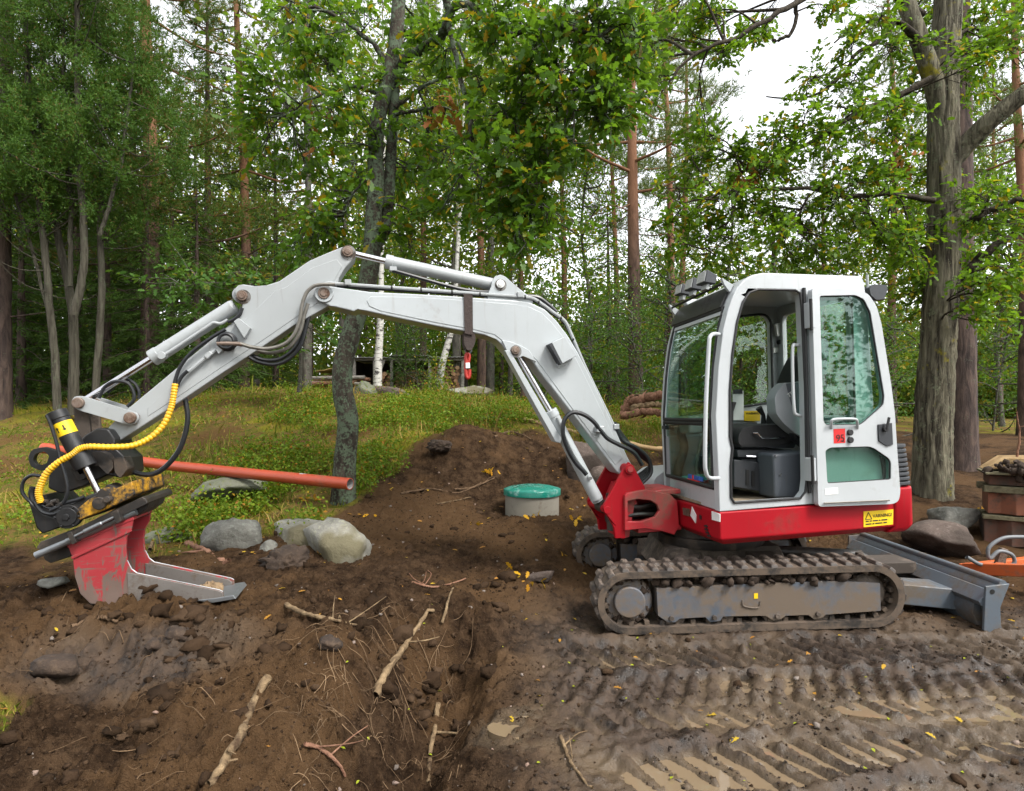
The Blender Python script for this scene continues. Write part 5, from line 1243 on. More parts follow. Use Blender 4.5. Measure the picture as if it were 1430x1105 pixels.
# ---- big oak at the right
rb = on_ground(1302, 692); RY = rb.y
st = [(pxl([(1302, 702), (1302, 660), (1303, 600), (1306, 540), (1310, 480), (1315, 400), (1318, 320), (1318, 240), (1317, 170), (1318, 100), (1322, 40), (1326, -30), (1330, -120)], RY), .208, .135),
      (pxl([(1317, 235, RY), (1315, 185, RY - .02), (1307, 130, RY - .06), (1293, 80, RY - .10), (1276, 35, RY - .12), (1262, -10, RY - .12), (1250, -60, RY - .12)], RY), .112, .085),
      (pxl([(1317, 238, RY), (1345, 207, RY - .1), (1380, 172, RY - .3), (1430, 132, RY - .5), (1490, 95, RY - .7), (1560, 70, RY - .9)], RY), .125, .07)]
lb = [(pxl([(1285, 55), (1245, 28), (1215, 30), (1190, 40), (1165, 60)], RY - .2), .035, .010),
      (pxl([(1280, 50), (1250, 30), (1225, 60), (1195, 75), (1180, 100), (1150, 125), (1110, 140), (1070, 135)], RY - .3), .034, .008),
      (pxl([(1300, 110), (1250, 135), (1205, 152), (1170, 175), (1130, 200), (1095, 215), (1065, 232), (1035, 240)], RY - .4), .042, .014),
      (pxl([(1305, 280), (1240, 272), (1180, 275), (1130, 263), (1075, 264), (1030, 266), (985, 278), (950, 285)], RY - .5), .034, .008),
      (pxl([(1130, 270), (1110, 310), (1090, 340)], RY - .5), .014, .006), (pxl([(1030, 270), (1020, 305), (995, 335), (980, 350)], RY - .5), .014, .006),
      (pxl([(1290, 20, RY), (1200, -30, RY - .4), (1110, 5, RY - .9), (1075, 25, RY - 1.0), (1030, 52, RY - 1.1), (990, 65, RY - 1.2), (955, 90, RY - 1.2), (925, 127, RY - 1.2)], RY), .040, .010),
      (pxl([(1130, -40, RY - .8), (1112, 0, RY - .8), (1110, 35, RY - .8), (1092, 55, RY - .8), (1078, 57, RY - .8)], RY), .026, .016),
      (pxl([(1325, 320, RY), (1370, 300, RY - .2), (1420, 280, RY - .4), (1470, 270, RY - .5)], RY), .05, .02),
      (pxl([(1330, 400, RY + .2), (1380, 350, RY), (1430, 320, RY), (1470, 300, RY)], RY), .06, .03),
      (pxl([(1318, 60, RY), (1360, 40, RY + .2), (1400, 60, RY + .3), (1430, 70, RY + .3)], RY), .03, .01)]
cl = [(1200, 255), (1240, 245), (1285, 250), (1225, 295), (1265, 300), (1300, 310), (1300, 350), (1270, 345), (1235, 330), (1195, 315), (1160, 295), (1120, 290), (1070, 290), (1020, 295), (970, 300), (1035, 335), (1085, 325), (1125, 330), (1165, 340), (1280, 390), (1255, 375), (1290, 420), (1210, 355),
      (1165, 150), (1205, 125), (1245, 160), (1270, 195), (1200, 190), (1140, 185), (1240, 215), (1175, 225), (1190, 55), (1235, 20), (1255, 70), (1160, 20), (1380, 20), (1405, 65), (1365, 75), (1425, 25), (1350, 130), (1345, 30), (1300, 150),
      (1350, 265), (1385, 320), (1425, 300), (1365, 310), (1410, 360), (1375, 390), (1345, 370), (1425, 400), (1390, 435), (1350, 420), (1380, 270), (1140, 105), (1095, 180),
      (930, 20), (960, 45), (905, 55), (1000, 75), (1045, 45), (980, 20), (1010, 210), (975, 225), (1045, 200), (1085, 240), (950, 255), (985, 175), (1060, 225), (930, 330), (985, 335), (1010, 255), (1310, 20), (1290, 100), (920, 105)]
cl = [(a, b, RY + .75) if abs(a - 1315) < 48 and b < 440 else (a, b) for a, b in cl]
CL = [(c, r) for c, r in jit(cl, g, RY - .35, .6, (26, 42), 2, 24) if not (c[1] < RY + .2 and abs(c[0] * FPX / c[1] + CX - 1318) < 34 and c[2] < 5.2)]
art_oak('oak_tree', 'thick furrowed oak trunk with yellow moss right of the cab', rb, st, lb, CL, L_OAKR, B_OAKR, .088, 13, 10, 22, limbm=B_SILH, relief=.12, flare=.06, na=72,
        dead=[(at(1255, 225, RY - .6), .09, 26), (at(1048, 240, RY - .5), .08, 22)])

# ---- low young oak behind the bucket cylinder
yb = on_ground(420, 545, 8.8)
st = [(pxl([(418, 548, 10), (420, 500, 10), (415, 440, 9.9), (405, 380, 9.8), (398, 320, 9.8)], 10), .035, .012)]
lb = [(pxl([(415, 450, 9.9), (370, 410, 9.6), (310, 395, 9.3), (250, 400, 9.1)], 9), .02, .006), (pxl([(412, 430, 9.9), (440, 385, 9.7), (460, 355, 9.6)], 9), .016, .006)]
cl = [(235, 405), (265, 390), (300, 395), (330, 410), (285, 420), (350, 385), (380, 400), (365, 430), (410, 415), (430, 380), (455, 370), (420, 450), (470, 430), (450, 465), (405, 350), (330, 440), (480, 400), (395, 480)]
art_oak('young_oak', 'low leafy young oak behind the white arm', (st[0][0][0][0], 10.0, gz(float(st[0][0][0][0]), 10.)), st, lb, jit(cl, g, 9.5, .5, (24, 34), 2, 14), L_SHRUB, B_GREY, .11, 10, 7, 23, relief=0, na=10)

# ---- multi-stemmed juniper at the left
jb = on_ground(104, 572, 6); JY = min(jb.y, 9.5)
root = empty('juniper_tree', jb); tag(root, 'tall juniper with several bare grey stems behind the tilt cylinder', 'tree')
JS = [([(80, 572), (77, 500), (70, 420), (62, 330), (52, 230), (42, 130), (35, 30), (30, -60)], .075, .03), ([(102, 580), (103, 510), (102, 440), (92, 385), (80, 320), (66, 240), (60, 150), (58, 60)], .10, .03),
      ([(103, 440), (114, 390), (119, 320), (113, 220), (110, 110), (112, 0), (112, -60)], .075, .03), ([(98, 400), (100, 300), (98, 220), (90, 120), (88, 20)], .045, .02),
      ([(133, 575), (136, 490), (140, 400), (137, 310), (140, 220), (138, 120), (136, 0), (136, -60)], .072, .03), ([(139, 330), (160, 260), (175, 180), (185, 90)], .04, .015), ([(66, 430), (40, 330), (15, 250), (-10, 160)], .035, .012)]
w = Wood(); pool = []
for i, (p, a, b_) in enumerate(JS):
    P = np_spline(pxl(p, JY + (.25 * math.sin(i * 2.1))), 60); P[5:] += np.cumsum(g.normal(size=(55, 3)) * .004, 0); w.add(P, a * .78, b_, 14, .10, 2.0); pool.append(P[18:])
pool = np.vstack(pool); b = np.array(jb)
link('trunk', w.mesh('trunk', b), B_JUN, root)
w = Wood(); C = []; D = []
for k in range(150):
    s = pool[g.integers(len(pool))]; az = g.uniform(0, 6.28); L = g.uniform(.4, 1.2); e = s + np.array([math.cos(az) * L, math.sin(az) * L * .8, g.uniform(.1, .9)])
    hi = (e[2] > CZ + (575 - 330) * JY / FPX)
    w.add(np_spline([s, (s + e) / 2 - np.array([0, 0, .12]), e], 8), .012, .004, 5)
    if not hi: 
        if g.random() < .70: continue
    for q in range(g.integers(5, 9)):
        c = e + g.normal(size=3) * np.array([.24, .24, .20]); n = 46; dd = np.array([math.cos(az) * .35, math.sin(az) * .35, .75]); r = g.normal(size=(n, 3)) * np.array([.055, .055, .075])
        C.append(c + r); D.append(dd * .6 + r * 9.0)
for (px_, py_) in [(30, 20), (80, 40), (130, 30), (190, 60), (215, 120), (60, 90), (110, 120), (170, 150), (25, 110), (70, 170), (140, 200), (200, 190), (230, 50), (30, 190), (90, 215), (165, 225), (45, 240), (180, 100), (100, 70), (150, 90), (215, 215), (120, 160), (40, 150), (20, 60), (235, 150), (180, 20), (60, 20)]:
    c0 = np.array(at(px_, py_, JY + g.uniform(-.5, .5))); j = np.argmin(np.linalg.norm(pool - c0, axis=1)); w.add(np_spline([pool[j], (pool[j] + c0) / 2 - np.array([0, 0, .08]), c0], 8), .014, .004, 5)
    for q in range(9):
        c = c0 + g.normal(size=3) * np.array([.22, .25, .16]); n = 46; r = g.normal(size=(n, 3)) * np.array([.055, .055, .07]); C.append(c + r); D.append(np.array([0.1, -.1, .5]) + r * 9)
link('branches', w.mesh('branches', b), B_JUN, root)
C = np.vstack(C) - b; D = np.vstack(D); D /= np.linalg.norm(D, axis=1)[:, None]
V, F = needles(C, D, .052, .0068, g, 4, .8); link('crown', fast_mesh('crown', V, F), L_JUN, root)

# ---- generic trees (unit meshes that are shared between copies)
def pine_parts(seed, H=13.0, hc=.45, R=2.0, bark=None, tuft=.14, nw=.008, per=11, nlimb=34, lean=.3, r0=.15, sag=-.1, dead=True, tn=19):
    g = np.random.default_rng(seed); w = Wood(); T = np.array([(0, 0, -.3), (g.normal() * .05, g.normal() * .05, H * .3), (lean * .5, g.normal() * .1, H * .65), (lean, g.normal() * .2, H)])
    P = np_spline(T, 60); w.add(P, r0, .03, 12, .05, 1.6, flare=.3); C = []; D = []
    for k in range(nlimb):
        t = hc + (1 - hc) * (k + g.random()) / nlimb; s = P[int(t * 59)]; L = R * (1.05 - .75 * ((t - hc) / (1 - hc))) * g.uniform(.55, 1.1); az = k * 2.4 + g.normal() * .4
        d = np.array([math.cos(az), math.sin(az), 0]); rise = g.uniform(.05, .5) * L + sag * L; e = s + d * L + np.array([0, 0, rise]); m = (s + e) / 2 + np.array([0, 0, -.10 * L])
        Q = np_spline([s, m, e], 9); w.add(Q, .035 * (1.2 - t) + .012, .006, 5)
        for q in range(int(tn * L / R * 2)):
            u = g.uniform(.35, 1.05); c = s * (1 - u) ** 2 + m * 2 * u * (1 - u) + e * u * u; o = g.normal(size=3) * np.array([.24, .24, .10]) * (.5 + L * .35); C.append(c + o); D.append(d * .6 + np.array([0, 0, .7]) + o)
    if dead:
        for k in range(9):
            t = g.uniform(.15, hc); s = P[int(t * 59)]; az = g.uniform(0, 6.28); L = g.uniform(.4, 1.5); e = s + np.array([math.cos(az) * L, math.sin(az) * L, g.uniform(-.35, .35)]); w.add(np_spline([s, (s + e) / 2 + g.normal(size=3) * .1, e], 7), .018, .005, 5)
    C = np.array(C); D = np.array(D); D /= np.linalg.norm(D, axis=1)[:, None] + 1e-9
    V, F = needles(np.repeat(C, 3, 0) + g.normal(size=(len(C) * 3, 3)) * .09, np.repeat(D, 3, 0), tuft, nw, g, per, .8)
    return w.mesh('trunk'), fast_mesh('crown', V, F)
def decid_parts(seed, H=9.0, hc=.25, R=2.0, size=.10, n=9000, r0=.10, nl=26, tm=HEX):
    g = np.random.default_rng(seed); w = Wood(); P = np_spline([(0, 0, -.3), (g.normal() * .1, g.normal() * .1, H * .35), (g.normal() * .3, g.normal() * .3, H * .7), (g.normal() * .4, g.normal() * .4, H)], 50)
    w.add(P, r0, .02, 12, .05, 1.6, flare=.25); tips = []
    for k in range(nl):
        t = hc + (1 - hc) * (k + g.random()) / nl; s = P[int(t * 49)]; az = k * 2.4 + g.normal() * .5; L = R * g.uniform(.5, 1.1) * (1.1 - .6 * t); e = s + np.array([math.cos(az) * L, math.sin(az) * L, L * g.uniform(.0, .8)])
        Q = np_spline([s, (s + e) / 2 + g.normal(size=3) * .12, e], 8); w.add(Q, .03, .006, 5)
        for q in range(6):
            u = g.uniform(.35, 1.1); c = s + (e - s) * u + g.normal(size=3) * .28; tips.append(c); w.add(np_spline([s + (e - s) * min(u, .9), c], 4), .008, .003, 4)
    tips = np.array(tips); j = g.integers(len(tips), size=n); C = tips[j] + g.normal(size=(n, 3)) * np.array([.22, .22, .13])
    V, F = leaves(C, size, tm, g, .6, .2); return w.mesh('trunk'), fast_mesh('crown', V, F)
def spruce_parts(seed, H=8.0, R=1.7, n=70, per=7, nw=.010):
    g = np.random.default_rng(seed); w = Wood(); P = np_spline([(0, 0, -.3), (0, 0, H * .5), (.05, 0, H)], 30); w.add(P, .10, .015, 8); C = []; D = []
    for k in range(n):
        t = .04 + .95 * (k + g.random()) / n; s = P[int(t * 29)]; L = R * (1.02 - t) * g.uniform(.75, 1.1) + .15; az = k * 2.4; d = np.array([math.cos(az), math.sin(az), 0]); e = s + d * L + np.array([0, 0, -.28 * L]); w.add(np_spline([s, (s + e) / 2 + np.array([0, 0, .05]), e], 6), .012, .004, 4)
        for q in range(int(26 * L)):
            u = g.uniform(.12, 1.02); c = s + (e - s) * u; sd = g.normal() * .28 * L * (1.1 - u * .6); pr = np.array([-d[1], d[0], 0]); C.append(c + pr * sd + np.array([0, 0, -abs(sd) * .35 - g.uniform(0, .10)])); D.append(d * .6 + pr * np.sign(sd) * .7 - np.array([0, 0, .35]))
    C = np.array(C); D = np.array(D); D /= np.linalg.norm(D, axis=1)[:, None]
    V, F = needles(C, D, .17, nw, g, per, .45); return w.mesh('trunk'), fast_mesh('crown', V, F)

def plant(name, label, parts, mats, px, py, Y, rz=0., s=1.0, sz=None, group=None, sink=0.0):
    x = (px - CX) * Y / FPX; z = gz(x, Y); r = empty(name, (x, Y, z - sink)); r.rotation_euler = (0, 0, rz); r.scale = (s, s, sz or s); tag(r, label, 'tree', group)
    link('trunk', parts[0], mats[0], r); link('crown', parts[1], mats[1], r); return r
pA = pine_parts(31, 13, .50, 2.3); pB = pine_parts(32, 14, .42, 2.5, lean=-.3, r0=.14); pC = pine_parts(33, 12, .55, 1.8, r0=.11); pBig = pine_parts(34, 14, .22, 3.0, lean=.2, r0=.19, sag=-.25, nlimb=46, tn=40)
dA = decid_parts(41, 9, .22, 2.3); dB = decid_parts(42, 7, .15, 2.0, .09, 8000, .07); dC = decid_parts(43, 10, .35, 2.2, .08, 9000, .09); dS = decid_parts(44, 3.2, .05, 1.3, .07, 3800, .03, 22)
sA = spruce_parts(51); sB = spruce_parts(52, 5, 1.5, 52)
for p_, m_ in ((pA, B_PINE), (pB, B_PINE), (pC, B_PINE), (pBig, B_PINE)):
    pass
GP = 'pines of the wood behind'; GD = 'broadleaf trees of the wood behind'; GS = 'spruces of the wood behind'
# pines that show a trunk of their own
plant('pine_tree', 'straight reddish pine trunk standing alone between boom and cab', pine_parts(35, 12.5, .42, 2.4, lean=-.15, r0=.165), (B_PINE, L_PINE), 889, 548, 13., .4, group=GP)
plant('pine_tree', 'big pine with hanging boughs behind the juniper', pBig, (B_PINE, L_PINEG), 208, 545, 12.2, 1.2, group=GP)
plant('pine_tree', 'dark pine trunk close behind the furrowed oak', pine_parts(36, 13, .62, 2.4, lean=.1, r0=.26, dead=False), (B_PINED, L_PINE), 1339, 655, 9.6, .9, group=GP)
plant('pine_tree', 'pine trunk cut by the right edge of the picture', pA, (B_PINED, L_PINE), 1431, 612, 13.5, 2.0, group=GP)
plant('pine_tree', 'brown pine trunk rising behind the bucket cylinder', pB, (B_PINED, L_PINEG), 340, 528, 15., .3, group=GP)
plant('pine_tree', 'flared pine foot at the left edge of the picture', pine_parts(37, 12, .6, 2.0, r0=.20), (B_PINED, L_PINEG), -4, 555, 10.0, .7, group=GP)
plant('pine_tree', 'slim reddish pine seen just left of the hanging hook', pC, (B_PINE, L_PINE), 590, 542, 17., 1.0, group=GP)
plant('pine_tree', 'reddish pine above the brown webbing sling', pA, (B_PINE, L_PINE), 672, 545, 19., 2.5, group=GP)
plant('pine_tree', 'slim pine over the crank of the boom', pC, (B_PINE, L_PINE), 729, 556, 20., 4.0, group=GP)
plant('pine_tree', 'thin pine left of the lone reddish pine', pB, (B_PINE, L_PINE), 786, 562, 22., 5.0, group=GP)
plant('pine_tree', 'thin pine close beside the lone reddish pine', pC, (B_PINED, L_PINE), 861, 560, 19., 2.2, group=GP)
plant('pine_tree', 'pine rising just left of the cab roof lamps', pA, (B_PINE, L_PINE), 936, 565, 18., 3.6, group=GP)
plant('pine_tree', 'pine rising behind the cab roof lamps', pB, (B_PINE, L_PINE), 955, 565, 21., 1.9, group=GP)
plant('pine_tree', 'low pine whose crown shows above the cab roof', pC, (B_PINE, L_PINE), 1150, 570, 18., 0.9, .72, group=GP)
plant('pine_tree', 'tall pine left of the middle oak', pB, (B_PINE, L_PINE), 430, 540, 18., 5.5, group=GP)
plant('pine_tree', 'pine between cab and furrowed oak', pA, (B_PINE, L_PINE), 1245, 600, 18., 4.4, group=GP)
plant('pine_tree', 'pine in the gap right of the dark pine', pC, (B_PINE, L_PINE), 1395, 600, 20., 1.4, group=GP)
for px_, Y, r_, lab in ((637, 19, .13, 'grey pole-like trunk right of the second birch'), (684, 17, .12, 'grey trunk just right of the hanging hook'), (712, 23, .1, 'thin grey trunk beneath the boom crank'), (560, 24, .1, 'thin grey trunk between the two birches'), (428, 14, .11, 'lichen grey trunk left of the middle oak foot'), (270, 22, .12, 'dark slim trunk behind the bucket cylinder rod')):
    w = Wood(); w.add(np_spline([(0, 0, -.3), (.05, 0, 3), (.0, .1, 7), (.1, 0, 11)], 40), r_, .03, 12, .06, 1.6, flare=.3); x = (px_ - CX) * Y / FPX
    gg = np.random.default_rng(int(px_)); C = np.stack([gg.normal(size=1800) * 1.1, gg.normal(size=1800) * 1.1, gg.uniform(6, 11, 1800)], 1); V, F = leaves(C, .16, HEX, gg)
    plant('grey_trunked_tree', lab, (w.mesh('trunk'), fast_mesh('crown', V, F)), (B_GREY, L_DECID), px_, 0, Y, group='grey trunks behind the boom')
# birches
for px_, Y, lab, bend in ((527, 13.0, 'white birch stem just right of the middle oak', .10), (613, 13.4, 'leaning white birch stem with leafy foot near the hook', .45)):
    w = Wood(); w.add(np_spline([(0, 0, -.3), (bend * .1, 0, .5), (bend * .7, 0, 1.6), (bend * .9, 0, 3.0), (bend * 1.2, .1, 6), (bend, 0, 9)], 50), .11 if bend < .3 else .095, .012, 12, .03, 1.5); gg = np.random.default_rng(int(px_))
    for k in range(14): z = gg.uniform(3.5, 8.5); a_ = gg.uniform(0, 6.28); w.add(np_spline([(bend, 0, z), (bend + math.cos(a_) * .6, math.sin(a_) * .6, z + .5), (bend + math.cos(a_) * 1.3, math.sin(a_) * 1.3, z + .4)], 8), .02, .005, 5)
    C = np.stack([bend + gg.normal(size=5000) * .8, gg.normal(size=5000) * .8, gg.uniform(3.6, 9, 5000)], 1)
    C2 = np.stack([gg.normal(size=500) * .16, gg.normal(size=500) * .16 - .1, np.abs(gg.normal(size=500)) * .45], 1) if bend > .3 else np.zeros((0, 3))
    V, F = leaves(np.vstack([C, C2]), .065, HEX, gg); plant('birch_tree', lab, (w.mesh('trunk'), fast_mesh('crown', V, F)), (B_BIRCH, L_DECID), px_, 0, Y, group='birches by the woodshed')
# broadleaf trees, spruces and bushes further back
for i, (k, px_, Y, rz, s, lab) in enumerate((
        (dA, 640, 16, 0, 1.0, 'leafy tree above the boom crank'), (dB, 820, 15, 1, .9, 'green leafy tree left of the lone reddish pine'), (dC, 1010, 15, 2, .62, 'leafy tree behind the cab lamps'), (dA, 1190, 14.5, 3, .62, 'leafy tree behind the cab rear'),
        (dB, 1400, 17, 4, 1.1, 'leafy tree in the gap right of the furrowed oak'), (dC, 730, 20, 2, 1.1, 'pale leafy tree far behind the boom crank'), (dA, 360, 21, 1, 1.1, 'leafy tree far behind the arm'), (dB, 560, 21, 5, 1.2, 'leafy tree far behind the birches'),
        (dC, 930, 22, 3, .8, 'leafy tree far left of the cab'), (dA, 1290, 22, 4, 1.2, 'leafy tree far behind the furrowed oak'), (dB, 80, 20, 0, 1.2, 'leafy tree far behind the juniper'), (dC, 480, 16, 3, .9, 'leafy tree directly behind the middle oak'))):
    plant('broadleaf_tree', lab, k, (B_GREY, L_DECID if i % 2 else L_OAKR), px_, 0, Y, rz, s, group=GD)
for k, px_, Y, rz, s, lab in ((sA, 240, 13.5, 0, .85, 'dark spruce under the bucket cylinder'), (sA, 205, 11.3, 1, .62, 'dark spruce standing between juniper stems and the arm'), (sB, 150, 12, 3, .9, 'small dark spruce right behind the juniper stems'), (sB, 30, 11.5, 2, .95, 'small dark spruce left of the juniper stems'), (sB, 275, 11.8, 5, .8, 'small spruce under the raised bucket cylinder'), (sA, 40, 14, 2, 1.25, 'dark spruce at the left behind the juniper'), (sA, 105, 13, 4, 1.3, 'tall dark spruce straight behind the juniper stems'), (sA, 290, 14.5, 5, 1.3, 'tall dark spruce behind the raised bucket cylinder'), (sA, 185, 16, 3, 1.5, 'tallest dark spruce right of the juniper'), (sA, -25, 12.5, 1, 1.2, 'dark spruce cut by the left edge'), (sB, 300, 16, 3, 1.1, 'spruce below the arm cylinder pin'),
                              (sA, 385, 17, 4, 1.0, 'spruce behind the elbow of the arm'), (sB, 566, 15.5, 5, .40, 'small spruce in front of the woodpile'), (sA, 700, 26, 2, 1.3, 'tall spruce far behind the boom'), (sB, 850, 17, 2, 1.1, 'spruce behind the boom foot'), (sA, 1080, 20, 1, 1.2, 'spruce seen through the cab'), (sB, 130, 17, 4, 1.3, 'spruce far behind the grey juniper stems')):
    plant('spruce_tree', lab, k, (B_PINED, L_SPRUCE), px_, 0, Y, rz, s, group=GS)
for px_, Y, rz, s, lab in ((820, 11.5, 0, .6, 'low bush left of the boom foot'), (900, 11, 2, .6, 'low bush behind the hose loops'), (760, 13, 1, .75, 'bush under the boom crank'), (585, 14.5, 3, .5, 'small bush left of the leaning birch'), (1385, 15, 5, .8, 'bush beyond the dirt bank'), (1240, 13, 0, .8, 'bush behind the cab rear'), (960, 13, 2, 1.0, 'bush left of the cab'), (1100, 13.5, 1, 1.1, 'bush seen through the cab door'), (20, 12.5, 1, .8, 'bush at the left edge')):
    r = plant('leafy_bush', lab, dS, (B_GREY, L_SHRUB), px_, 0, Y, rz, s, group='bushes at the edge of the wood'); r['category'] = 'bush'

# ---- the wood beyond, one mass
def far_wood():
    g = np.random.default_rng(77); Vs = []; Fs = []; n0 = 0; w = Wood()
    for i in range(190):
        Y = g.uniform(24, 48); X = g.uniform(-1.0, 1.0) * Y * 1.0; H = g.uniform(8, 14) * (1.0 if X < -.1 * Y else .60); R = g.uniform(1.4, 2.8); z0 = float(base_h(np.array([X]), np.array([Y]))[0])
        w.add(np_spline([(X, Y, z0 - .3), (X + g.normal() * .2, Y, z0 + H * .5), (X + g.normal() * .3, Y, z0 + H * .95)], 8), g.uniform(.05, .10), .02, 6)
        n = 700; cc = np.stack([X + g.normal(size=60) * R * .55, Y + g.normal(size=60) * R * .55, z0 + H * g.uniform(.06 if i % 3 else .3, 1.0, 60)], 1); j = g.integers(60, size=n); C = cc[j] + g.normal(size=(n, 3)) * np.array([.38, .38, .22])
        V, F = leaves(C, .29, BLOB[:, :] if False else DIA, g, .5, .2); Vs.append(V); Fs.append(F + n0); n0 += len(V)
    for i in range(210):      # undergrowth between the far trunks
        Y = g.uniform(26, 40); X = g.uniform(-1, 1) * Y; n = 330; z0 = float(base_h(np.array([X]), np.array([Y]))[0])
        C = np.stack([X + g.normal(size=n) * 1.3, Y + g.normal(size=n) * .8, z0 + np.abs(g.normal(size=n)) * (1.3 if i % 3 else 2.4)], 1); V, F = leaves(C, .30, DIA, g, .5, .2); Vs.append(V); Fs.append(F + n0); n0 += len(V)
    return w.mesh('far_trunks'), fast_mesh('far_wood', np.vstack(Vs), np.vstack(Fs))
ft, fwm = far_wood()
o = tag(link('far_wood', fwm, L_FAR), 'mass of pines and leafy trees closing off the background', 'forest', kind='stuff')
o2 = link('trunks', ft, B_PINED, o); o2['kind'] = 'stuff'

# ---- trees on the viewer's side of the clearing; the cab glass mirrors them
def near_wood():
    g = np.random.default_rng(78); Vs = []; Fs = []; n0 = 0; w = Wood()
    for i in range(46):
        X = -30 + 60 * i / 45 + g.normal(); Y = g.uniform(-17, -9) + .012 * X * X * .5; H = g.uniform(8, 12.5); R = g.uniform(1.6, 2.6)
        w.add(np_spline([(X, Y, -.3), (X + g.normal() * .2, Y, H * .5), (X + g.normal() * .3, Y, H * .95)], 8), g.uniform(.1, .18), .03, 6)
        n = 620; cc = np.stack([X + g.normal(size=50) * R * .6, Y + g.normal(size=50) * R * .6, H * g.uniform(.05, 1.0, 50)], 1); C = cc[g.integers(50, size=n)] + g.normal(size=(n, 3)) * np.array([.4, .4, .25])
        V, F = leaves(C, .34, DIA, g, .5, .2); Vs.append(V); Fs.append(F + n0); n0 += len(V)
    return w.mesh('near_trunks'), fast_mesh('near_wood', np.vstack(Vs), np.vstack(Fs))
ft, fwm = near_wood()
o = tag(link('near_wood', fwm, L_FAR), 'trees on the near side of the clearing, mirrored in the cab windows', 'forest', kind='stuff')
o2 = link('trunks', ft, B_PINED, o); o2['kind'] = 'stuff'

# ---- ground cover
def scatter(n, x0, x1, y0, y1, fn, g):
    x = g.uniform(x0, x1, n); y = y0 * (y1 / y0) ** g.random(n); k = fn(x, y) > g.random(n); return x[k], y[k]
g = np.random.default_rng(88)
def gm(x, y): return grass_mask(x, y) * (.35 + .65 * sstep(-4.8, -3.0, x)) * (.25 + .75 * sstep(-.2, .25, fbm(x, y, .9, 3)))
x, y = scatter(95000, -10, 9, 4.6, 14, gm, g); x2 = g.uniform(-2.6, -1.9, 1200); y2 = g.uniform(2.35, 3.0, 1200); kk = grass_mask(x2, y2) > .6; x = np.append(x, x2[kk]); y = np.append(y, y2[kk])
z = terrain(x, y); n = len(x); P0 = np.stack([x, y, z - .01], 1); hgt = g.uniform(.03, .10, n) * np.where((g.random(n) < .12) & (y > 4), 2.6, 1) * np.where(y < 3.2, .35, 1) * (.7 + .9 * sstep(.1, .5, fbm(x, y, 1.1, 2))); d = g.normal(size=(n, 3)) * .45; d[:, 2] = 1; tip = P0 + d * hgt[:, None]; wv = np.stack([g.normal(size=n), g.normal(size=n), np.zeros(n)], 1); wv /= np.linalg.norm(wv, axis=1)[:, None]; wv *= (.0012 + .0008 * y)[:, None]
mid = P0 + d * hgt[:, None] * np.array([.35, .35, .6])
V = np.stack([P0 - wv, P0 + wv, mid + wv * .8, tip, mid - wv * .8], 1).reshape(-1, 3)
L_GRASS = leaf_mat('grass_blade', (.10, .145, .014), (.21, .22, .024), (.38, .25, .08), .28, .35, .6)
tag(link('grass', fast_mesh('grass', V, np.arange(n * 5).reshape(n, 5)), L_GRASS), 'short green and straw coloured grass on the slope', 'grass', kind='stuff')
def bm_(x, y): return grass_mask(x, y) * (.12 + .88 * sstep(-4.8, -3.0, x)) * sstep(-.06, .14, fbm(x + 40, y + 7, .9, 3)) * sstep(12.5, 10, y)
x, y = scatter(30000, -8, 3, 5.2, 13, bm_, g); n = len(x); z = terrain(x, y)
C = np.repeat(np.stack([x, y, z], 1), 9, 0) + g.normal(size=(n * 9, 3)) * np.array([.06, .06, .0]); C[:, 2] += np.abs(g.normal(size=n * 9)) * .10 * (.5 + 1.3 * np.repeat(sstep(-.2, .4, fbm(x, y, 1.3, 2)), 9)) + .02
V, F = leaves(C, .040, DIA, g, .7, 0.)
L_BIL = leaf_mat('bilberry_leaf', (.075, .150, .012), (.175, .250, .018), (.36, .15, .02), .10, .35)
tag(link('bilberry_scrub', fast_mesh('bilberry_scrub', V, F), L_BIL), 'low bright green bilberry scrub covering the slope', 'scrub', kind='stuff')
# ------------------------------------------------------------------ things on the ground
def gpt(px, py, lift=0.0, y0=2.3):
    p = on_ground(px, py, y0); p.z += lift; return p
# manhole riser with green lid
mc = at(743, 720, 6.35); mz = .365
rz_ = empty('manhole_riser', (mc.x, mc.y, mz)); tag(rz_, 'grey concrete manhole riser with green lid in the soil heap', 'manhole')
r_ = .283
MB().lathe([(r_ - .04, -.35), (r_, -.35), (r_, .30), (r_ - .04, .30), (r_ - .04, .28)], (0, 0, 0), 'z', 56).build('riser_ring', paint('grey_plastic_concrete', (.235, .215, .175), .75, (.12, .09, .065), .35, 5), rz_, bevel=.004)
lm, nt, b = new_mat('green_lid_plastic'); co = objco(nt); n1 = noise(nt, co, 9, 7, .7, .5); n2 = noise(nt, co, 3.2, 4)
c = mixrgb(nt, ramp(nt, n1, [(.53, g1(0)), (.66, g1(1))]), (.008, .155, .115), (.17, .30, .27)); nt.links.new(c, b.inputs['Base Color'])
nt.links.new(ramp(nt, n2, [(.45, g1(.12)), (.55, g1(.45))]), b.inputs['Roughness']); bump(nt, b, n1, .1, .01)
ld = MB().lathe([(r_ + .008, .262), (r_ + .018, .262), (r_ + .018, .318), (r_ + .012, .326), (r_ * .8, .346), (r_ * .45, .362), (.05, .370), (.005, .371)], (0, 0, 0), 'z', 56).build('green_lid', lm, rz_, bevel=.003)
ld['label'] = 'domed green plastic lid'

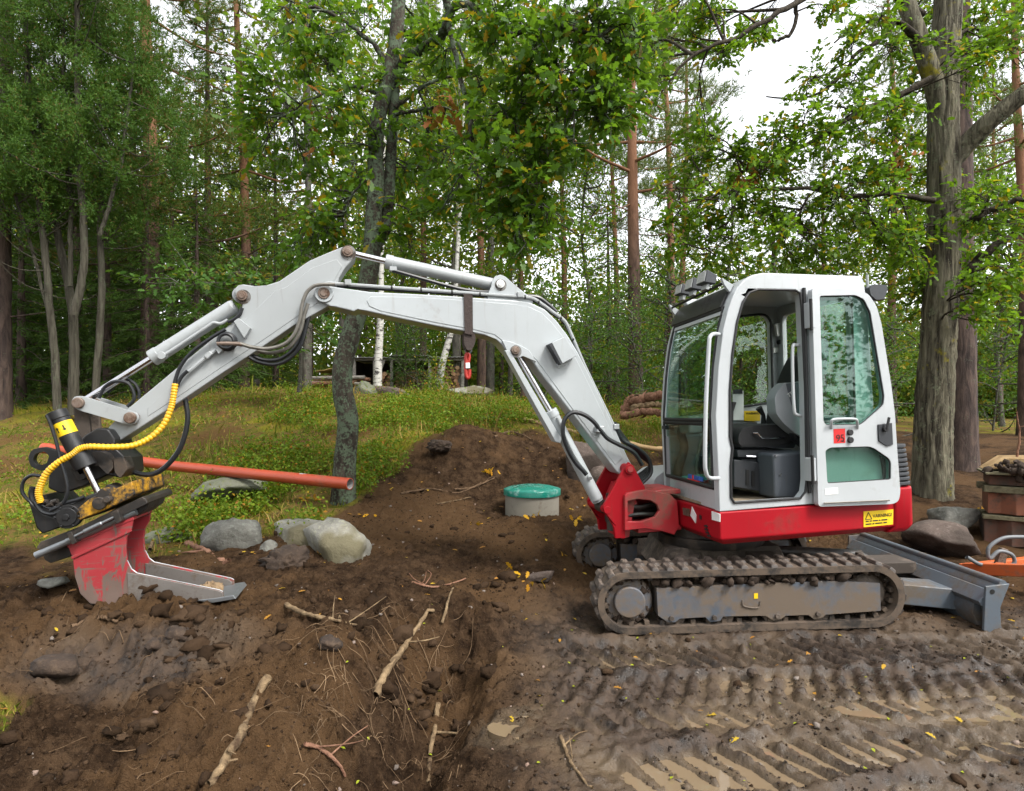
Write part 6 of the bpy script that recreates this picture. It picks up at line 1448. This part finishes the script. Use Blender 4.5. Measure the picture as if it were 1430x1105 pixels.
# orange drain pipe
pa, pb = at(62, 626, 7.5), at(489, 676, 5.72)
pp = empty('drain_pipe', pb); tag(pp, 'long orange plastic drain pipe lying across the slope', 'pipe')
d = (pa - pb); L = d.length; d.normalize(); t = MB(); n = 28
def ring(o, r):
    u = d.cross(Vector((0, 0, 1))).normalized(); w_ = u.cross(d); return [o + (u * math.cos(k * 2 * math.pi / n) + w_ * math.sin(k * 2 * math.pi / n)) * r for k in range(n)]
O = Vector((0, 0, 0))
rs = [ring(O, .049), ring(O, .056), ring(d * (L * .5) + Vector((0, 0, -.03)), .056), ring(d * (L - .13), .056), ring(d * (L - .12), .066), ring(d * L, .066), ring(d * L, .056)]
V = [v for q in rs for v in q]; F_ = [(i * n + k, i * n + (k + 1) % n, (i + 1) * n + (k + 1) % n, (i + 1) * n + k) for i in range(len(rs) - 1) for k in range(n)]
t.add(V, F_); t.build('pipe_wall', paint('orange_pipe_plastic', (.36, .056, .022), .42, (.16, .085, .05), .34, 2.6), pp, smooth=50)
t = MB(); a_ = ring(O, .0492); b_ = ring(d * .6, .0492); t.add(a_ + b_, [(k, (k + 1) % n, n + (k + 1) % n, n + k) for k in range(n)] ); t.build('pipe_bore', plain('grey_bore', (.30, .29, .29), .5), pp)

# boulders
def boulder(name, label, px, py, Y, wpx, hpx, mat, seed, depth=.8, sink=.25, group=None, cat='boulder', flat=1.0, chunk=.28, sub=4, rz=None, lift=None):
    import bmesh
    bm = bmesh.new(); bmesh.ops.create_icosphere(bm, subdivisions=sub, radius=1); g = random.Random(seed); o = seed * 3.7
    V = np.array([v.co for v in bm.verts]); pl = [np.array(Vector((g.gauss(0, 1), g.gauss(0, 1), g.gauss(0, .8))).normalized()) for _ in range(11)]
    dd = np.ones(len(V))
    for q in pl:       # planed-off faces make an angular, worn stone
        c_ = V @ q; lim = g.uniform(.52, .84); dd = np.minimum(dd, np.where(c_ > .05, lim / np.maximum(c_, .05), 9))
    dd = dd * (1 - chunk * .3) + chunk * .3
    nz = fbm(V[:, 0] * 1.3 + o, V[:, 1] * 1.3 + V[:, 2] * 1.7, 1.2, 4); nz2 = fbm(V[:, 0] * 5 + o, V[:, 1] * 5 + V[:, 2] * 6, 1.2, 3)
    V = V * (dd * (1 + .11 * nz + (.07 if chunk < .5 else .34) * nz2 + (0 if chunk < .5 else .26 * fbm(V[:, 0] * 11 + o, V[:, 1] * 11 + V[:, 2] * 13, 1, 3))))[:, None]
    a, h = wpx * Y / FPX / 2, hpx * Y / FPX / 2
    V = V * np.array([a * 1.18, a * 1.18 * depth, h * 1.25])
    for v, c_ in zip(bm.verts, V): v.co = c_
    me = bpy.data.meshes.new(name); bm.to_mesh(me); bm.free(); me.shade_smooth()
    p = at(px, py, Y); o_ = link(name, me, mat); o_.location = (p.x, p.y, p.z if lift is None else gz(p.x, p.y) + lift); o_.rotation_euler = (0, 0, rz if rz is not None else g.uniform(-.3, .3))
    return tag(o_, label, cat, group)
R_GREY = rock_mat('grey_lichen_rock', (.085, .082, .070), (.19, .185, .16), (.25, .26, .22)); R_PALE = rock_mat('pale_lichen_rock', (.15, .145, .122), (.31, .30, .262), (.36, .36, .25), (.12, .105, .06))
R_MOSS = rock_mat('mossy_rock', (.07, .08, .05), (.14, .14, .105), (.11, .13, .03)); R_BRN = rock_mat('soil_smeared_rock', (.050, .034, .026), (.115, .082, .066), (.15, .12, .10), (.035, .023, .016))
R_SOIL = rock_mat('soil_clod', (.018, .011, .007), (.050, .030, .018), (.085, .055, .032))
BG = 'boulders below the pipe'
boulder('boulder', 'angular grey boulder behind the tip of the red bucket', 327, 762, 5.1, 80, 68, R_GREY, 3, group=BG)
boulder('boulder', 'pale rounded boulder at the back of the pair left of the soil heap', 430, 752, 5.35, 104, 68, R_PALE, 5, group=BG)
boulder('boulder', 'large lichen pale boulder in front, left of the soil heap', 474, 770, 5.05, 108, 76, R_PALE, 12, group=BG)
boulder('boulder', 'small grey stone wedged between the two groups of boulders', 372, 774, 5.0, 34, 34, R_GREY, 9, group=BG)
boulder('boulder', 'mossy boulder half hidden behind the red bucket', 228, 760, 5.4, 78, 56, R_MOSS, 14, group=BG)
boulder('flat_rock', 'flat mossy rock under the orange pipe', 325, 683, 6.5, 105, 34, R_MOSS, 21, 1.1, group=BG, cat='rock')
boulder('boulder', 'soil smeared brown boulder right of the dozer blade end', 1318, 754, 6.0, 92, 42, R_BRN, 19, .8, chunk=.1)
boulder('boulder', 'grey stone resting behind the brown boulder', 1330, 722, 6.6, 66, 34, R_GREY, 18)
boulder('soil_clump', 'dark rooty soil clump in front of the pale boulders', 405, 786, 4.75, 66, 40, R_SOIL, 25, cat='soil clump', chunk=.9)
boulder('soil_block', 'square block of soil in the left foreground', 82, 930, 3.15, 56, 36, R_SOIL, 28, cat='soil block')
boulder('stone', 'small flat stone left of the bucket', 76, 813, 3.9, 34, 16, R_GREY, 31, cat='stone')
boulder('stone', 'half buried stone on the soil in front of the manhole', 756, 806, 4.75, 40, 18, R_BRN, 33, cat='stone')
boulder('boulder', 'reddish boulder behind the boom cylinder', 812, 650, 7.2, 56, 60, R_BRN, 35, .8)
boulder('stone', 'stone at the foot of the boom behind the red swing post', 836, 672, 7.0, 36, 34, R_BRN, 36)
boulder('boulder', 'granite boulder at the foot of the first birch', 540, 552, 12.2, 60, 30, R_BRN, 38)
boulder('boulder', 'low mossy rock left of the first birch', 512, 550, 12.0, 40, 30, R_MOSS, 39)
boulder('rock', 'pale granite outcrop below the red hook', 652, 550, 13.5, 70, 18, R_PALE, 41, cat='rock')
boulder('soil_clump', 'rooty tuft of turf on the left shoulder of the soil heap', 613, 622, 7.0, 30, 15, R_SOIL, 44, cat='soil clump', chunk=.9)
for px_, py_, s_, lab in ((250, 890, 30, 'dark clod below the bucket lip'), (215, 905, 24, 'dark clod left of the one below the bucket lip'), (460, 905, 34, 'clod on the left bank of the hollow'), (1050, 945, 16, 'small clod on the track prints')):
    p = on_ground(px_, py_); boulder('soil_clump', lab, px_, py_ - 5, p.y, s_, s_ * .6, R_SOIL, int(px_), cat='soil clump', chunk=.9, sub=3)

# roots, sticks and poles
M_PALE = bark_mat('peeled_root_wood', (.050, .030, .017), (.25, .175, .098), None, zs=1, scale=12); M_BROWN = bark_mat('brown_root', (.075, .046, .026), (.165, .105, .062), None, zs=1, scale=12); M_REDB = bark_mat('reddish_branch', (.13, .062, .038), (.26, .14, .09), None, zs=1, scale=12)
M_PLANK = bark_mat('weathered_plank', (.16, .15, .13), (.30, .28, .25), None, zs=1, scale=10); M_POLE = bark_mat('peeled_pole', (.26, .165, .075), (.42, .29, .15), None, zs=1, scale=8)
def stick(name, label, pts, r0, r1, mat, cat, lift=.012, seed=1, branches=0, n=9, fixed=False, group=None):
    g = np.random.default_rng(seed); P = [np.array(gpt(a, b, lift)) if not fixed else np.array(a) if np.ndim(a) else None for a, b in pts] if not fixed else [np.array(p) for p in pts]
    P = np_spline(P, 28); P[:, 2] -= 0 if fixed else .6 * r0; P[1:-1] += np.cumsum(g.normal(size=(26, 3)), 0) * r0 * .10 + g.normal(size=(26, 3)) * r0 * .10; w = Wood(); rad = np.linspace(r0, r1, 28) * (1 + .06 * g.normal(size=28)); w.add(P, rad, n=12, relief=.22, fr=1.7)
    for k in range(branches):
        j = g.integers(4, 24); e = P[j] + g.normal(size=3) * np.array([.12, .10, .05]); e[2] += .02; w.add(np_spline([P[j], (P[j] + e) / 2 + g.normal(size=3) * .015, e], 8), r1 * .8, .002, 5)
    o = np.array(P[0]); ob = link(name, w.mesh(name, o), mat); ob.location = o; return tag(ob, label, cat, group)
RG = 'torn roots in the foreground'
stick('torn_root', 'long pale splintered root leaning out of the hollow', [(524, 978), (545, 940), (575, 900), (606, 858)], .022, .010, M_PALE, 'root', .03, 2, 1, group=RG)
stick('torn_root', 'short pale splinter right of the long splintered root', [(617, 876), (624, 852), (633, 826)], .010, .005, M_PALE, 'root', .03, 3, 0, group=RG)
stick('torn_root', 'thick flaking root in the lower left', [(375, 953), (350, 992), (335, 1030), (312, 1065), (290, 1104)], .021, .013, M_PALE, 'root', .02, 4, 3, group=RG)
stick('torn_root', 'upright pale root at the bottom right of the hollow', [(612, 998), (606, 1040), (600, 1098)], .014, .010, M_PALE, 'root', .02, 5, 1, group=RG)
stick('torn_root', 'thin reddish root at the bottom of the hollow', [(425, 1045), (447, 1052), (470, 1075), (482, 1095)], .009, .005, M_REDB, 'root', .02, 6, 2, group=RG)
stick('torn_root', 'thin pale root running off the bottom edge on the mud', [(783, 1032), (795, 1060), (808, 1080), (828, 1104)], .008, .005, M_PALE, 'root', .012, 7, 2, group=RG)
stick('torn_root', 'tan root curving over the left bank of the hollow', [(400, 850), (430, 862), (470, 870), (500, 880)], .014, .006, M_PALE, 'root', .02, 8, 3, group=RG)
stick('torn_root', 'brown root lying left below the bucket', [(100, 880), (140, 868), (165, 872)], .016, .008, M_BROWN, 'root', .02, 9, 1, group=RG)
stick('broken_branch', 'stubby reddish branch between bucket and grey boulder', [(262, 762), (285, 770), (320, 786)], .024, .020, M_REDB, 'branch', .03, 10, 2)
stick('broken_branch', 'pale stub sticking up behind the bucket lip', [(209, 775), (214, 764), (219, 754)], .014, .010, M_PALE, 'branch', .05, 11, 0)
stick('twig', 'dark forked twig across the middle of the soil heap', [(560, 692), (600, 686), (640, 690), (672, 676)], .010, .005, M_BROWN, 'twig', .015, 12, 4)
stick('twig', 'brown twig on the right half of the soil heap', [(635, 685), (660, 682), (690, 668)], .012, .005, M_BROWN, 'twig', .015, 13, 2)
stick('twig', 'pale twig below the dark forked twig', [(610, 706), (640, 700), (658, 698)], .007, .004, M_PALE, 'twig', .012, 14, 1)
stick('twig', 'black twig on the ridge behind the manhole', [(690, 613), (712, 606), (730, 610), (742, 618)], .012, .006, M_BROWN, 'twig', .03, 15, 2)
stick('twig', 'root lying at the foot of the soil heap', [(575, 815), (610, 822), (650, 812)], .008, .005, M_REDB, 'twig', .012, 16, 3)
stick('peeled_pole', 'long peeled wooden pole behind the boom foot', [tuple(at(732, 586, 8.9)), tuple(at(800, 602, 8.5)), tuple(at(925, 627, 7.9))], .030, .030, M_POLE, 'pole', seed=17, fixed=True)
p = on_ground(681, 586); MB().box(-.19, .19, -.06, .06, 0, .025).build('plank', M_PLANK, bevel=.004).location = p
pk = bpy.data.objects['plank']; pk.location.z += .02; pk.rotation_euler = (.1, .0, .1); tag(pk, 'short grey weathered plank on the grass behind the heap', 'plank')
LG = 'felled logs behind the boom foot'
for i, (a, b, r0, lab) in enumerate((((868, 573, 9.6), (926, 556, 9.2), .075, 'topmost reddish log of the pile left of the cab'), ((872, 562, 9.9), (905, 553, 9.9), .03, 'thin crooked branch on the log pile left of the cab'), ((866, 580, 9.3), (930, 577, 9.0), .055, 'lowest log of the pile left of the cab'), ((880, 572, 9.3), (926, 568, 9.2), .045, 'middle log of the pile left of the cab'), ((868, 575, 9.4), (884, 552, 9.4), .025, 'upright broken branch of the log pile'))):
    stick('felled_log', lab, [tuple(at(*a)), tuple((at(*a) + at(*b)) / 2 + Vector((0, 0, .05))), tuple(at(*b))], r0, r0 * .8, M_REDB if i % 2 == 0 else M_PALE, 'log', seed=30 + i, fixed=True, branches=2, group=LG)
stick('dead_branch', 'dead branch jutting out of the mud at the right edge', [tuple(at(1418, 650, 6.4)), tuple(at(1424, 610, 6.4)), tuple(at(1420, 575, 6.4))], .012, .005, M_REDB, 'branch', seed=40, fixed=True, branches=1)

# stack of old boards and rusty sheets at the right edge
ks = at(1375, 752, 6.3); kz = gz(ks.x + .4, ks.y + .2); stc = empty('scrap_stack', (ks.x, ks.y, kz)); stc.rotation_euler = (0, 0, -.52); tag(stc, 'tall stack of rusty sheets and weathered boards at the right edge', 'scrap stack')
M_RUST = paint('rusty_sheet', (.11, .045, .026), .85, (.055, .038, .028), .7, 4.0); M_RUST2 = paint('orange_rusty_sheet', (.19, .065, .032), .8, (.065, .043, .03), .6, 5.0); M_OLDB = bark_mat('greyed_board', (.085, .075, .045), (.19, .17, .105), None, zs=1, scale=9)
rr = random.Random(5)
for z0, z1, m_, nm, o_ in ((-.05, .22, M_RUST, 'rusty_sheet', .0), (.225, .27, M_OLDB, 'board', -.02), (.28, .50, M_RUST2, 'rusty_sheet', .03), (.505, .575, M_OLDB, 'board', -.02), (.58, .68, M_RUST, 'rusty_sheet', .04)):
    if nm == 'board':
        for y in (-.02, .35): MB().box(o_, 1.5, y, y + .10, z0, z1).build('board', m_, stc, bevel=.008).rotation_euler = (0, R(1.2), 0)
    else:
        mb = MB(); k = 14; top = []; ys_ = [(.02 + .035 * math.sin(i * 2.2) + rr.uniform(-.012, .012)) for i in range(k)]
        P_ = [(o_ + i * 1.45 / (k - 1), ys_[i]) for i in range(k)]; mb.prism(P_ + [(1.45 + o_, .55), (o_ + .02, .5)], z0, z1, ax='z'); mb.build('rusty_sheet', m_, stc, bevel=.008)
o = MB().prism([(0, .69), (1.4, .70), (1.4, .725), (0, .715)], -.06, .5).build('board', M_OLDB, stc, bevel=.008)
o = MB().prism([(.03, .72), (.2, .86), (1.4, .90), (1.4, .87), (.1, .74)], .1, .6).build('board', M_POLE, stc, bevel=.008)
mb = MB(); rs_ = random.Random(8)
for i in range(110): blob(mb, (.33 + rs_.gauss(0, .10), -.02 + rs_.gauss(0, .06), .76 + rs_.gauss(0, .04)), rs_.uniform(.015, .05), rs_)
o = mb.build('soil_lump', M_SOILC, stc, smooth=60); o['kind'] = 'stuff'
# orange trailer drawbar with hose
M_ORG = paint('scratched_orange_paint', (.58, .12, .03), .5, (.22, .12, .08), .42, 5.0)
ob = at(1345, 800, 5.45); tw = empty('trailer_drawbar', (ob.x, ob.y, 0)); tag(tw, 'scratched orange steel trailer drawbar beside the dozer blade', 'drawbar')
def wl(p): return Vector(p) - Vector((ob.x, ob.y, 0))
def beam(p, q, h, w_, nm):
    a, b = wl(p), wl(q); d_ = (b - a).normalized(); s_ = d_.cross(Vector((0, 0, 1))).normalized() * w_; u_ = Vector((0, 0, h)); mb = MB()
    mb.add([a - s_, a + s_, a + s_ + u_, a - s_ + u_, b - s_, b + s_, b + s_ + u_, b - s_ + u_], [(0, 1, 2, 3), (4, 5, 6, 7), (0, 1, 5, 4), (1, 2, 6, 5), (2, 3, 7, 6), (3, 0, 4, 7)]); return mb.build(nm, M_ORG, tw, bevel=.008)
beam(at(1346, 802, 5.3), at(1500, 808, 4.6), .10, .035, 'drawbar_beam'); beam(at(1344, 802, 5.45), at(1500, 784, 6.0), .09, .035, 'drawbar_beam'); beam(at(1395, 800, 5.2), at(1400, 792, 5.6), .08, .03, 'cross_member')
mb = MB(); c = wl(at(1392, 788, 5.3)); mb.prism([(c.x - .03, c.z - .05), (c.x + .05, c.z - .05), (c.x + .09, c.z + .13), (c.x + .03, c.z + .15)], c.y - .02, c.y + .02); mb.build('bracket', M_PIN, tw, bevel=.006)
hs_ = [(1350, 778), (1368, 788), (1392, 792), (1415, 788), (1413, 775), (1395, 770), (1382, 780), (1381, 765), (1400, 752), (1425, 750), (1450, 752)]
hm = plain('grey_hose', (.13, .14, .15), .5); w = Wood(); P = np_spline([np.array(at(a, b, 5.15)) for a, b in hs_], 70); w.add(P, .016, .016, 10); ho = link('coiled_hose', w.mesh('coiled_hose', P[0]), hm); ho.location = P[0]; tag(ho, 'grey hose looped over the orange drawbar', 'hose')

# woodshed behind the birches
M_TIN = paint('grey_corrugated_tin', (.33, .33, .33), .5, (.14, .11, .09), .35, 2); M_LOGE = None; M_SHED = plain('dark_shed_board', (.045, .033, .026), .9, 0, .3, 6)
shY = 16.; s0 = at(495, 540, shY); shz = gz(s0.x + 1.2, shY); sh = empty('woodshed', (s0.x, shY, shz)); tag(sh, 'low open woodshed with tin roof and stacked firewood behind the birches', 'shed')
WX = (648 - 495) * shY / FPX; HT = .86
for x0, x1, zt in ((-.1, 1.05, HT - .03), (1.0, 2.05, HT + .02), (2.0, WX + .05, HT - .02)):
    mb = MB(); k = 18; top = [(x0 + (x1 - x0) * i / k, zt + .018 * (i % 2)) for i in range(k + 1)]; mb.prism(top + [(x, z - .012) for x, z in reversed(top)], -.35, 1.5); mb.build('tin_sheet', M_TIN, sh, smooth=0)
for x in (.02, .55, 1.0, 2.0, WX - .05): MB().box(x, x + .07, -.25, -.18, -.2, HT - .04).build('post', M_PLANK, sh)
MB().box(-.05, WX, -.24, -.16, HT - .10, HT - .045).build('eaves_beam', M_PLANK, sh); MB().box(-.05, WX, 1.3, 1.35, -.2, HT - .05).build('back_wall', M_SHED, sh); MB().box(-.08, -.05, -.2, 1.3, -.2, HT - .06).build('side_wall', M_SHED, sh)
a_ = MB(); a_.tube([(.55, -.28, 0), (.85, -.26, HT - .1)], .035, 6); a_.build('brace', M_PLANK, sh)
fwd = MB(); rs_ = random.Random(3); M_LOGE, nt, b = new_mat('sawn_log_end'); ge = nt.nodes.new('ShaderNodeNewGeometry'); nt.links.new(ramp(nt, ge.outputs['Random Per Island'], [(0, (.10, .055, .03)), (.5, (.30, .16, .08)), (1, (.48, .31, .18))]), b.inputs['Base Color']); b.inputs['Roughness'].default_value = .9
def stack(x0, x1, h, y):
    z = -.1
    while z < h:
        x = x0 + rs_.uniform(0, .05)
        while x < x1:
            r0 = rs_.uniform(.03, .065); k = rs_.choice((5, 6, 7)); c0 = Vector((x, y + rs_.uniform(-.05, .05), z)); fwd.tube([c0, c0 + Vector((rs_.uniform(-.02, .02), .35, 0))], r0, k); x += r0 * 1.9
        z += .085
stack(2.05, WX - .1, HT - .2, -.1); stack(1.08, 1.95, HT - .35, .2); stack(.62, .98, .45, -.15)
o = fwd.build('firewood', M_LOGE, sh, smooth=0); o['kind'] = 'stuff'
LP = 'log pile left of the woodshed'
for i in range(11):
    x = (425 + rs_.uniform(-12, 8) - CX) * 15.2 / FPX; L = rs_.uniform(1.0, 1.6); y = 15.2 + rs_.uniform(-.2, .3); z = gz(x, y) + .05 + .075 * (i // 3) ; x += .1 * (i // 3)
    w = Wood(); w.add(np_spline([(0, 0, 0), (L / 2, .02, rs_.uniform(-.02, .04)), (L, 0, rs_.uniform(-.05, .05))], 8), rs_.uniform(.035, .07), rs_.uniform(.03, .05), 8, .08, 1.2)
    o = link('stacked_log', w.mesh('stacked_log'), (M_BROWN, M_PLANK, M_REDB)[i % 3]); o.location = (x, y, z); tag(o, ('brown', 'grey', 'reddish')[i % 3] + ' log in the ' + ('bottom', 'second', 'third', 'top')[i // 3] + ' layer of the pile left of the woodshed', 'log', LP)
w = at(440, 516, 15.4); tp_ = MB(); 
for i in range(6): tp_.add([(i * .12, 0, .02 * i + .015 * (i % 2)), (i * .12, .8, .02 * i + .02 * ((i + 1) % 2))], [])
tp_.f = [(2 * i, 2 * i + 2, 2 * i + 3, 2 * i + 1) for i in range(5)]; o = tp_.build('tarpaulin', plain('ochre_tarpaulin', (.34, .25, .08), .7), fixn=False); o.location = (w.x, w.y, w.z - .05); o.modifiers.new('solidify', 'SOLIDIFY').thickness = .02
tag(o, 'ochre tarpaulin over the log pile left of the woodshed', 'tarpaulin')

# ------------------------------------------------------------------ loose soil, pebbles, fine roots, fallen leaves
def clods(n, fn, box, smin, smax, g, mat, name, label, cat, squash=.75, power=2.2, tm=None):
    x = g.uniform(box[0], box[1], n); y = box[2] * (box[3] / box[2]) ** g.random(n); k = fn(x, y) > g.random(n); x, y = x[k], y[k]; n = len(x)
    s = smin + (smax - smin) * g.random(n) ** power * 1.0; z = terrain(x, y) + s * .12
    v, f = tm or ico(); T = np.array(v); Fi = np.array(f); m = len(T)
    q = g.normal(size=(n, 4)); q /= np.linalg.norm(q, axis=1)[:, None]; a, b, c, d = q.T
    Rm = np.stack([1 - 2 * (c * c + d * d), 2 * (b * c - a * d), 2 * (b * d + a * c), 2 * (b * c + a * d), 1 - 2 * (b * b + d * d), 2 * (c * d - a * b), 2 * (b * d - a * c), 2 * (c * d + a * b), 1 - 2 * (b * b + c * c)], 1).reshape(n, 3, 3)
    P = T[None] * g.uniform(.42, 1.25, (n, m, 1)) * g.uniform(.6, 1.25, (n, 1, 3)); P = np.einsum('nij,nmj->nmi', Rm, P) * s[:, None, None]; P[:, :, 2] *= squash
    V = P + np.stack([x, y, z], 1)[:, None, :]; F2 = Fi[None] + (np.arange(n) * m)[:, None, None]
    me = fast_mesh(name, V.reshape(-1, 3), F2.reshape(-1, 3)); 
    return tag(link(name, me, mat), label, cat, kind='stuff')
OCT = (np.array([(1, 0, 0), (-1, 0, 0), (0, 1, 0), (0, -1, 0), (0, 0, 1), (0, 0, -1)], float), np.array([(0, 2, 4), (2, 1, 4), (1, 3, 4), (3, 0, 4), (2, 0, 5), (1, 2, 5), (3, 1, 5), (0, 3, 5)]))
def isl_mat(name, c1, c2, c3, rough=.95):
    m, nt, b = new_mat(name); ge = nt.nodes.new('ShaderNodeNewGeometry'); c = ramp(nt, ge.outputs['Random Per Island'], [(0, c1), (.6, c2), (1, c3)]); n = noise(nt, objco(nt), 90, 5, .7)
    nt.links.new(mixrgb(nt, n, mixrgb(nt, .45, c, (0, 0, 0)), c), b.inputs['Base Color']); b.inputs['Roughness'].default_value = rough; b.inputs['Specular IOR Level'].default_value = .08; bump(nt, b, n, .8, .01); return m
g = np.random.default_rng(99)
def dsoil(x, y):
    d = (1 - grass_mask(x, y)); left = sstep(.35, -.2, x); lump = sstep(-.05, .35, fbm(x, y, 2.1, 3))
    return d * np.clip(.10 + .9 * left * lump + .35 * left + .25 * sstep(4.0, 5.2, y) * sstep(-2, -.5, x), 0, 1) * np.where((x > .45) & (x < 2.75) & (y > 3.95) & (y < 5.8), .15, 1)
SOIL_I = isl_mat('loose_soil', (.030, .018, .010), (.050, .030, .0175), (.082, .051, .030))
import bmesh
_b = bmesh.new(); bmesh.ops.create_icosphere(_b, subdivisions=2, radius=1); ICO2 = (np.array([v.co[:] for v in _b.verts]) * 1.0, np.array([[v.index for v in f.verts] for f in _b.faces])); _b.free()
def dlump(x, y): return dsoil(x, y) * sstep(.0, .3, fbm(x + 2, y, 1.3, 3)) * sstep(.2, -.4, x) * sstep(5.2, 4.6, y)
clods(900, dlump, (-3.2, .3, 2.3, 5.2), .022, .085, g, SOIL_I, 'soil_lumps', 'torn lumps of dark soil heaped left of the hollow', 'soil', power=2.4, tm=ICO2)
clods(1800, dsoil, (-3.6, 4.2, 2.3, 8.2), .010, .048, g, SOIL_I, 'soil_clods', 'bigger clods of dark soil strewn over the dug ground', 'soil', power=3.0)
clods(58000, dsoil, (-3.6, 4.2, 2.3, 8.2), .0025, .013, g, SOIL_I, 'loose_soil', 'fine crumbs of dark soil strewn over the ground', 'soil', power=2.0, tm=OCT)
def dmud(x, y): return (1 - grass_mask(x, y)) * sstep(-.2, .4, x) * np.where(fbm(x, y, 1.9, 3) > .02, .9, .12) * np.where((x > .5) & (x < 2.7) & (y > 3.95) & (y < 5.8), .1, 1)
clods(13000, dmud, (-.3, 4.4, 2.3, 5.6), .003, .015, g, isl_mat('mud_crumbs', (.024, .018, .014), (.055, .041, .032), (.10, .077, .061), .5), 'mud_crumbs', 'wet mud crumbs squeezed up between the track prints', 'mud', power=2.6, tm=OCT)
clods(900, lambda x, y: (1 - grass_mask(x, y)) * .7, (-3.6, 4.5, 2.3, 8.2), .004, .022, g, isl_mat('pebbles', (.16, .13, .11), (.27, .23, .20), (.33, .22, .17), .8), 'pebbles', 'small pale pebbles scattered in the soil', 'pebbles', power=2.5)
def roots():
    w = Wood(); g = np.random.default_rng(5)
    for i in range(150):
        if i < 60: px_, py_ = g.uniform(60, 660), g.uniform(800, 1100)
        else: px_, py_ = g.uniform(420, 640), g.uniform(840, 1090)
        p = np.array(on_ground(px_, py_)); a = g.uniform(0, 6.28); L = g.uniform(.06, .35); pts = [p + np.array([0, 0, -.015])]
        for k in range(4):
            a += g.normal() * .45; q = pts[-1] + np.array([math.cos(a), math.sin(a), 0]) * L / 4; q[2] = gz(q[0], q[1]) + g.uniform(.0, .035) * (1.5 if k > 1 else 1); pts.append(q)
        w.add(np_spline(pts, 11), g.uniform(.0009, .0030), .0006, 4)
    return w.mesh('fine_roots')
tag(link('fine_roots', roots(), bark_mat('fine_root', (.070, .043, .024), (.23, .15, .085), None, zs=1, scale=5)), 'tangle of thin torn roots in the dug soil', 'roots', kind='stuff')
L_FALL = leaf_mat('fallen_leaf', (.30, .125, .035), (.42, .20, .03), (.50, .33, .03), .3, .2)
L_YEL = leaf_mat('yellow_oak_leaf', (.46, .20, .012), (.56, .30, .015), None, .04, .3)
def litter(n, fn, box, size, mat, name, label, g, tm=OAK):
    x = g.uniform(box[0], box[1], n); y = box[2] * (box[3] / box[2]) ** g.random(n); k = fn(x, y) > g.random(n); x, y = x[k], y[k]
    C = np.stack([x, y, terrain(x, y) + .008], 1); V, F = leaves(C, size, tm, g, 1.6, 0., spread=.5); return tag(link(name, fast_mesh(name, V, F), mat), label, 'leaves', kind='stuff')
litter(3600, lambda x, y: np.where(grass_mask(x, y) > .5, .55, .30) * sstep(2.2, 5.5, y), (-5, 4.5, 2.4, 11), .05, L_FALL, 'leaf_litter', 'small brown and orange leaves scattered over soil and grass', g)
litter(60, lambda x, y: np.ones_like(x), (-2, 3.5, 2.4, 4.0), .022, leaf_mat('green_acorn_leaf', (.30, .36, .02), (.42, .46, .04), None), 'green_bits', 'tiny yellow green leaf scraps on the mud', g, HEX)
for px_, py_, n, lab in ((687, 661, 8, 'yellow oak leaf sprig in the middle of the soil heap'), (664, 734, 8, 'orange leaf sprig low on the soil heap'), (800, 729, 6, 'yellow leaf sprig right of the manhole'), (738, 817, 9, 'yellow green leaf sprig on the soil left of the tracks'), (716, 803, 5, 'small orange leaf sprig beside the half buried stone'), (742, 727, 4, 'orange leaf at the foot of the manhole'),
                         (790, 776, 4, 'orange leaf sprig left of the far track'), (520, 723, 4, 'leaf sprig at the left foot of the heap'), (1357, 717, 12, 'long yellow leaf sprig behind the brown boulder'), (433, 700, 9, 'orange leaves at the foot of the middle oak')):
    p = np.array(on_ground(px_, py_)); gg = np.random.default_rng(int(px_)); s = .075 * (p[1] / 6) ** .3
    C = gg.normal(size=(n, 3)) * np.array([.045, .045, .012]) + np.array([0, 0, .02]); V, F = leaves(C, s, OAK, gg, .5, 0.); o = link('fallen_leaf_sprig', fast_mesh('fallen_leaf_sprig', V, F), L_YEL); o.location = p; tag(o, lab, 'leaves', 'fallen leaf sprigs')

#TRI
